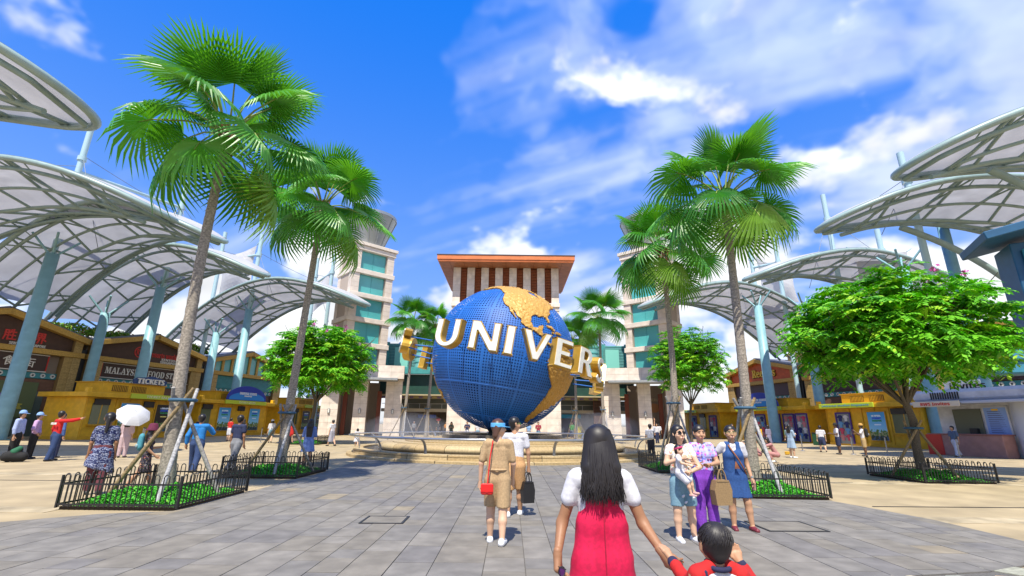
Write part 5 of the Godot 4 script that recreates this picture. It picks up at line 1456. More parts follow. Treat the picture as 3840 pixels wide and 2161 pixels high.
func bed(c: Vector3, label_f: String, label_c: String) -> void:
	var leaf := mt("cover_leaf", 1, 1, 1, 0.55); leaf.vertex_color_use_as_albedo = true
	var g := part(self, "ground_cover", cover_mesh(), leaf, at(c))
	tag(g, label_c, "ground cover", "low green ground cover in the fenced beds"); g.set_meta("kind", "stuff")
	var soil := thing("planting_bed", label_c.replace("low green ground cover", "dark soil bed under the green cover"), "planting bed", c, 0, "soil beds in the paving")
	boxp(soil, "soil", Vector3(0, 0.012, 0), Vector3(2.06, 0.05, 2.22), mt("soil", 0.05, 0.035, 0.02, 0.95, 0, "fine", 2.0))
	var t := thing("hoop_fence", label_f, "fence", c, 0, "black hoop topped fences around the beds")
	var bk := mt("fence_black", 0.014, 0.014, 0.016, 0.42)
	if not cache.has("hoop"):
		var hb := MB.new()
		var pts := [Vector3(-0.048, 0.03, 0), Vector3(-0.048, 0.50, 0)]
		for i in 7: pts.append(Vector3(-cos(PI * (i + 0.5) / 7) * 0.048, 0.52 + sin(PI * (i + 0.5) / 7) * 0.055, 0))
		pts += [Vector3(0.048, 0.50, 0), Vector3(0.048, 0.03, 0)]
		hb.tube(pts, 0.0105, 6)
		cache["hoop"] = hb.mesh()
	var hw := 1.065
	var hd := 1.145
	for side in 4:
		var L := hw if side % 2 == 0 else hd
		var off := hd if side % 2 == 0 else hw
		var bs := Basis(Vector3.UP, side * PI / 2)
		var n := 12
		for k in n:
			part(t, "hoop", cache["hoop"], bk, Transform3D(bs, bs * Vector3(-L + (k + 0.5) * 2 * L / n, 0, off)))
		for y in [0.075, 0.41]:
			part(t, "rail", bmesh(Vector3(2 * L + 0.02, 0.03, 0.012)), bk, Transform3D(bs, bs * Vector3(0, y + side * 0.0006, off)))
		part(t, "corner_post", bmesh(Vector3(0.03, 0.54, 0.03)), bk, Transform3D(bs, bs * Vector3(L, 0.29, off)))
func flower_tree(base: Vector3, cc: Vector3, rx: float, ry: float, fork: float, ncl: int, seed_: int, label: String, pink: int) -> void:
	rng.seed = seed_
	var t := thing("flowering_tree", label, "tree", base, 0.0, "broadleaf flowering trees")
	var bark := mt("tree_bark", 0.17, 0.135, 0.095, 0.9, 0, "bark", 2.0)
	var c := cc - base
	var fk := Vector3(c.x * 0.35 + rf(-0.1, 0.1), fork, c.z * 0.35)
	var b := MB.new()
	var tp := [Vector3(0, 0, 0), Vector3(-0.05, fork * 0.4, 0.02), Vector3(0.06, fork * 0.75, 0), fk]
	b.tube(tp, 0.2, 10, 0.13, false, [rx * 0.045, rx * 0.031, rx * 0.028, rx * 0.026])
	part(t, "trunk", b.mesh(), bark)
	var tips := []
	for k in 11:
		var a := TAU * k / 11 + rf(-0.25, 0.25)
		var rr := rf(0.45, 0.9)
		var e := c + Vector3(cos(a) * rx * rr, rf(-0.25, 0.55) * ry, sin(a) * rx * rr * 0.85)
		var mid := fk.lerp(e, 0.5) + Vector3(0, rf(0.1, 0.35), 0)
		var lb := MB.new()
		lb.tube([fk - Vector3.UP * 0.1, fk.lerp(mid, 0.5) + Vector3(rf(-0.1, 0.1), -0.06, 0), mid, e], rx * 0.014, 6, rx * 0.004)
		part(t, "limb", lb.mesh(), bark)
		for j in 3:
			var e2 := e + Vector3(rf(-1, 1) * rx * 0.25, rf(0.0, 0.4) * ry, rf(-1, 1) * rx * 0.25)
			var tb := MB.new(); tb.tube([mid.lerp(e, rf(0.2, 0.8)), e2], rx * 0.007, 4, rx * 0.003)
			part(t, "twig", tb.mesh(), bark)
	var m := MB.new(); m.use_c = true
	var cols := [Color(0.14, 0.44, 0.012), Color(0.19, 0.52, 0.016), Color(0.09, 0.34, 0.010), Color(0.32, 0.55, 0.02), Color(0.12, 0.40, 0.012)]
	var s := rx / 3.9
	var lump := FastNoiseLite.new(); lump.seed = seed_; lump.frequency = 0.55
	for k in ncl:
		var d := Vector3(rf(-1, 1), rf(-0.85, 1), rf(-1, 1))
		var q := d.length()
		if q < 0.01: continue
		d = d / q
		var rad := pow(rng.randf(), 0.42)
		var edge := 0.86 + 0.34 * lump.get_noise_3d(d.x * 3.0, d.y * 3.0, d.z * 3.0)
		var o := Vector3(d.x * rx, d.y * ry * (1.0 if d.y > 0 else 0.9), d.z * rx * 0.88) * rad * edge
		o.y -= 0.07 * (o.x * o.x + o.z * o.z) / rx
		var cen := c + o
		if lump.get_noise_3dv(cen * 2.1) < -0.36: continue
		var ci := rng.randi() % 5
		var nsp := 5
		for j in nsp:
			var az := rf(0, TAU)
			var dir := (Vector3(cos(az), rf(-0.5, 0.35), sin(az)) + d * 0.4).normalized()
			var base_p := cen + dir * 0.03
			var len := rf(0.34, 0.55) * s
			var sidev := dir.cross(Vector3.UP).normalized()
			for l in 5:
				var f := (l + 0.7) / 5.0
				var p := base_p + dir * len * f - Vector3.UP * len * 0.35 * f * f
				for sg in [-1.0, 1.0]:
					m.col = cols[(ci + (1 if l == 4 else 0)) % 5]
					var ld: Vector3 = (sidev * sg + dir * 0.55 - Vector3.UP * 0.45 + Vector3(rf(-0.2, 0.2), rf(-0.2, 0.2), rf(-0.2, 0.2))).normalized() * rf(0.16, 0.23) * s
					var lw := ld.cross(Vector3.UP + dir * 0.3).normalized() * 0.048 * s
					m.quad(p, p + ld * 0.5 + lw, p + ld - Vector3.UP * 0.02, p + ld * 0.5 - lw)
	var leaf := mt("tree_leaf", 1, 1, 1, 0.5); leaf.vertex_color_use_as_albedo = true
	leaf.backlight_enabled = true; leaf.backlight = lin(0.22, 0.50, 0.012)
	part(t, "crown", m.mesh(), leaf)
	for k in pink:
		var a := rf(0, TAU)
		var o := c + Vector3(cos(a) * rx * rf(0.3, 0.85), ry * rf(0.55, 0.95), sin(a) * rx * rf(0.2, 0.7))
		var fm := MB.new()
		for j in 14:
			var p := o + Vector3(rf(-1, 1), rf(-0.4, 1.6), rf(-1, 1)) * 0.10 * s
			var u := Vector3(rf(-1, 1), rf(-1, 1), rf(-1, 1)).normalized() * 0.07 * s
			var v := u.cross(Vector3(rf(-1, 1), rf(-1, 1), rf(-1, 1))).normalized() * 0.05 * s
			fm.quad(p - u, p + v, p + u, p - v)
		part(t, "blossom", fm.mesh(), mt("blossom_pink", 0.55, 0.10, 0.38, 0.6))
func plants() -> void:
	bed(Vector3(-6.94, 0.02, -10.15), "black hoop fence round the nearest palm bed on the left", "low green ground cover under the nearest left palm")
	bed(Vector3(-7.0, 0.02, -15.1), "black hoop fence round the second palm bed on the left", "low green ground cover under the second left palm")
	bed(Vector3(6.04, 0.02, -12.3), "black hoop fence behind the three women", "low green ground cover behind the three women")
	bed(Vector3(6.0, 0.02, -17.9), "black hoop fence left of the three women, under the second right palm", "low green ground cover under the second right palm")
	bed(Vector3(13.15, 0.02, -15.7), "black hoop fence round the big flowering tree", "low green ground cover under the big flowering tree")
	bed(Vector3(-14.3, 0.02, -34.9), "black hoop fence under the left broadleaf tree", "low green ground cover under the left broadleaf tree")
	palm(Vector3(-6.95, 0.05, -10.2), Vector3(-7.2, 8.55, -10.25), 2.65, 20, 101, "tallest fan palm in the nearest fenced bed on the left")
	palm(Vector3(-7.0, 0.05, -15.15), Vector3(-6.75, 8.9, -15.1), 2.6, 20, 202, "second fan palm on the left, half hidden by the tallest one")
	palm(Vector3(6.02, 0.05, -12.35), Vector3(6.2, 8.0, -12.4), 2.45, 20, 303, "tall fan palm behind the three women on the right")
	palm(Vector3(6.1, 0.05, -18.0), Vector3(6.15, 8.4, -18.0), 2.55, 20, 404, "shorter fan palm left of the tall right one, before the tower")
	palm(Vector3(-8.75, 0.0, -39.5), Vector3(-8.45, 10.0, -39.5), 2.5, 16, 505, "slender fan palm behind the fountain, left of the globe", 0.5)
	palm(Vector3(-7.2, 0.0, -41.5), Vector3(-6.9, 10.0, -41.5), 2.4, 15, 606, "slender fan palm partly behind the gold letters at left", 0.5)
	palm(Vector3(7.5, 0.0, -39.0), Vector3(7.45, 10.3, -39.0), 3.0, 18, 707, "fan palm behind the fountain, right of the globe", 0.5)
	palm(Vector3(5.7, 0.0, -42.5), Vector3(5.65, 9.0, -42.5), 2.5, 15, 808, "lower fan palm just behind the right edge of the globe", 0.5)
	var pw: Node3D = find_child("fan_palm_002", false, false)
	if pw:
		var wm := MB.new(); wm.lathe([Vector2(0.148, 2.05), Vector2(0.156, 2.04), Vector2(0.160, 1.7), Vector2(0.166, 1.38), Vector2(0.152, 1.36)], 18, 0, TAU, Vector3.ZERO, true)
		part(pw, "trunk_wrap", wm.mesh(), mt("wrap_white", 0.60, 0.60, 0.60, 0.85, 0, "bark", 1.5), at(Vector3(0.04, 0, -0.01)))
	stakes(Vector3(-6.95, 0.05, -10.2), 1.9, 0.95, 4, 0.5, "pale timber stakes tied to the tallest left palm")
	stakes(Vector3(-7.0, 0.05, -15.15), 1.75, 0.98, 4, 0.3, "pale timber stakes tied to the second left palm")
	stakes(Vector3(6.02, 0.05, -12.35), 1.95, 0.9, 4, 0.2, "pale timber stakes tied to the palm behind the three women")
	stakes(Vector3(6.1, 0.05, -18.0), 2.3, 0.95, 4, 0.5, "pale timber stakes tied to the shorter right palm")
	stakes(Vector3(13.1, 0.05, -15.8), 1.5, 0.95, 3, 0.9, "timber stakes tied to the big flowering tree", false)
	stakes(Vector3(-8.75, 0, -39.5), 2.7, 1.2, 4, 0.3, "timber stakes on the slender palm left of the globe")
	stakes(Vector3(-7.2, 0, -41.5), 2.7, 1.2, 3, 0.9, "timber stakes on the palm behind the gold letters", false)
	stakes(Vector3(7.5, 0, -39.0), 2.7, 1.1, 3, 0.7, "timber stakes on the palm right of the globe")
	stakes(Vector3(5.7, 0, -42.5), 2.7, 1.2, 3, 0.2, "timber stakes on the lower palm right of the globe", false)
	flower_tree(Vector3(13.1, 0.05, -15.8), Vector3(12.95, 4.8, -15.7), 3.8, 2.15, 2.3, 1150, 31, "big flowering tree with a broad bright green crown in the fenced bed at right", 4)
	flower_tree(Vector3(-14.3, 0.05, -35.0), Vector3(-14.4, 6.1, -35.4), 4.3, 3.2, 2.9, 1250, 32, "flowering tree with a wide bright crown before the left tower", 9)
	flower_tree(Vector3(12.6, 0, -34.0), Vector3(12.9, 6.1, -34.0), 3.1, 2.9, 3.0, 900, 33, "slender flowering tree between the two right palms", 0)

# ---------------------------------------------------------------- people
# smooth union of tapered capsules [a, b, ra, rb, depth factor] meshed as surface nets
func net(mb: MB, bones: Array, cell: float, k: float, cuts := [], wr := 0.0, wf := 9.0) -> void:
	var lo := Vector3(99, 99, 99)
	var hi := -lo
	for e in bones:
		var r: float = maxf(e[2], e[3]) + cell * 2.5
		lo = lo.min(e[0] - Vector3.ONE * r).min(e[1] - Vector3.ONE * r)
		hi = hi.max(e[0] + Vector3.ONE * r).max(e[1] + Vector3.ONE * r)
	var nx := int((hi.x - lo.x) / cell) + 2
	var ny := int((hi.y - lo.y) / cell) + 2
	var nz := int((hi.z - lo.z) / cell) + 2
	var F := PackedFloat32Array()
	F.resize(nx * ny * nz)
	F.fill(1.0)
	var sy := nx
	var sz := nx * ny
	for e in bones:
		var a: Vector3 = e[0]
		var b: Vector3 = e[1]
		var ra: float = e[2]
		var rb: float = e[3]
		var fz: float = e[4] if e.size() > 4 else 1.0
		var ext := maxf(ra, rb) + k * 0.6 + cell * 1.6
		var l: Vector3 = (a.min(b) - Vector3.ONE * ext - lo) / cell
		var u: Vector3 = (a.max(b) + Vector3.ONE * ext - lo) / cell
		var d := b - a
		d.z /= fz
		var dd := maxf(d.length_squared(), 1e-8)
		for z in range(maxi(0, int(l.z)), mini(nz - 1, int(u.z) + 1) + 1):
			var pz := (lo.z + z * cell - a.z) / fz
			for y in range(maxi(0, int(l.y)), mini(ny - 1, int(u.y) + 1) + 1):
				var py := lo.y + y * cell - a.y
				var row := y * sy + z * sz
				for x in range(maxi(0, int(l.x)), mini(nx - 1, int(u.x) + 1) + 1):
					var px := lo.x + x * cell - a.x
					var t := clampf((px * d.x + py * d.y + pz * d.z) / dd, 0.0, 1.0)
					var qx := px - d.x * t
					var qy := py - d.y * t
					var qz := pz - d.z * t
					var v := (sqrt(qx * qx + qy * qy + qz * qz) - ra - (rb - ra) * t) * (fz if fz < 1.0 else 1.0)
					var o := F[row + x]
					var h := k - absf(o - v)
					if o < v: v = o
					if h > 0.0: v -= h * h / k * 0.25
					F[row + x] = v
	for c in cuts:   # keep the side the normal points away from
		var n: Vector3 = c[0]
		var off: float = n.dot(c[1])
		for z in nz:
			for y in ny:
				var row := y * sy + z * sz
				var base := n.y * (lo.y + y * cell) + n.z * (lo.z + z * cell) - off
				for x in nx:
					var v := base + n.x * (lo.x + x * cell)
					if v > F[row + x]: F[row + x] = v
	var ns: FastNoiseLite = null
	if wr > 0.0:
		ns = FastNoiseLite.new(); ns.seed = 3; ns.frequency = wf; ns.fractal_octaves = 2
	var id := PackedInt32Array()
	id.resize(F.size()); id.fill(-1)
	var P := PackedVector3Array()
	var N := PackedVector3Array()
	for z in nz - 1:
		for y in ny - 1:
			var row := y * sy + z * sz
			for x in nx - 1:
				var i := row + x
				var f0 := F[i]; var f1 := F[i + 1]; var f2 := F[i + sy]; var f3 := F[i + sy + 1]
				var f4 := F[i + sz]; var f5 := F[i + sz + 1]; var f6 := F[i + sz + sy]; var f7 := F[i + sz + sy + 1]
				var m := int(f0 < 0) + int(f1 < 0) + int(f2 < 0) + int(f3 < 0) + int(f4 < 0) + int(f5 < 0) + int(f6 < 0) + int(f7 < 0)
				if m == 0 or m == 8: continue
				var s := Vector3.ZERO
				var c := 0
				if (f0 < 0) != (f1 < 0): s += Vector3(f0 / (f0 - f1), 0, 0); c += 1
				if (f2 < 0) != (f3 < 0): s += Vector3(f2 / (f2 - f3), 1, 0); c += 1
				if (f4 < 0) != (f5 < 0): s += Vector3(f4 / (f4 - f5), 0, 1); c += 1
				if (f6 < 0) != (f7 < 0): s += Vector3(f6 / (f6 - f7), 1, 1); c += 1
				if (f0 < 0) != (f2 < 0): s += Vector3(0, f0 / (f0 - f2), 0); c += 1
				if (f1 < 0) != (f3 < 0): s += Vector3(1, f1 / (f1 - f3), 0); c += 1
				if (f4 < 0) != (f6 < 0): s += Vector3(0, f4 / (f4 - f6), 1); c += 1
				if (f5 < 0) != (f7 < 0): s += Vector3(1, f5 / (f5 - f7), 1); c += 1
				if (f0 < 0) != (f4 < 0): s += Vector3(0, 0, f0 / (f0 - f4)); c += 1
				if (f1 < 0) != (f5 < 0): s += Vector3(1, 0, f1 / (f1 - f5)); c += 1
				if (f2 < 0) != (f6 < 0): s += Vector3(0, 1, f2 / (f2 - f6)); c += 1
				if (f3 < 0) != (f7 < 0): s += Vector3(1, 1, f3 / (f3 - f7)); c += 1
				s /= c
				var g := Vector3(f1 + f3 + f5 + f7 - f0 - f2 - f4 - f6, f2 + f3 + f6 + f7 - f0 - f1 - f4 - f5, f4 + f5 + f6 + f7 - f0 - f1 - f2 - f3).normalized()
				var p := lo + Vector3(x + s.x, y + s.y, z + s.z) * cell
				if ns: p += g * wr * ns.get_noise_3d(p.x, p.y * 0.6, p.z)
				id[i] = P.size()
				P.append(p); N.append(g)
	for z in range(1, nz - 1):
		for y in range(1, ny - 1):
			var row := y * sy + z * sz
			for x in range(1, nx - 1):
				var i := row + x
				var s := F[i] < 0
				if s != (F[i + 1] < 0): _q(mb, P, N, id[i], id[i - sy], id[i - sy - sz], id[i - sz])
				if s != (F[i + sy] < 0): _q(mb, P, N, id[i], id[i - sz], id[i - 1 - sz], id[i - 1])
				if s != (F[i + sz] < 0): _q(mb, P, N, id[i], id[i - 1], id[i - 1 - sy], id[i - sy])
func _q(mb: MB, P: PackedVector3Array, N: PackedVector3Array, a: int, b: int, c: int, d: int) -> void:
	if a < 0 or b < 0 or c < 0 or d < 0: return
	mb.quadn(P[a], P[b], P[c], P[d], N[a], N[b], N[c], N[d])
func np(parent: Node, nm: String, bones: Array, cell: float, k: float, mat: Material, cuts := [], wr := 0.0) -> MeshInstance3D:
	var b := MB.new(); net(b, bones, cell, k, cuts, wr)
	return part(parent, nm, b.mesh(), mat)
func print_cloth(key: String, ground: Color, blobs: Array, scale: float, dens: float) -> StandardMaterial3D:
	if mats.has(key): return mats[key]
	var im := Image.create(128, 128, false, Image.FORMAT_RGB8)
	im.fill(ground)
	var r := RandomNumberGenerator.new(); r.seed = hash(key)
	for k in int(dens):
		var c: Color = blobs[r.randi() % blobs.size()]
		var o := Vector2(r.randf() * 128, r.randf() * 128)
		var rx := r.randf_range(2.0, 6.5)
		var ry := r.randf_range(2.0, 6.5)
		for y in range(-7, 8):
			for x in range(-7, 8):
				if (x * x) / (rx * rx) + (y * y) / (ry * ry) <= 1.0:
					im.set_pixel(posmod(int(o.x) + x, 128), posmod(int(o.y) + y, 128), c.lerp(ground, 0.25 * absf(sin(x * 1.7 + y))))
	var m := StandardMaterial3D.new()
	m.resource_name = key; m.roughness = 0.85
	m.albedo_texture = ImageTexture.create_from_image(im)
	m.uv1_triplanar = true; m.uv1_scale = Vector3.ONE * scale
	mats[key] = m
	return m
func cloth(key: String, r := 0.5, g := 0.5, b := 0.5) -> StandardMaterial3D:
	var m := mt("cloth_" + key, r, g, b, 0.85, 0, "cloth", 3.0)
	m.uv1_world_triplanar = false
	return m
func hand(mb: MB, w: Vector3, dir: Vector3, side: Vector3, s: float, curl: float, fine: bool) -> void:
	# wrist, pointing direction, thumb side, size (hand length), finger curl
	dir = dir.normalized()
	side = (side - dir * side.dot(dir)).normalized()
	var nrm := dir.cross(side).normalized()
	if fine:
		var bn := [[w - dir * 0.02, w + dir * s * 0.42 + side * s * 0.05, s * 0.15, s * 0.15, 1.0], [w, w + dir * s * 0.42 - side * s * 0.14, s * 0.13, s * 0.12, 1.0], [w, w + dir * s * 0.40 + side * s * 0.17, s * 0.13, s * 0.12, 1.0]]
		for f in 4:
			var o := (f - 1.5) * s * 0.115
			var L: float = s * [0.40, 0.47, 0.44, 0.35][f]
			var p0 := w + dir * s * 0.42 - side * o
			var d1 := (dir * cos(curl) + nrm * sin(curl)).normalized()
			var d2 := (dir * cos(curl * 2.1) + nrm * sin(curl * 2.1)).normalized()
			var p1 := p0 + d1 * L * 0.5
			bn.append([p0, p1, s * 0.052, s * 0.047]); bn.append([p1, p1 + d2 * L * 0.5, s * 0.047, s * 0.040])
		var t0 := w + dir * s * 0.12 + side * s * 0.17
		var t1 := t0 + (dir * 0.7 + side * 0.55 + nrm * 0.25).normalized() * s * 0.24
		bn.append([t0, t1, s * 0.07, s * 0.055]); bn.append([t1, t1 + (dir + nrm * 0.35).normalized() * s * 0.2, s * 0.055, s * 0.045])
		net(mb, bn, 0.0042, 0.010)
		return
	var sd := 5
	mb.tube([w, w + dir * s * 0.25, w + dir * s * 0.5], s * 0.19, 7, -1, false, [s * 0.15, s * 0.21, s * 0.2])
	for f in 4:
		var o := (f - 1.5) * s * 0.10
		var L: float = s * [0.40, 0.47, 0.44, 0.35][f]
		var p0 := w + dir * s * 0.44 - side * o
		var p1 := p0 + (dir * cos(curl) + nrm * sin(curl)) * L * 0.5
		mb.tube([p0, p1, p1 + (dir * cos(curl * 2) + nrm * sin(curl * 2)) * L * 0.5], s * 0.055, sd, s * 0.04)
	var q := w + dir * s * 0.12 + side * s * 0.14
	mb.tube([q, q + (dir * 0.7 + side * 0.6) * s * 0.22, q + (dir * 1.1 + side * 0.6) * s * 0.38], s * 0.065, sd, s * 0.045)
const SKIN := {"a": Vector3(0.58, 0.36, 0.24), "b": Vector3(0.44, 0.245, 0.145), "c": Vector3(0.30, 0.145, 0.075), "d": Vector3(0.12, 0.06, 0.035)}
func person(o: Dictionary) -> Node3D:
	var h: float = o.h
	var cell: float = o.get("cell", 0.03)
	var near := cell < 0.02
	var t := thing("person", o.label, "person", o.p, deg_to_rad(o.get("yaw", 0.0)), o.get("group", ""))
	var sv: Vector3 = SKIN[o.get("skin", "a")]
	var skin := mt("skin_" + o.get("skin", "a"), sv.x, sv.y, sv.z, 0.55)
	var inv := t.transform.affine_inverse()
	var female: bool = o.get("f", false)
	var fat: float = o.get("fat", 1.0)
	var ln: float = o.get("lean", 0.0)   # forward lean of the upper body, radians
	var drop: float = o.get("drop", 0.0) # lowered hips (crouch), metres
	var hy := 0.50 * h - drop
	var sw: float = 0.098 if female else 0.112
	# joints
	var legs := []
	var lp: Array = o.get("legs", [[0.0, 0.0], [0.0, 0.0]])   # per side: thigh swing, knee bend; optional outward
	for i in 2:
		var s := 1.0 if i == 0 else -1.0
		var hip := Vector3(s * 0.050 * h, hy - 0.01 * h, 0)
		var a: float = lp[i][0]
		var kb: float = lp[i][1]
		var outw: float = lp[i][2] if lp[i].size() > 2 else 0.03
		var td := Vector3(s * outw, -cos(a), sin(a)).normalized()
		var knee := hip + td * 0.235 * h
		var sd := Vector3(s * outw * 0.4, -cos(a - kb), sin(a - kb)).normalized()
		var ank := knee + sd * 0.225 * h
		legs.append([hip, knee, ank, s, sd])
	var low := minf(legs[0][2].y, legs[1][2].y) - 0.035 * h
	var lift := Vector3.UP * -low   # feet on the ground
	for L in legs:
		for q in 3: L[q] += lift
	hy -= low
	var up := func(x: float, y: float, z: float) -> Vector3:   # point on the upper body
		var dy := y * h - 0.50 * h
		return Vector3(x * h, hy + dy * cos(ln) - z * h * sin(ln), dy * sin(ln) + z * h * cos(ln))
	var arms := []
	var ap: Array = o.get("arms", [[Vector3(0.16, -1, 0), Vector3(0.05, -1, 0.15)], [Vector3(-0.16, -1, 0), Vector3(-0.05, -1, 0.15)]])
	for i in 2:
		var s := 1.0 if i == 0 else -1.0
		var sh: Vector3 = up.call(s * sw, 0.795, 0.0)
		var el: Vector3
		var wr: Vector3
		if o.has("reach") and o.reach[i] != null:   # world elbow and wrist
			el = inv * o.reach[i][0]
			wr = inv * o.reach[i][1]
		else:
			el = sh + Vector3(ap[i][0]).normalized() * 0.172 * h
			wr = el + Vector3(ap[i][1]).normalized() * 0.148 * h
		arms.append([sh, el, wr, s])
	# skin: one continuous body
	var bones := []
	var W := fat
	for s in [-1.0, 1.0]:
		bones.append([up.call(s * 0.036, 0.50, 0), up.call(s * 0.030, 0.61, 0.004), 0.060 * h * W, 0.050 * h * W, 0.82])
		bones.append([up.call(s * 0.030, 0.61, 0.004), up.call(s * 0.040, 0.74, 0.0), 0.048 * h * W, 0.048 * h * W, 0.80])
	bones.append([up.call(-sw * 0.8, 0.795, -0.004), up.call(sw * 0.8, 0.795, -0.004), 0.033 * h, 0.033 * h])
	bones.append([up.call(0, 0.80, -0.004), up.call(0, 0.865, 0.004), 0.032 * h, 0.029 * h])
	var hc: Vector3 = up.call(0, 0.925, 0.008)
	var hb := Basis(Vector3.UP, deg_to_rad(o.get("look", 0.0))) * Basis(Vector3.RIGHT, deg_to_rad(o.get("nod", 0.0)))
	if absf(ln) > 0.3: hb = hb * Basis(Vector3.RIGHT, ln * 0.5)
	var hs: float = o.get("head", 1.0) * h
	var hp := func(x: float, y: float, z: float) -> Vector3: return hc + hb * (Vector3(x, y, z) * hs)
	var headb := [[hp.call(0, -0.012, 0.004), hp.call(0, 0.020, -0.006), 0.050 * hs, 0.055 * hs], [hp.call(0, -0.050, 0.018), hp.call(0, -0.02, 0.012), 0.029 * hs, 0.040 * hs]]
	if not near: bones += headb
	for L in legs:
		bones.append([L[0], L[1], 0.054 * h * W, 0.036 * h * lerpf(1.0, W, 0.5)])
		bones.append([L[1], L[1].lerp(L[2], 0.35) - Vector3(0, 0, 0.006 * h), 0.036 * h, 0.035 * h * lerpf(1.0, W, 0.5)])
		bones.append([L[1].lerp(L[2], 0.35) - Vector3(0, 0, 0.006 * h), L[2], 0.035 * h, 0.021 * h])
		var fd: Vector3 = Vector3(L[3] * 0.12, -0.22 if L[2].y < 0.06 * h else -0.75, 1).normalized()
		bones.append([L[2], L[2] + fd * 0.085 * h, 0.022 * h, 0.017 * h])
	for A in arms:
		bones.append([A[0], A[1], 0.029 * h * lerpf(1.0, W, 0.6), 0.022 * h])
		bones.append([A[1], A[2], 0.023 * h, 0.0155 * h])
	var mb := MB.new()
	net(mb, bones, cell, 0.02 if near else 0.025)
	if near:
		var hbn := headb.duplicate()
		hbn.append([hp.call(0, -0.075, -0.004), hp.call(0, -0.03, 0.0), 0.030 * hs, 0.030 * hs])
		hbn.append([hp.call(0, 0.004, 0.050), hp.call(0, -0.016, 0.061), 0.006 * hs, 0.009 * hs])
		for s in [-1.0, 1.0]:
			hbn.append([hp.call(s * 0.055, 0.006, -0.006), hp.call(s * 0.055, -0.016, -0.002), 0.009 * hs, 0.007 * hs])
			hbn.append([hp.call(s * 0.026, -0.022, 0.036), hp.call(s * 0.02, -0.03, 0.036), 0.019 * hs, 0.016 * hs])
		hbn.append([hp.call(-0.012, -0.043, 0.048), hp.call(0.012, -0.043, 0.048), 0.008 * hs, 0.008 * hs])
		net(mb, hbn, maxf(0.006, cell * 0.5), 0.016)
	var fine := cell <= 0.0131
	for i in 2:
		var A: Array = arms[i]
		var hd: Vector3 = (A[2] - A[1]).normalized()
		if o.has("handdir") and o.handdir[i] != null: hd = o.handdir[i]
		hand(mb, A[2], hd, o.thumb[i] if o.has("thumb") else Vector3(-A[3] * 0.3, 0.2, 1.0), 0.108 * h * o.get("handsize", 1.0), o.get("curl", 0.35), fine)
	var body := part(t, "body", mb.mesh(), skin)
	# face
	if near and o.get("face", false):
		for s in [-1.0, 1.0]:
			if not o.get("shades", false):
				np(t, "eye", [[hp.call(s * 0.023, 0.004, 0.046), hp.call(s * 0.019, 0.004, 0.047), 0.0052 * hs, 0.0052 * hs]], 0.003, 0.003, mt("eye_dark", 0.02, 0.014, 0.012, 0.3))
			np(t, "eyebrow", [[hp.call(s * 0.032, 0.019, 0.043), hp.call(s * 0.012, 0.021, 0.049), 0.003 * hs, 0.004 * hs]], 0.003, 0.003, mt("hair_black", 0.012, 0.010, 0.011, 0.45))
		np(t, "mouth", [[hp.call(-0.015, -0.0385, 0.050), hp.call(0, -0.042, 0.0545), 0.004 * hs, 0.006 * hs], [hp.call(0, -0.042, 0.0545), hp.call(0.015, -0.0385, 0.050), 0.006 * hs, 0.004 * hs]], 0.0035, 0.004, mt("lips", 0.42, 0.10, 0.09, 0.5))
		if o.get("smile", false): np(t, "teeth", [[hp.call(-0.010, -0.0395, 0.0545), hp.call(0.010, -0.0395, 0.0545), 0.0035 * hs, 0.0035 * hs]], 0.003, 0.002, mt("teeth", 0.75, 0.73, 0.68, 0.4))
		if o.get("glasses", "") or o.get("shades", false):
			var gl := mt("shade_lens", 0.01, 0.008, 0.008, 0.1) if o.get("shades", false) else mt("spec_frame", 0.10, 0.30, 0.05, 0.4)
			var g := MB.new()
			for s in [-1.0, 1.0]:
				var ring := []
				for i in 14: ring.append(hp.call(s * 0.024 + cos(TAU * i / 14) * 0.018, 0.003 + sin(TAU * i / 14) * 0.013, 0.062 - 0.006 * absf(cos(TAU * i / 14) * s + 0.4)))
				if o.get("shades", false):
					for i in range(1, 13): g.tri(ring[0], ring[i], ring[i + 1])
				g.tube(ring, 0.0028 if o.get("shades", false) else 0.0016, 5, -1, true)
				g.rod(hp.call(s * 0.042, 0.006, 0.056), hp.call(s * 0.056, 0.004, 0.0), 0.0022, 4)
			g.rod(hp.call(-0.006, 0.006, 0.063), hp.call(0.006, 0.006, 0.063), 0.0025, 4)
			part(t, "glasses", g.mesh(), gl)
	# hair
	var hair: String = o.get("hair", "short")
	var hm: StandardMaterial3D = mt("hair_" + o.get("haircol", "black"), 0.012, 0.010, 0.011, 0.42)
	if o.get("haircol", "") == "brown": hm.albedo_color = lin(0.075, 0.032, 0.018)
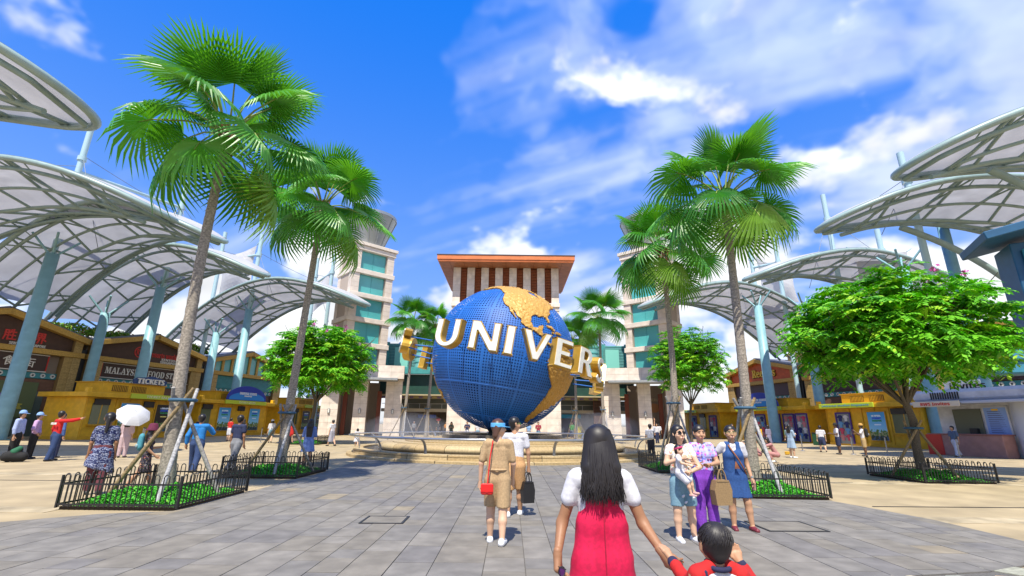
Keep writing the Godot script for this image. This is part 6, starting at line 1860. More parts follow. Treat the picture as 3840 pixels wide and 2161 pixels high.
	if hair != "none":
		var hcell := maxf(0.010, cell * 0.75)
		var cuts := [[hb * Vector3(0, -0.50, 0.86), hp.call(0, 0.034, 0.044)]]
		var hbn := [[hp.call(0, 0.0, -0.008), hp.call(0, 0.022, -0.010), 0.056 * hs, 0.0605 * hs]]
		match hair:
			"short":
				hbn.append([hp.call(0, -0.03, -0.022), hp.call(0, 0, -0.016), 0.036 * hs, 0.05 * hs])
			"bob":
				for s in [-1.0, 1.0]: hbn.append([hp.call(s * 0.030, 0.0, -0.012), hp.call(s * 0.034, -0.062, -0.020), 0.036 * hs, 0.036 * hs])
			"bun":
				hbn.append([hp.call(0, 0.0, -0.06), hp.call(0, 0.01, -0.065), 0.026 * hs, 0.026 * hs])
			"long", "verylong", "tail":
				var len: float = o.get("hairlen", {"long": 0.17, "verylong": 0.30, "tail": 0.26}[hair])
				if hair == "tail":
					hbn.append([hp.call(0, 0.0, -0.055), hp.call(0.01, -len, -0.075), 0.026 * hs, 0.016 * hs])
				else:
					for s in [-1.0, 0.0, 1.0]:
						hbn.append([hp.call(s * 0.030, 0.0, -0.02), hp.call(s * 0.042, -0.09, -0.038), 0.036 * hs, 0.038 * hs])
						hbn.append([hp.call(s * 0.042, -0.09, -0.038), hp.call(s * 0.040, -len, -0.050 - 0.02 * ln), 0.036 * hs, 0.024 * hs])
					cuts = [[hb * Vector3(0, -0.16, 0.98), hp.call(0, -0.01, 0.026)]]
					var fr := MB.new()
					net(fr, [[hp.call(0, 0.004, 0.0), hp.call(0, 0.024, -0.008), 0.0585 * hs, 0.0605 * hs]], hcell, 0.01, [[hb * Vector3(0, -0.62, 0.78), hp.call(0, 0.034, 0.044)]])
					part(t, "fringe", fr.mesh(), hm)
		if not o.has("customhair"): np(t, "hair", hbn, hcell, 0.018, hm, cuts, 0.006 if near else 0.0)
	# clothes
	var top: Array = o.get("top", [])   # [kind, material, sleeve fraction, hem height]
	if top.size():
		var tb := []
		var ad := 0.011 if near else 0.02
		var hem: float = top[3] if top.size() > 3 else 0.47
		for s in [-1.0, 1.0]:
			tb.append([up.call(s * 0.040, hem - 0.03, 0), up.call(s * 0.034, 0.61, 0.004), 0.060 * h * W + ad, 0.050 * h * W + ad, 0.84])
			tb.append([up.call(s * 0.034, 0.61, 0.004), up.call(s * 0.042, 0.74, 0.002), 0.050 * h * W + ad, 0.050 * h * W + ad, 0.82])
		tb.append([up.call(-sw * 0.82, 0.795, -0.004), up.call(sw * 0.82, 0.795, -0.004), 0.034 * h + ad * 0.8, 0.034 * h + ad * 0.8])
		if female: for s in [-1.0, 1.0]: tb.append([up.call(s * 0.038, 0.715, 0.035), up.call(s * 0.036, 0.72, 0.030), 0.030 * h + ad * 0.5, 0.032 * h + ad * 0.5])
		var sf: float = top[2]
		for A in arms:
			if sf <= 0.0: continue
			var e1: Vector3 = A[0].lerp(A[1], minf(1.0, sf * 2.0))
			tb.append([A[0], e1, 0.029 * h + ad, lerpf(0.029, 0.025, minf(1.0, sf * 2)) * h + ad * 1.15])
			if sf > 0.5: tb.append([A[1], A[1].lerp(A[2], (sf - 0.5) * 2), 0.027 * h + ad, 0.020 * h + ad])
		var upn: Vector3 = (up.call(0, 1.0, 0) - up.call(0, 0.5, 0)).normalized()
		var tc := [[-upn, up.call(0, hem, 0)]]
		np(t, top[0], tb, cell, 0.022, top[1], tc, 0.010 if near else 0.0)
	var bot: Array = o.get("bottom", [])  # [kind, material, length fraction]
	if bot.size():
		var bb := []
		var ad := 0.010 + (0.004 if near else 0.010)
		var lf: float = bot[2]
		for s in [-1.0, 1.0]:
			bb.append([up.call(s * 0.036, 0.50, 0), up.call(s * 0.032, 0.585, 0.002), 0.061 * h * W + ad, 0.052 * h * W + ad, 0.84])
		if bot[0] in ["skirt", "dress"]:
			var ym: Vector3 = (legs[0][1] + legs[1][1]) / 2
			var fl: float = bot[3] if bot.size() > 3 else 0.075
			var end: Vector3 = ((legs[0][0] + legs[1][0]) / 2).lerp(ym, minf(1.0, lf * 2.0))
			if lf > 0.5: end = ym.lerp((legs[0][2] + legs[1][2]) / 2, (lf - 0.5) * 2.0)
			for s in [-1.0, 1.0]:
				bb.append([up.call(s * 0.036, 0.52, 0), end + Vector3(s * 0.05 * h, -0.05, 0), 0.062 * h * W + ad, fl * h + ad, 0.8])
			np(t, bot[0], bb, cell, 0.03, bot[1], [[Vector3.DOWN, end], [Vector3.UP, up.call(0, bot[4] if bot.size() > 4 else 0.60, 0)]], 0.014 if near else 0.0)
		else:
			for L in legs:
				var r0 := 0.056 * h * W + ad
				var r1 := (0.040 if lf > 0.6 else 0.047) * h * lerpf(1.0, W, 0.6) + ad
				if lf <= 0.5: bb.append([L[0], L[0].lerp(L[1], lf * 2), r0, r1])
				else:
					bb.append([L[0], L[1], r0, r1])
					bb.append([L[1], L[1].lerp(L[2], (lf - 0.5) * 2), r1, (0.030 if not o.has("flare") else 0.042) * h + ad])
			var bc := [[Vector3.UP, up.call(0, 0.60, 0)]]
			if bot[0] == "shorts" and absf(legs[0][0].y - hy) < 0.5: bc.append([Vector3.DOWN, legs[0][0].lerp(legs[0][1], minf(lf * 2, 1.0)) if lf <= 0.5 else legs[0][1].lerp(legs[0][2], (lf - 0.5) * 2)])
			np(t, bot[0], bb, cell, 0.018, bot[1], bc, 0.010 if near else 0.0)
	# shoes
	var sm: Material = o.get("shoes", mt("shoe_dark", 0.02, 0.018, 0.018, 0.6))
	for L in legs:
		var flatf: bool = L[2].y < 0.075 * h
		var fd: Vector3 = Vector3(L[3] * 0.14, 0, 1).normalized() if flatf else Vector3(L[3] * 0.08, -0.72, 0.7).normalized()
		var c: Vector3 = L[2] - (Vector3(0, 0.012 * h, 0) if flatf else Vector3.ZERO)
		np(t, "shoe", [[c - fd * 0.022 * h, c + fd * 0.085 * h - Vector3.UP * 0.004 * h, 0.027 * h, 0.023 * h], [c - fd * 0.012 * h + Vector3.UP * 0.012 * h, c + fd * 0.03 * h, 0.026 * h, 0.026 * h]], maxf(0.009, cell * 0.7), 0.01, sm, [[Vector3.DOWN, Vector3(0, 0.006, 0)]] if flatf else [])
	t.set_meta("hc", hc); t.set_meta("hs", hs)
	t.set_meta("wr", [arms[0][2], arms[1][2]])
	t.set_meta("hb", hb)
	return t

func hat_cap(t: Node3D, kind: String, mat: Material) -> void:
	var hc: Vector3 = t.get_meta("hc")
	var hs: float = t.get_meta("hs")
	var hb: Basis = t.get_meta("hb")
	var xf := Transform3D(hb.scaled(Vector3.ONE * hs), hc)
	var m := MB.new()
	match kind:
		"cap":
			m.lathe([Vector2(0, 0.092), Vector2(0.03, 0.088), Vector2(0.055, 0.066), Vector2(0.066, 0.03), Vector2(0.066, 0.018)], 18, 0, TAU, Vector3(0, 0, -0.008), true)
			m.prism(PackedVector2Array([Vector2(-0.045, 0), Vector2(0.045, 0), Vector2(0.04, 0.05), Vector2(0.0, 0.062), Vector2(-0.04, 0.05)]), 0.005, Transform3D(Basis(Vector3.RIGHT, PI / 2 + 0.15), Vector3(0, 0.022, 0.048)))
		"visor":
			m.lathe([Vector2(0.064, 0.045), Vector2(0.066, 0.04), Vector2(0.066, 0.012), Vector2(0.064, 0.008)], 20, 0, TAU, Vector3(0, 0, -0.006))
			m.prism(PackedVector2Array([Vector2(-0.075, 0), Vector2(0.075, 0), Vector2(0.072, 0.05), Vector2(0.04, 0.085), Vector2(0.0, 0.094), Vector2(-0.04, 0.085), Vector2(-0.072, 0.05)]), 0.006, Transform3D(Basis(Vector3.RIGHT, PI / 2 + 0.1), Vector3(0, 0.018, 0.012)))
		"bucket":
			m.lathe([Vector2(0, 0.095), Vector2(0.045, 0.090), Vector2(0.062, 0.07), Vector2(0.070, 0.02), Vector2(0.10, -0.015), Vector2(0.098, -0.02), Vector2(0.068, 0.012)], 22, 0, TAU, Vector3(0, 0, -0.006), true)
	part(t, "hat", m.mesh(), mat, xf)
func strap(nm: String, label: String, cat: String, pts: Array, bag_c: Vector3, bag: Vector3, mat: Material, turn: float, kind := "box") -> void:
	var t := thing(nm, label, cat, bag_c, turn)
	var inv := t.transform.affine_inverse()
	var b := MB.new()
	if kind == "tote":
		b.prism(PackedVector2Array([Vector2(-bag.x * 0.5, -bag.y / 2), Vector2(bag.x * 0.5, -bag.y / 2), Vector2(bag.x * 0.58, bag.y * 0.1), Vector2(bag.x * 0.42, bag.y / 2), Vector2(-bag.x * 0.42, bag.y / 2), Vector2(-bag.x * 0.58, bag.y * 0.1)]), bag.z)
		b.box(Vector3(0, bag.y * 0.48, 0), Vector3(bag.x * 0.8, 0.02, bag.z * 1.1))
		for s in [-1.0, 1.0]:
			var a := []
			for i in 9: a.append(Vector3(cos(PI * i / 8.0) * bag.x * 0.28, bag.y * 0.46 + sin(PI * i / 8.0) * bag.y * 0.5, s * bag.z * 0.4))
			b.tube(a, 0.010, 6)
	else:
		b.box(Vector3.ZERO, bag, Basis(), 0.02)
		b.box(Vector3(0, bag.y * 0.12, bag.z * 0.52), Vector3(bag.x * 0.98, bag.y * 0.72, 0.012), Basis(), 0.004)
		b.box(Vector3(0, -bag.y * 0.16, bag.z * 0.58), Vector3(0.03, 0.025, 0.012))
	part(t, "body", b.mesh(), mat)
	if pts.size():
		var q := []
		for p in pts: q.append(inv * p)
		var s := MB.new(); s.tube(q, 0.009, 6)
		part(t, "strap", s.mesh(), mat)
func shoe_w() -> StandardMaterial3D: return mt("shoe_white", 0.74, 0.75, 0.78, 0.6)
func foreground() -> void:
	var red := cloth("red", 0.68, 0.003, 0.068)
	var wht := cloth("white", 0.70, 0.70, 0.76)
	# woman in the red pinafore
	var W := Vector3(0.565, 0, -3.15)
	var t := person({"label": "woman with long black hair in a red pinafore dress holding a boy's hand", "p": W, "yaw": 180.0, "h": 1.535, "f": true, "skin": "c", "cell": 0.0125, "hair": "long", "customhair": true,
		"legs": [[0.12, 0.05], [-0.12, 0.1]], "reach": [[Vector3(0.325, 0.965, -3.17), Vector3(0.285, 0.815, -3.06)], [Vector3(0.812, 0.975, -3.12), Vector3(0.868, 0.862, -2.96)]],
		"handdir": [Vector3(0.02, -1, -0.1), Vector3(-0.5, -0.5, -0.55)], "thumb": [Vector3(-0.2, 0, 1), Vector3(0.4, -0.2, 0.5)], "curl": 0.7, "top": ["tee_shirt", wht, 0.22, 0.56], "fat": 0.93, "shoes": shoe_w()})
	var h := 1.535
	var y0 := 0.0
	var low := func(x: float, y: float, z: float) -> Vector3: return Vector3(x, y * h - 0.002, z)
	var db := []
	for s in [-1.0, 1.0]:
		db.append([low.call(s * 0.030, 0.80, -0.030), low.call(s * 0.036, 0.72, -0.020), 0.040, 0.066, 0.95])
		db.append([low.call(s * 0.036, 0.72, -0.020), low.call(s * 0.056, 0.635, 0.0), 0.066, 0.094, 0.95])
		db.append([low.call(s * 0.056, 0.635, 0.0), low.call(s * 0.070, 0.50, 0.0), 0.094, 0.112, 0.88])
		db.append([low.call(s * 0.070, 0.50, 0.0), low.call(s * 0.085, 0.30, 0.0), 0.112, 0.145, 0.86])
	np(t, "pinafore_dress", db, 0.0125, 0.03, red, [[Vector3.DOWN, Vector3(0, 0.36 * h, 0)], [Vector3.UP, Vector3(0, 0.815 * h, 0)]], 0.016)
	for s in [-1.0, 1.0]:
		var sm := MB.new()
		sm.tube([Vector3(s * 0.045, 0.755 * h, -0.078), Vector3(s * 0.062, 0.80 * h, -0.072), Vector3(s * 0.074, 0.833 * h, -0.03), Vector3(s * 0.072, 0.838 * h, 0.02), Vector3(s * 0.06, 0.79 * h, 0.075)], 0.017, 8)
		part(t, "dress_strap", sm.mesh(), red)
	var sp := MB.new(); sp.tube([Vector3(0, 0.78 * h, -0.083), Vector3(0, 0.66 * h, -0.098), Vector3(0, 0.5 * h, -0.112), Vector3(0, 0.4 * h, -0.125)], 0.0035, 5)
	part(t, "dress_seam", sp.mesh(), cloth("red_dark", 0.42, 0.004, 0.04))
	# long hair: a mass and many locks
	var hm := mt("hair_gloss", 0.014, 0.011, 0.012, 0.5)
	var hc: Vector3 = t.get_meta("hc")
	var hs: float = t.get_meta("hs")
	var q := func(x: float, y: float, z: float) -> Vector3: return hc + Vector3(x, y, z) * hs
	var hb := [[q.call(0, 0.004, -0.006), q.call(0, 0.024, -0.008), 0.060 * hs, 0.0615 * hs]]
	for s in [-1.0, -0.35, 0.35, 1.0]:
		hb.append([q.call(s * 0.026, 0.0, -0.022), q.call(s * 0.040, -0.085, -0.042), 0.040 * hs, 0.040 * hs])
		hb.append([q.call(s * 0.040, -0.085, -0.042), q.call(s * 0.044, -0.155 - 0.012 * absf(s), -0.058), 0.038 * hs, 0.022 * hs])
	np(t, "hair", hb, 0.011, 0.02, hm, [[Vector3(0, -0.2, 0.98), q.call(0, 0.0, 0.03)]], 0.006)
	rng.seed = 77
	var lk := MB.new()
	for i in 420:
		var a := rf(-1.25, 1.25)
		var sn := sin(a)
		var cs := cos(a)
		var e := 1.0 if absf(a) < 1.0 else 0.9
		var p0: Vector3 = q.call(sn * 0.012, 0.0835 + rf(-0.002, 0.001), -0.004 - 0.01 * cs)
		var p1: Vector3 = q.call(sn * 0.048, 0.060, -0.010 - 0.042 * cs)
		var p2: Vector3 = q.call(sn * 0.066, 0.010, -0.010 - 0.056 * cs)
		var p3: Vector3 = q.call(sn * 0.070 + rf(-0.006, 0.006), -0.060, -0.024 - 0.062 * cs + rf(-0.004, 0.004))
		var p4: Vector3 = q.call(sn * 0.075 + rf(-0.012, 0.012), -0.125, -0.034 - 0.060 * cs + rf(-0.006, 0.004))
		var p5: Vector3 = q.call(sn * 0.078 + rf(-0.022, 0.022), -0.165 - rf(0.0, 0.06) * e, -0.038 - 0.056 * cs + rf(-0.010, 0.006))
		lk.tube([p0, p1, p2, p3, p4, p5], 0.006, 5, 0.0018, false, [0.003, 0.0055, 0.006, 0.006, 0.0045, 0.0012])
	part(t, "hair_locks", lk.mesh(), hm)
	# sunglasses in her hand
	var sg := thing("sunglasses", "purple tinted sunglasses dangling from the woman's left hand", "sunglasses", Vector3(0.302, 0.725, -3.0), 0.3)
	for k in 2:
		var ring := []
		for i in 16: ring.append(Vector3(cos(TAU * i / 16) * 0.021, 0.02 - k * 0.055 + sin(TAU * i / 16) * 0.025, 0))
		var rm := MB.new(); rm.tube(ring, 0.0028, 5, -1, true)
		part(sg, "rim", rm.mesh(), mt("shoe_dark"))
		var ld := MB.new()
		for i in range(1, 15): ld.tri(ring[0], ring[i], ring[i + 1])
		part(sg, "lens", ld.mesh(), mt("lens_purple", 0.07, 0.012, 0.10, 0.08))
	rodp(sg, "temple", Vector3(-0.02, 0.045, 0), Vector3(-0.022, 0.06, 0.11), 0.003, mt("shoe_dark"), 5)
	# boy
	var bw := person({"label": "small boy with short black hair in a red and white raglan shirt seen from behind", "p": Vector3(1.035, 0, -2.60), "yaw": 180.0, "h": 1.05, "skin": "b", "cell": 0.0115, "hair": "none", "head": 1.26,
		"reach": [[Vector3(0.905, 0.785, -2.66), Vector3(0.866, 0.865, -2.80)], [Vector3(1.205, 0.80, -2.64), Vector3(1.172, 0.885, -2.655)]], "handdir": [Vector3(0.3, 0.6, 0.4), Vector3(0.15, 0.9, 0.35)], "thumb": [Vector3(-0.5, 0.2, 0.5), Vector3(0.9, 0.1, 0.2)], "curl": 0.25, "handsize": 0.92,
		"top": ["shirt", wht, 0.0, 0.45], "bottom": ["shorts", cloth("navy", 0.02, 0.03, 0.09), 0.45], "fat": 1.12})
	var bh := 1.05
	var sl := cloth("boy_red", 0.55, 0.012, 0.012)
	var nv := cloth("boy_navy", 0.02, 0.02, 0.07)
	for i in 2:
		var s := 1.0 if i == 0 else -1.0
		var inv := bw.transform.affine_inverse()
		var el: Vector3 = inv * ([Vector3(0.905, 0.785, -2.66), Vector3(1.205, 0.80, -2.64)][i])
		var wr: Vector3 = inv * ([Vector3(0.866, 0.865, -2.80), Vector3(1.172, 0.885, -2.655)][i])
		var sh := Vector3(s * 0.10, 0.80 * bh, 0)
		np(bw, "sleeve", [[Vector3(s * 0.045, 0.835 * bh, -0.006), sh, 0.040, 0.047], [sh, el, 0.047, 0.038], [el, el.lerp(wr, 0.72), 0.038, 0.030]], 0.0115, 0.02, sl, [], 0.008)
		np(bw, "cuff", [[el.lerp(wr, 0.70), el.lerp(wr, 0.88), 0.030, 0.028]], 0.008, 0.01, nv)
		np(bw, "sleeve_stripe", [[sh.lerp(Vector3(s * 0.045, 0.835 * bh, 0), 0.42) + Vector3(0, 0.012, -0.036), sh.lerp(Vector3(s * 0.045, 0.835 * bh, 0), 0.42) + Vector3(0, -0.055, -0.044), 0.012, 0.012]], 0.006, 0.01, nv)
	var cl := MB.new()
	var ring := []
	for i in 20: ring.append(Vector3(cos(TAU * i / 20) * 0.056, 0.848 * bh + sin(TAU * i / 20) * 0.010, sin(TAU * i / 20) * 0.052 - 0.004))
	cl.tube(ring, 0.013, 7, -1, true)
	part(bw, "collar", cl.mesh(), nv)
	var bc: Vector3 = bw.get_meta("hc")
	var bs: float = bw.get_meta("hs")
	var bq := func(x: float, y: float, z: float) -> Vector3: return bc + Vector3(x, y, z) * bs
	np(bw, "hair", [[bq.call(0, 0.002, -0.004), bq.call(0, 0.022, -0.008), 0.056 * bs, 0.0600 * bs], [bq.call(0, -0.030, -0.026), bq.call(0, 0.0, -0.018), 0.030 * bs, 0.050 * bs]], 0.008, 0.015, hm, [[Vector3(0, -0.42, 0.9), bq.call(0, 0.02, 0.04)]], 0.004)
	var tuft := MB.new()
	for i in 420:
		var a := rf(0, TAU)
		var e := rf(0.05, 1.5)
		var d := Vector3(cos(a) * cos(e), sin(e), sin(a) * cos(e) - 0.12).normalized()
		var p: Vector3 = bq.call(0, 0.018, -0.008) + d * 0.0622 * bs
		var fl := (Vector3(-d.z, -0.1, d.x) * 0.45 - (Vector3.UP - d * d.y)).normalized()
		tuft.tube([p, p + fl * 0.012 + d * 0.001, p + fl * 0.024 - d * 0.002], 0.0034, 4, 0.0010)
	part(bw, "hair_locks", tuft.mesh(), hm)
func couple() -> void:
	var bg := cloth("beige", 0.50, 0.345, 0.19)
	var B := Vector3(-0.17, 0, -6.95)
	var t := person({"label": "woman in a beige shirt and shorts with a blue sun visor walking away", "p": B, "yaw": 174.0, "h": 1.60, "f": true, "skin": "a", "cell": 0.0145, "hair": "bob", "haircol": "brown", "look": -78.0,
		"legs": [[0.10, 0.06], [-0.20, 0.10]], "arms": [[Vector3(0.28, -1, -0.05), Vector3(0.05, -1, 0.12)], [Vector3(-0.22, -1, 0.1), Vector3(0.1, -0.9, 0.5)]], "top": ["shirt", bg, 0.40, 0.52], "bottom": ["shorts", cloth("beige_b", 0.46, 0.315, 0.17), 0.44], "shoes": shoe_w(), "fat": 1.06})
	hat_cap(t, "visor", mt("visor_blue", 0.10, 0.38, 0.70, 0.5))
	var belt := MB.new()
	var ring := []
	for i in 20: ring.append(Vector3(cos(TAU * i / 20) * 0.138, 0.585 * 1.6, sin(TAU * i / 20) * 0.108))
	belt.tube(ring, 0.014, 6, -1, true)
	part(t, "waistband", belt.mesh(), bg)
	strap("shoulder_bag", "small red crossbody bag on the hip of the woman in beige", "bag", [B + Vector3(-0.07, 1.32, 0.085), B + Vector3(-0.105, 1.1, 0.135), B + Vector3(-0.125, 0.85, 0.15), B + Vector3(-0.13, 0.76, 0.16)], B + Vector3(-0.135, 0.70, 0.17), Vector3(0.17, 0.14, 0.06), mt("bag_red", 0.62, 0.012, 0.012, 0.4), 0.0)
	var M := Vector3(0.08, 0, -8.9)
	t = person({"label": "man in a white T-shirt and tan shorts carrying a black bag", "p": M, "yaw": 176.0, "h": 1.665, "skin": "b", "cell": 0.0155, "hair": "short", "look": -70.0, "legs": [[-0.18, 0.1], [0.16, 0.04]], "face": true, "glasses": "g",
		"arms": [[Vector3(0.15, -1, 0), Vector3(0.0, -1, 0.2)], [Vector3(-0.22, -1, 0.05), Vector3(-0.02, -1, 0.12)]], "top": ["tee_shirt", cloth("white"), 0.28, 0.46], "bottom": ["shorts", cloth("tan", 0.60, 0.34, 0.15), 0.5], "shoes": shoe_w(), "fat": 1.12})
	strap("handbag", "black leather handbag carried by the man in white", "bag", [], M + Vector3(0.235, 0.40, 0.06), Vector3(0.20, 0.34, 0.12), mt("bag_black", 0.012, 0.012, 0.014, 0.35), 0.4, "tote")
func trio() -> void:
	var w1 := Vector3(2.47, 0, -7.2)
	var fl1 := print_cloth("floral_white", Color(0.88, 0.86, 0.82), [Color(0.85, 0.55, 0.25), Color(0.8, 0.35, 0.4), Color(0.5, 0.55, 0.8), Color(0.9, 0.75, 0.3)], 3.4, 95)
	var den := cloth("denim_pale", 0.20, 0.36, 0.46)
	var t := person({"label": "woman in sunglasses and ripped denim shorts holding a baby", "p": w1, "yaw": 8.0, "h": 1.545, "f": true, "skin": "a", "cell": 0.0145, "hair": "long", "hairlen": 0.12, "face": true, "shades": true, "smile": true, "nod": -4.0, "look": 10.0,
		"legs": [[0.02, 0.0, 0.07], [0.02, 0.0, 0.07]], "reach": [[Vector3(2.70, 0.98, -7.10), Vector3(2.53, 0.93, -6.98)], [Vector3(2.24, 1.03, -7.12), Vector3(2.41, 1.10, -6.97)]], "top": ["blouse", fl1, 0.20, 0.46], "bottom": ["shorts", den, 0.42], "shoes": shoe_w(), "fat": 1.1})
	for e in [Vector3(-0.07, 0.60, 0.135), Vector3(0.085, 0.58, 0.135), Vector3(-0.04, 0.52, 0.138)]:
		np(t, "denim_rip", [[e, e + Vector3(0.02, 0.012, 0), 0.018, 0.014, 0.6]], 0.008, 0.006, cloth("white"))
	person({"label": "baby in white with a pink headband held by the woman in sunglasses", "p": Vector3(2.385, 0.62, -6.99), "yaw": 60.0, "h": 0.68, "skin": "a", "cell": 0.0125, "hair": "short", "head": 1.42, "nod": 8.0, "legs": [[0.9, 0.7], [0.7, 0.5]], "arms": [[Vector3(0.6, -0.6, 0.5), Vector3(0.1, -0.2, 1)], [Vector3(-0.6, -0.6, 0.5), Vector3(-0.1, -0.2, 1)]], "top": ["romper", cloth("white"), 0.25, 0.44], "bottom": ["romper_legs", cloth("white"), 0.4], "shoes": cloth("sock_pink", 0.62, 0.36, 0.36), "fat": 1.35})
	var bb: Node3D = get_child(get_child_count() - 1)
	var hc: Vector3 = bb.get_meta("hc")
	var hs: float = bb.get_meta("hs")
	var band := MB.new()
	band.lathe([Vector2(0.0640 * hs, 0.014 * hs), Vector2(0.0655 * hs, 0.010 * hs), Vector2(0.0655 * hs, -0.004 * hs), Vector2(0.0640 * hs, -0.008 * hs)], 20)
	part(bb, "headband", band.mesh(), cloth("pink", 0.66, 0.05, 0.20), Transform3D(Basis(Vector3.RIGHT, -0.35), hc + Vector3(0, 0.03, -0.004) * hs))
	var w2 := Vector3(2.96, 0, -7.66)
	var fl2 := print_cloth("floral_purple", Color(0.66, 0.68, 0.92), [Color(0.95, 0.30, 0.62), Color(0.9, 0.15, 0.5), Color(0.10, 0.07, 0.25), Color(0.32, 0.22, 0.75), Color(0.96, 0.60, 0.80), Color(0.12, 0.30, 0.75)], 2.4, 130)
	person({"label": "older woman in a purple floral blouse and violet trousers, middle of the posing women", "p": w2, "yaw": 2.0, "h": 1.55, "f": true, "skin": "b", "cell": 0.0145, "hair": "bun", "face": true, "nod": 6.0, "legs": [[0.02, 0.0, 0.05], [0.03, 0.0, 0.04]],
		"reach": [[Vector3(3.17, 1.01, -7.58), Vector3(2.97, 0.99, -7.40)], [Vector3(2.76, 1.04, -7.52), Vector3(2.79, 1.0, -7.36)]], "top": ["blouse", fl2, 0.26, 0.455], "bottom": ["trousers", cloth("violet", 0.22, 0.045, 0.50), 0.97], "flare": true, "shoes": mt("shoe_tan", 0.40, 0.26, 0.09, 0.6), "fat": 1.14})
	strap("tote_bag", "tan tote bag hanging from the forearm of the woman in purple", "bag", [], Vector3(3.15, 0.60, -7.52), Vector3(0.25, 0.34, 0.14), mt("bag_tan", 0.33, 0.215, 0.10, 0.55, 0, "cloth", 4.0), 0.2, "tote")
	var w3 := Vector3(3.58, 0, -7.95)
	var dn := cloth("denim", 0.022, 0.085, 0.28)
	t = person({"label": "smiling woman in glasses and a blue denim pinafore dress with a brown sling strap", "p": w3, "yaw": -6.0, "h": 1.55, "f": true, "skin": "b", "cell": 0.0145, "hair": "tail", "face": true, "glasses": "y", "smile": true, "look": -4.0, "legs": [[0.10, 0.04, 0.16], [0.0, 0.0, 0.03]],
		"reach": [[Vector3(3.80, 0.98, -7.97), Vector3(3.80, 0.76, -7.86)], [Vector3(3.33, 1.08, -8.05), Vector3(3.13, 1.16, -7.99)]], "top": ["tee_shirt", cloth("white"), 0.24, 0.55], "bottom": ["dress", dn, 0.40, 0.075, 0.66], "shoes": mt("shoe_maroon", 0.16, 0.02, 0.035, 0.5), "fat": 1.02})
	var db := []
	for s in [-1.0, 1.0]:
		db.append([Vector3(s * 0.060, 0.56 * 1.55, 0.002), Vector3(s * 0.062, 0.70 * 1.55, 0.006), 0.100, 0.098, 0.92])
		db.append([Vector3(s * 0.070, 0.70 * 1.55, 0.02), Vector3(s * 0.078, 0.82 * 1.55, 0.010), 0.075, 0.050, 1.0])
	for s in [-1.0, 1.0]: db.append([Vector3(s * 0.060, 0.712 * 1.55, 0.052), Vector3(s * 0.056, 0.72 * 1.55, 0.046), 0.066, 0.066])
	np(t, "dress_bodice", db, 0.0145, 0.03, dn, [[Vector3.UP, Vector3(0, 0.845 * 1.55, 0)]], 0.008)
	var sm := MB.new()
	sm.tube([Vector3(-0.085, 0.835 * 1.55, 0.02), Vector3(-0.05, 0.77 * 1.55, 0.118), Vector3(0.03, 0.68 * 1.55, 0.148), Vector3(0.11, 0.585 * 1.55, 0.115), Vector3(0.165, 0.53 * 1.55, 0.04)], 0.012, 6)
	part(t, "sling_strap", sm.mesh(), mt("strap_brown", 0.24, 0.085, 0.03, 0.6))
	var ts := MB.new()
	for i in 7: ts.rod(Vector3(-0.01, 0.655 * 1.55, 0.135), Vector3(-0.035 + i * 0.012, 0.585 * 1.55, 0.15), 0.006, 5, 0.004)
	part(t, "tassel", ts.mesh(), mt("strap_brown"))
	var wt := MB.new(); wt.lathe([Vector2(0, 0.012), Vector2(0.018, 0.010), Vector2(0.02, 0)], 14)
	part(t, "watch", wt.mesh(), mt("steel"), Transform3D(Basis(Vector3.RIGHT, PI / 2), t.transform.affine_inverse() * Vector3(3.80, 0.785, -7.845)))
	var ph := thing("phone", "phone held low by the woman in the denim dress", "phone", Vector3(3.80, 0.665, -7.83), 0.3)
	boxp(ph, "case", Vector3.ZERO, Vector3(0.012, 0.14, 0.07), mt("phone_pink", 0.5, 0.28, 0.24, 0.4), 0.004)
	boxp(ph, "screen", Vector3(0.007, 0, 0), Vector3(0.002, 0.125, 0.06), mt("shoe_dark"))
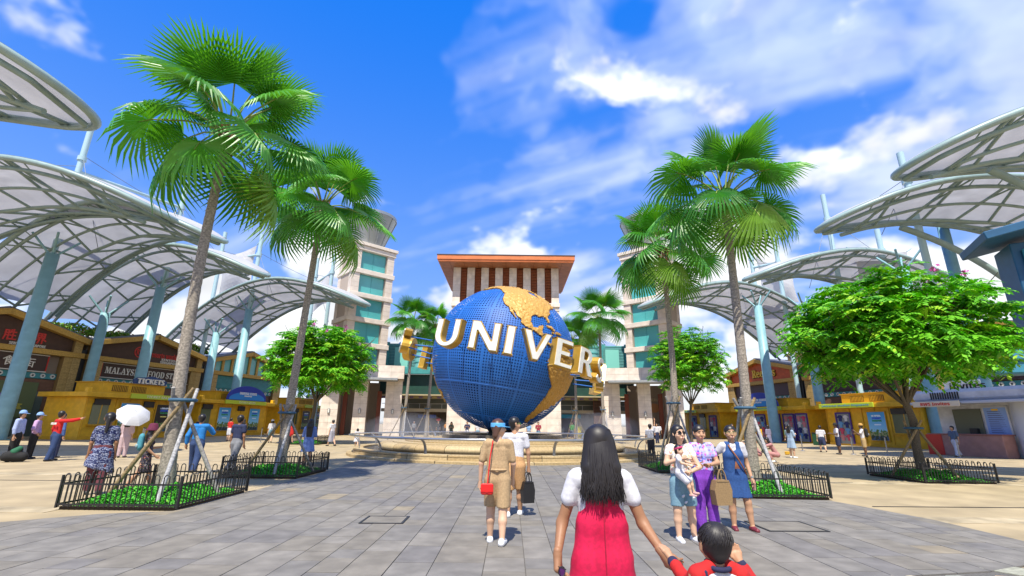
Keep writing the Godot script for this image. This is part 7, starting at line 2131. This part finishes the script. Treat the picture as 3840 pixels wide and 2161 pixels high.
func crowd() -> void:
	var walk := [[0.30, 0.12], [-0.26, 0.25]]
	var jean := cloth("jeans", 0.025, 0.055, 0.16)
	var blk := cloth("black", 0.014, 0.014, 0.016)
	var wht := cloth("white")
	var nav := cloth("navy")
	var gry := cloth("grey", 0.24, 0.25, 0.28)
	var sky := cloth("sky", 0.22, 0.40, 0.68)
	var pat := print_cloth("print_navy", Color(0.06, 0.10, 0.30), [Color(0.75, 0.78, 0.85), Color(0.6, 0.66, 0.8), Color(0.85, 0.85, 0.9)], 5.0, 95)
	var dflo := print_cloth("print_dark", Color(0.08, 0.07, 0.14), [Color(0.65, 0.25, 0.25), Color(0.7, 0.6, 0.3), Color(0.3, 0.4, 0.6), Color(0.75, 0.7, 0.7)], 5.0, 70)
	var tele := [[Vector3(0.2, -1, 0.2), Vector3(-0.5, 0.5, 0.8)], [Vector3(-0.2, -1, 0.2), Vector3(0.5, 0.5, 0.8)]]
	var t: Node3D
	# near the left beds
	t = person({"label": "woman with a long plait in a navy patterned tunic behind the nearest fence", "p": Vector3(-8.9, 0, -10.8), "yaw": 215.0, "h": 1.68, "f": true, "skin": "c", "cell": 0.019, "hair": "tail", "hairlen": 0.28, "legs": [[0.12, 0.1], [-0.15, 0.1]], "top": ["tunic", pat, 0.36, 0.45], "bottom": ["trousers", cloth("maroon", 0.15, 0.035, 0.05), 0.95], "fat": 1.10})
	np(t, "tunic_drape", [[Vector3(-0.05, 0.86, 0), Vector3(-0.09, 0.46, 0.02), 0.145, 0.19, 0.85], [Vector3(0.05, 0.86, 0), Vector3(0.08, 0.56, -0.02), 0.145, 0.18, 0.85]], 0.02, 0.05, pat, [[Vector3(0.35, -0.94, 0), Vector3(0, 0.50, 0)]], 0.02)
	t = person({"label": "girl in a maroon brimmed hat and dark floral dress with a teal backpack", "p": Vector3(-8.45, 0, -11.55), "yaw": 130.0, "h": 1.46, "f": true, "skin": "b", "cell": 0.019, "hair": "long", "legs": [[0.32, 0.1], [-0.3, 0.3]], "arms": [[Vector3(0.15, -1, 0.2), Vector3(0, 0.1, 1)], [Vector3(-0.2, -1, -0.15), Vector3(0, -0.6, 0.7)]], "top": ["bodice", dflo, 0.25, 0.5], "bottom": ["skirt", dflo, 0.46, 0.10]})
	hat_cap(t, "bucket", cloth("hat_maroon", 0.13, 0.012, 0.05))
	var bp := thing("backpack", "small teal backpack on the girl with the maroon hat", "backpack", Vector3(-8.45, 1.05, -11.55) + Vector3(sin(deg_to_rad(130.0)), 0, cos(deg_to_rad(130.0))) * -0.17, deg_to_rad(130.0))
	np(bp, "body", [[Vector3(0, -0.10, 0), Vector3(0, 0.10, 0), 0.10, 0.09, 0.7]], 0.015, 0.01, cloth("teal_bag", 0.08, 0.33, 0.42))
	np(bp, "pocket", [[Vector3(-0.03, -0.09, -0.065), Vector3(0.03, -0.09, -0.065), 0.05, 0.05, 0.6]], 0.014, 0.01, cloth("teal_bag2", 0.30, 0.42, 0.46))
	t = person({"label": "man in a bright blue jacket and jeans walking away past the left palms", "p": Vector3(-9.65, 0, -15.2), "yaw": 195.0, "h": 1.74, "skin": "c", "cell": 0.021, "hair": "short", "legs": walk, "arms": [[Vector3(0.3, -1, -0.25), Vector3(0.05, -1, 0.2)], [Vector3(-0.4, -0.6, 0.5), Vector3(0.5, 0.6, 0.6)]], "top": ["jacket", cloth("bright_blue", 0.015, 0.21, 0.60), 0.92, 0.47], "bottom": ["jeans", jean, 0.97], "fat": 1.06})
	t = person({"label": "man in a navy T-shirt and grey trousers walking away past the left palms", "p": Vector3(-8.75, 0, -15.75), "yaw": 165.0, "h": 1.72, "skin": "c", "cell": 0.021, "hair": "short", "legs": [[0.2, 0.1], [-0.32, 0.2]], "top": ["tee_shirt", nav, 0.26, 0.47], "bottom": ["trousers", gry, 0.97]})
	# umbrella
	t = person({"label": "person in pale pink under a white umbrella on the left", "p": Vector3(-16.3, 0, -20.8), "yaw": 200.0, "h": 1.66, "f": true, "cell": 0.03, "hair": "long", "top": ["blouse", cloth("blush", 0.62, 0.46, 0.50), 0.6, 0.46], "bottom": ["trousers", cloth("blush"), 0.95], "arms": [[Vector3(0.2, -1, 0.1), Vector3(0, 0.6, 0.8)], [Vector3(-0.16, -1, 0), Vector3(0, -1, 0.2)]]})
	var um := thing("umbrella", "white umbrella tilted over the person in pale pink", "umbrella", Vector3(-15.95, 1.72, -20.5), 0.0)
	um.rotation = Vector3(0.72, 0.25, -0.45)
	for k in 8:
		var mm := MB.new()
		for j in 6:
			var q := func(i: int, jj: int) -> Vector3:
				var r := jj / 6.0 * 0.62
				var a := TAU * (k + i * 0.25) / 8
				var sc := 1.0 - 0.07 * sin(i * PI / 4.0) * jj / 6.0
				return Vector3(cos(a) * r * sc, 0.26 * (1.0 - pow(jj / 6.0, 2.0)), sin(a) * r * sc)
			for i in 4: mm.quad(q.call(i, j), q.call(i + 1, j), q.call(i + 1, j + 1), q.call(i, j + 1))
		part(um, "panel", mm.mesh(), mt("umbrella_white", 0.50, 0.51, 0.54, 0.7))
		rodp(um, "rib", Vector3(0, 0.25, 0), Vector3(cos(TAU * k / 8) * 0.62, 0.0, sin(TAU * k / 8) * 0.62), 0.006, mt("steel"), 4)
	rodp(um, "shaft", Vector3(0, -0.5, 0), Vector3(0, 0.32, 0), 0.010, mt("steel"), 6)
	# group at the left edge
	var R := Vector3(-17.4, 0, -18.8)
	t = person({"label": "man in a red jacket with white lettering pointing to the right", "p": R, "yaw": 155.0, "h": 1.84, "skin": "b", "cell": 0.026, "hair": "short", "legs": [[0.18, 0.05, 0.14], [-0.14, 0.1, 0.1]], "arms": [[Vector3(0.3, -1, 0), Vector3(0.1, -0.9, 0.3)], [Vector3(-0.75, 0.08, 0.55), Vector3(-0.8, 0.22, 0.5)]], "top": ["jacket", cloth("jacket_red", 0.60, 0.01, 0.01), 0.95, 0.49], "bottom": ["jeans", jean, 0.97]})
	var gk := ["ming", "sheng", "shi4", "jie4"]
	for k in 4: glyph(t, gk[k], 0.075, mt("sign_white"), Transform3D(Basis(Vector3.UP, PI), Vector3(0.15 - k * 0.1, 1.36, -0.165)), 1.3, 0.03)
	t = person({"label": "man in a pink shirt and light blue cap in the left group", "p": Vector3(-19.0, 0, -19.6), "yaw": 120.0, "h": 1.76, "skin": "b", "cell": 0.03, "hair": "short", "top": ["shirt", cloth("pink_shirt", 0.58, 0.36, 0.62), 0.9, 0.5], "bottom": ["trousers", blk, 0.97], "arms": [[Vector3(0.5, -1, 0), Vector3(-0.5, -0.5, 0.3)], [Vector3(-0.5, -1, 0), Vector3(0.5, -0.5, 0.3)]]})
	hat_cap(t, "cap", cloth("cap_blue", 0.25, 0.42, 0.75))
	t = person({"label": "man in a pale checked shirt and blue cap, second from the left edge", "p": Vector3(-19.0, 0, -18.9), "yaw": 110.0, "h": 1.82, "skin": "b", "cell": 0.03, "hair": "short", "top": ["shirt", print_cloth("check", Color(0.62, 0.68, 0.85), [Color(0.45, 0.52, 0.75), Color(0.75, 0.8, 0.9)], 6.0, 90), 0.8, 0.48], "bottom": ["trousers", blk, 0.97]})
	hat_cap(t, "cap", cloth("cap_blue"))
	t = person({"label": "person with a green cap cut by the left picture edge", "p": Vector3(-19.2, 0, -18.0), "yaw": 100.0, "h": 1.72, "skin": "b", "cell": 0.03, "hair": "short", "top": ["shirt", cloth("lilac", 0.45, 0.40, 0.55), 0.8, 0.48], "bottom": ["trousers", blk, 0.97]})
	hat_cap(t, "cap", cloth("cap_green", 0.05, 0.25, 0.12))
	person({"label": "man in a navy suit half hidden behind the red jacket", "p": Vector3(-18.6, 0, -20.2), "yaw": 160.0, "h": 1.76, "skin": "b", "cell": 0.03, "hair": "short", "top": ["jacket", cloth("blue_shirt", 0.08, 0.16, 0.42), 0.9, 0.48], "bottom": ["trousers", nav, 0.97]})
	var lb := thing("duffel_bag", "dark green and black bag on the ground by the left group", "bag", Vector3(-18.15, 0, -18.2), 0.6)
	np(lb, "body", [[Vector3(-0.2, 0.2, 0), Vector3(0.2, 0.18, 0), 0.18, 0.17, 0.9], [Vector3(-0.05, 0.3, 0), Vector3(0.08, 0.42, 0), 0.14, 0.10]], 0.03, 0.05, blk, [[Vector3.DOWN, Vector3(0, 0.01, 0)]], 0.02)
	np(lb, "flap", [[Vector3(-0.03, 0.36, 0.02), Vector3(0.08, 0.47, 0.02), 0.13, 0.09]], 0.03, 0.03, cloth("bag_green", 0.02, 0.14, 0.07))
	# around the left booths and the fountain
	var far := [
		["woman in a blue dress lifting her phone by the second left bed", -7.5, -18.3, 190, 1.62, true, "verylong", ["dress_top", cloth("dress_blue", 0.13, 0.22, 0.55), 0.5, 0.5], ["skirt", cloth("dress_blue"), 0.44, 0.10], null, tele, 0.026, "b"],
		["person in a red top and black trousers behind the second left palm", -10.0, -22.0, 180, 1.62, true, "long", ["shirt", cloth("red_top", 0.62, 0.02, 0.015), 0.5, 0.47], ["trousers", blk, 0.97], walk, null, 0.034, "a"],
		["woman in white with a white cap and denim shorts near the ticket booths", -17.6, -36.0, 200, 1.66, true, "bob", ["shirt", wht, 0.5, 0.48], ["shorts", cloth("denim_pale"), 0.4], walk, null, 0.04, "a"],
		["woman in a white top and grey print skirt walking left of the fountain", -11.8, -32.4, 240, 1.68, true, "bun", ["tee_shirt", wht, 0.25, 0.55], ["skirt", print_cloth("print_grey", Color(0.55, 0.55, 0.6), [Color(0.2, 0.2, 0.25), Color(0.8, 0.8, 0.82)], 5.0, 80), 0.75, 0.10], walk, null, 0.036, "a"],
		["little girl in a white dress running left of the fountain", -9.75, -31.2, 200, 1.16, true, "bob", ["dress_top", wht, 0.15, 0.5], ["skirt", wht, 0.44, 0.12], walk, null, 0.03, "a"],
		["man in a red T-shirt and white shorts at the dome sign booth", -21.6, -37.6, 160, 1.72, false, "short", ["tee_shirt", cloth("red_top"), 0.3, 0.47], ["shorts", wht, 0.48], null, null, 0.04, "a"],
		["woman in a short black dress at the dome sign booth", -20.7, -37.8, 180, 1.64, true, "long", ["dress_top", blk, 0.0, 0.5], ["skirt", blk, 0.42, 0.07], null, null, 0.04, "a"],
		["man in dark clothes behind the blue jacket at the booth", -23.4, -36.6, 170, 1.72, false, "short", ["shirt", nav, 0.5, 0.47], ["trousers", blk, 0.97], null, null, 0.042, "b"],
		["woman in an olive dress photographing from behind the fountain", -5.4, -44.5, 0, 1.64, true, "long", ["dress_top", cloth("olive", 0.06, 0.08, 0.05), 0.3, 0.5], ["skirt", cloth("olive"), 0.42, 0.08], null, tele, 0.045, "b"],
		["man in a navy shirt and pale shorts photographing behind the fountain", -3.95, -44.5, 0, 1.70, false, "short", ["tee_shirt", nav, 0.3, 0.47], ["shorts", wht, 0.48], null, tele, 0.045, "b"],
		["person in white and denim under the globe's left side", -3.0, -44.8, 10, 1.66, true, "short", ["tee_shirt", wht, 0.3, 0.47], ["shorts", cloth("denim_pale"), 0.5], null, null, 0.045, "b"],
		["man in a crimson shirt under the globe's right side", 2.55, -44.5, 0, 1.72, false, "short", ["tee_shirt", cloth("crimson", 0.32, 0.03, 0.06), 0.3, 0.47], ["jeans", cloth("denim_pale"), 0.97], null, tele, 0.045, "b"],
		["woman in pale blue beside the crimson shirt behind the fountain", 1.7, -44.9, 0, 1.66, true, "bob", ["tee_shirt", sky, 0.3, 0.47], ["trousers", gry, 0.97], null, null, 0.045, "b"],
		["man in a green shirt in the mist right of the gate building", 6.0, -47.5, 20, 1.78, false, "short", ["shirt", cloth("green_shirt", 0.08, 0.36, 0.06), 0.4, 0.46], ["shorts", gry, 0.5], null, null, 0.045, "b"],
		["person in a yellow top in the mist right of the gate building", 6.8, -47.8, 0, 1.62, true, "bob", ["shirt", cloth("yellow", 0.68, 0.52, 0.01), 0.4, 0.46], ["trousers", cloth("yellow"), 0.7], null, null, 0.045, "a"],
		["visitor in grey in the left entrance hall, beside the palm stakes", -11.6, -58.5, 20, 1.7, false, "short", ["shirt", gry, 0.5, 0.47], ["trousers", blk, 0.97], null, null, 0.05, "b"],
		["visitor in a pale blue top in the left entrance hall", -10.0, -58.5, 340, 1.68, true, "bob", ["shirt", sky, 0.5, 0.47], ["jeans", jean, 0.97], null, null, 0.05, "b"],
		["visitor in orange in the left entrance hall next to the gate building", -8.0, -60.5, 0, 1.66, true, "long", ["shirt", cloth("orange_top", 0.6, 0.25, 0.05), 0.5, 0.47], ["trousers", blk, 0.97], null, null, 0.05, "b"],
		["visitor in black in the left entrance hall under the blue sign", -8.9, -60.0, 30, 1.74, false, "short", ["shirt", blk, 0.5, 0.47], ["trousers", blk, 0.97], null, null, 0.05, "b"],
		["man in white and dark trousers waving one arm right of the fountain", 7.05, -24.6, 150, 1.60, false, "short", ["shirt", wht, 0.3, 0.48], ["trousers", cloth("charcoal", 0.04, 0.04, 0.05), 0.97], null, [[Vector3(0.2, -1, 0), Vector3(0.05, -1, 0.1)], [Vector3(-0.15, 1, 0.1), Vector3(-0.05, 1, 0.15)]], 0.032, "b"],
		["man in a white shirt inside the right portal", 16.4, -53.8, 170, 1.72, false, "short", ["shirt", wht, 0.5, 0.48], ["trousers", blk, 0.97], walk, null, 0.045, "b"],
		["woman in a yellow top and black trousers before the dome sign booth at right", 15.6, -30.4, 250, 1.66, true, "long", ["shirt", cloth("amber", 0.68, 0.36, 0.01), 0.8, 0.46], ["trousers", blk, 0.97], null, null, 0.036, "a"],
		["woman in a grey lilac dress behind the yellow top", 18.4, -34.8, 200, 1.64, true, "bob", ["dress_top", cloth("grey_lilac", 0.26, 0.24, 0.36), 0.5, 0.5], ["skirt", cloth("grey_lilac"), 0.5, 0.09], null, null, 0.04, "b"],
		["man in a white shirt and brown trousers walking by the right booths", 18.4, -40.4, 20, 1.74, false, "short", ["shirt", wht, 0.8, 0.48], ["trousers", cloth("brown_tr", 0.07, 0.045, 0.03), 0.97], walk, null, 0.042, "b"],
		["man in white inside the slender tree's shade by the booth", 13.2, -44.0, 20, 1.7, false, "short", ["shirt", wht, 0.8, 0.48], ["trousers", nav, 0.97], null, null, 0.042, "b"],
		["woman in a pale blue dress and white shoes lifting a camera at right", 14.6, -25.5, 110, 1.66, true, "long", ["dress_top", cloth("pale_blue", 0.34, 0.47, 0.64), 0.4, 0.5], ["skirt", cloth("pale_blue"), 0.44, 0.10], null, tele, 0.034, "a"],
		["youth in white and navy shorts walking near the yellow booth", 20.1, -31.6, 160, 1.66, false, "short", ["tee_shirt", wht, 0.3, 0.47], ["shorts", nav, 0.48], walk, null, 0.036, "a"],
		["man in white with a black cap looking at his phone near the yellow booth", 19.6, -29.3, 250, 1.78, false, "short", ["tee_shirt", wht, 0.3, 0.47], ["shorts", nav, 0.48], null, [[Vector3(0.2, -1, 0.2), Vector3(-0.4, 0.2, 0.9)], [Vector3(-0.2, -1, 0.2), Vector3(0.4, 0.2, 0.9)]], 0.034, "d"],
		["man in white with a tan cap and black backpack near the yellow booth", 19.9, -27.6, 240, 1.76, false, "short", ["tee_shirt", wht, 0.3, 0.47], ["shorts", cloth("khaki", 0.48, 0.34, 0.16), 0.48], null, [[Vector3(0.2, -0.8, 0.5), Vector3(-0.2, 0.7, 0.7)], [Vector3(-0.2, -1, 0.2), Vector3(0.2, 0.3, 0.9)]], 0.034, "d"],
		["man in a grey blue shirt and white trousers walking past the white kiosk", 25.7, -28.3, 275, 1.72, false, "short", ["shirt", cloth("grey_blue", 0.10, 0.15, 0.24), 0.35, 0.47], ["trousers", wht, 0.97], walk, null, 0.036, "b"],
		["woman in a green top behind the pale blue dress", 19.0, -33.4, 300, 1.62, true, "bob", ["shirt", cloth("sage", 0.20, 0.36, 0.26), 0.4, 0.47], ["trousers", cloth("charcoal"), 0.97], walk, null, 0.04, "a"]]
	for e in far:
		var d := {"label": e[0], "p": Vector3(e[1], 0, e[2]), "yaw": float(e[3]), "h": e[4], "f": e[5], "hair": e[6], "top": e[7], "bottom": e[8], "cell": e[11], "skin": e[12], "group": "visitors on the plaza"}
		if e[9] != null: d["legs"] = e[9]
		if e[10] != null: d["arms"] = e[10]
		if "white shoes" in e[0] or "running" in e[0]: d["shoes"] = shoe_w()
		t = person(d)
		if "white cap" in e[0]: hat_cap(t, "cap", wht)
		if "black cap" in e[0]: hat_cap(t, "cap", blk)
		if "tan cap" in e[0]: hat_cap(t, "cap", cloth("cap_tan", 0.55, 0.32, 0.08))
	var bk := thing("backpack", "black backpack on the man with the tan cap", "backpack", Vector3(19.9, 1.28, -27.6) + Vector3(sin(deg_to_rad(240.0)), 0, cos(deg_to_rad(240.0))) * -0.2, deg_to_rad(240.0))
	np(bk, "body", [[Vector3(0, -0.14, 0), Vector3(0, 0.14, 0), 0.13, 0.12, 0.7]], 0.03, 0.02, blk)
	np(bk, "pocket", [[Vector3(-0.03, -0.1, -0.09), Vector3(0.03, -0.1, -0.09), 0.07, 0.07, 0.6]], 0.03, 0.02, gry)
	# two women crouching to take photographs
	var pk := cloth("dusty_pink", 0.52, 0.25, 0.25)
	for e in [[Vector3(12.0, 0, -22.2), "crouching woman in dusty pink aiming a camera, nearer of two", "long"], [Vector3(11.55, 0, -22.9), "crouching woman in dusty pink with a purple bag, farther of two", "bob"]]:
		person({"label": e[1], "p": e[0], "yaw": 255.0, "h": 1.64, "f": true, "cell": 0.03, "hair": e[2], "legs": [[1.75, 2.25], [1.5, 2.35]], "lean": 0.5, "arms": [[Vector3(0.1, -0.3, 1), Vector3(-0.1, 0.6, 0.8)], [Vector3(-0.1, -0.3, 1), Vector3(0.1, 0.6, 0.8)]], "top": ["blouse", pk, 0.5, 0.46], "bottom": ["trousers", pk, 0.8], "shoes": shoe_w()})
	strap("purse", "small purple bag on the farther crouching woman", "bag", [], Vector3(11.2, 0.62, -22.75), Vector3(0.26, 0.22, 0.1), mt("bag_purple", 0.08, 0.015, 0.12, 0.5), 0.3)
	strap("purse", "small yellow bag on the nearer crouching woman", "bag", [], Vector3(12.35, 0.42, -22.0), Vector3(0.2, 0.15, 0.1), mt("bag_yellow", 0.62, 0.35, 0.02, 0.5), 0.3)

func _ready() -> void:
	make_camera()
	ground()
	fountain()
	globe()
	towers()
	central()
	hall()
	rows()
	canopies()
	plants()
	foreground()
	couple()
	trio()
	crowd()
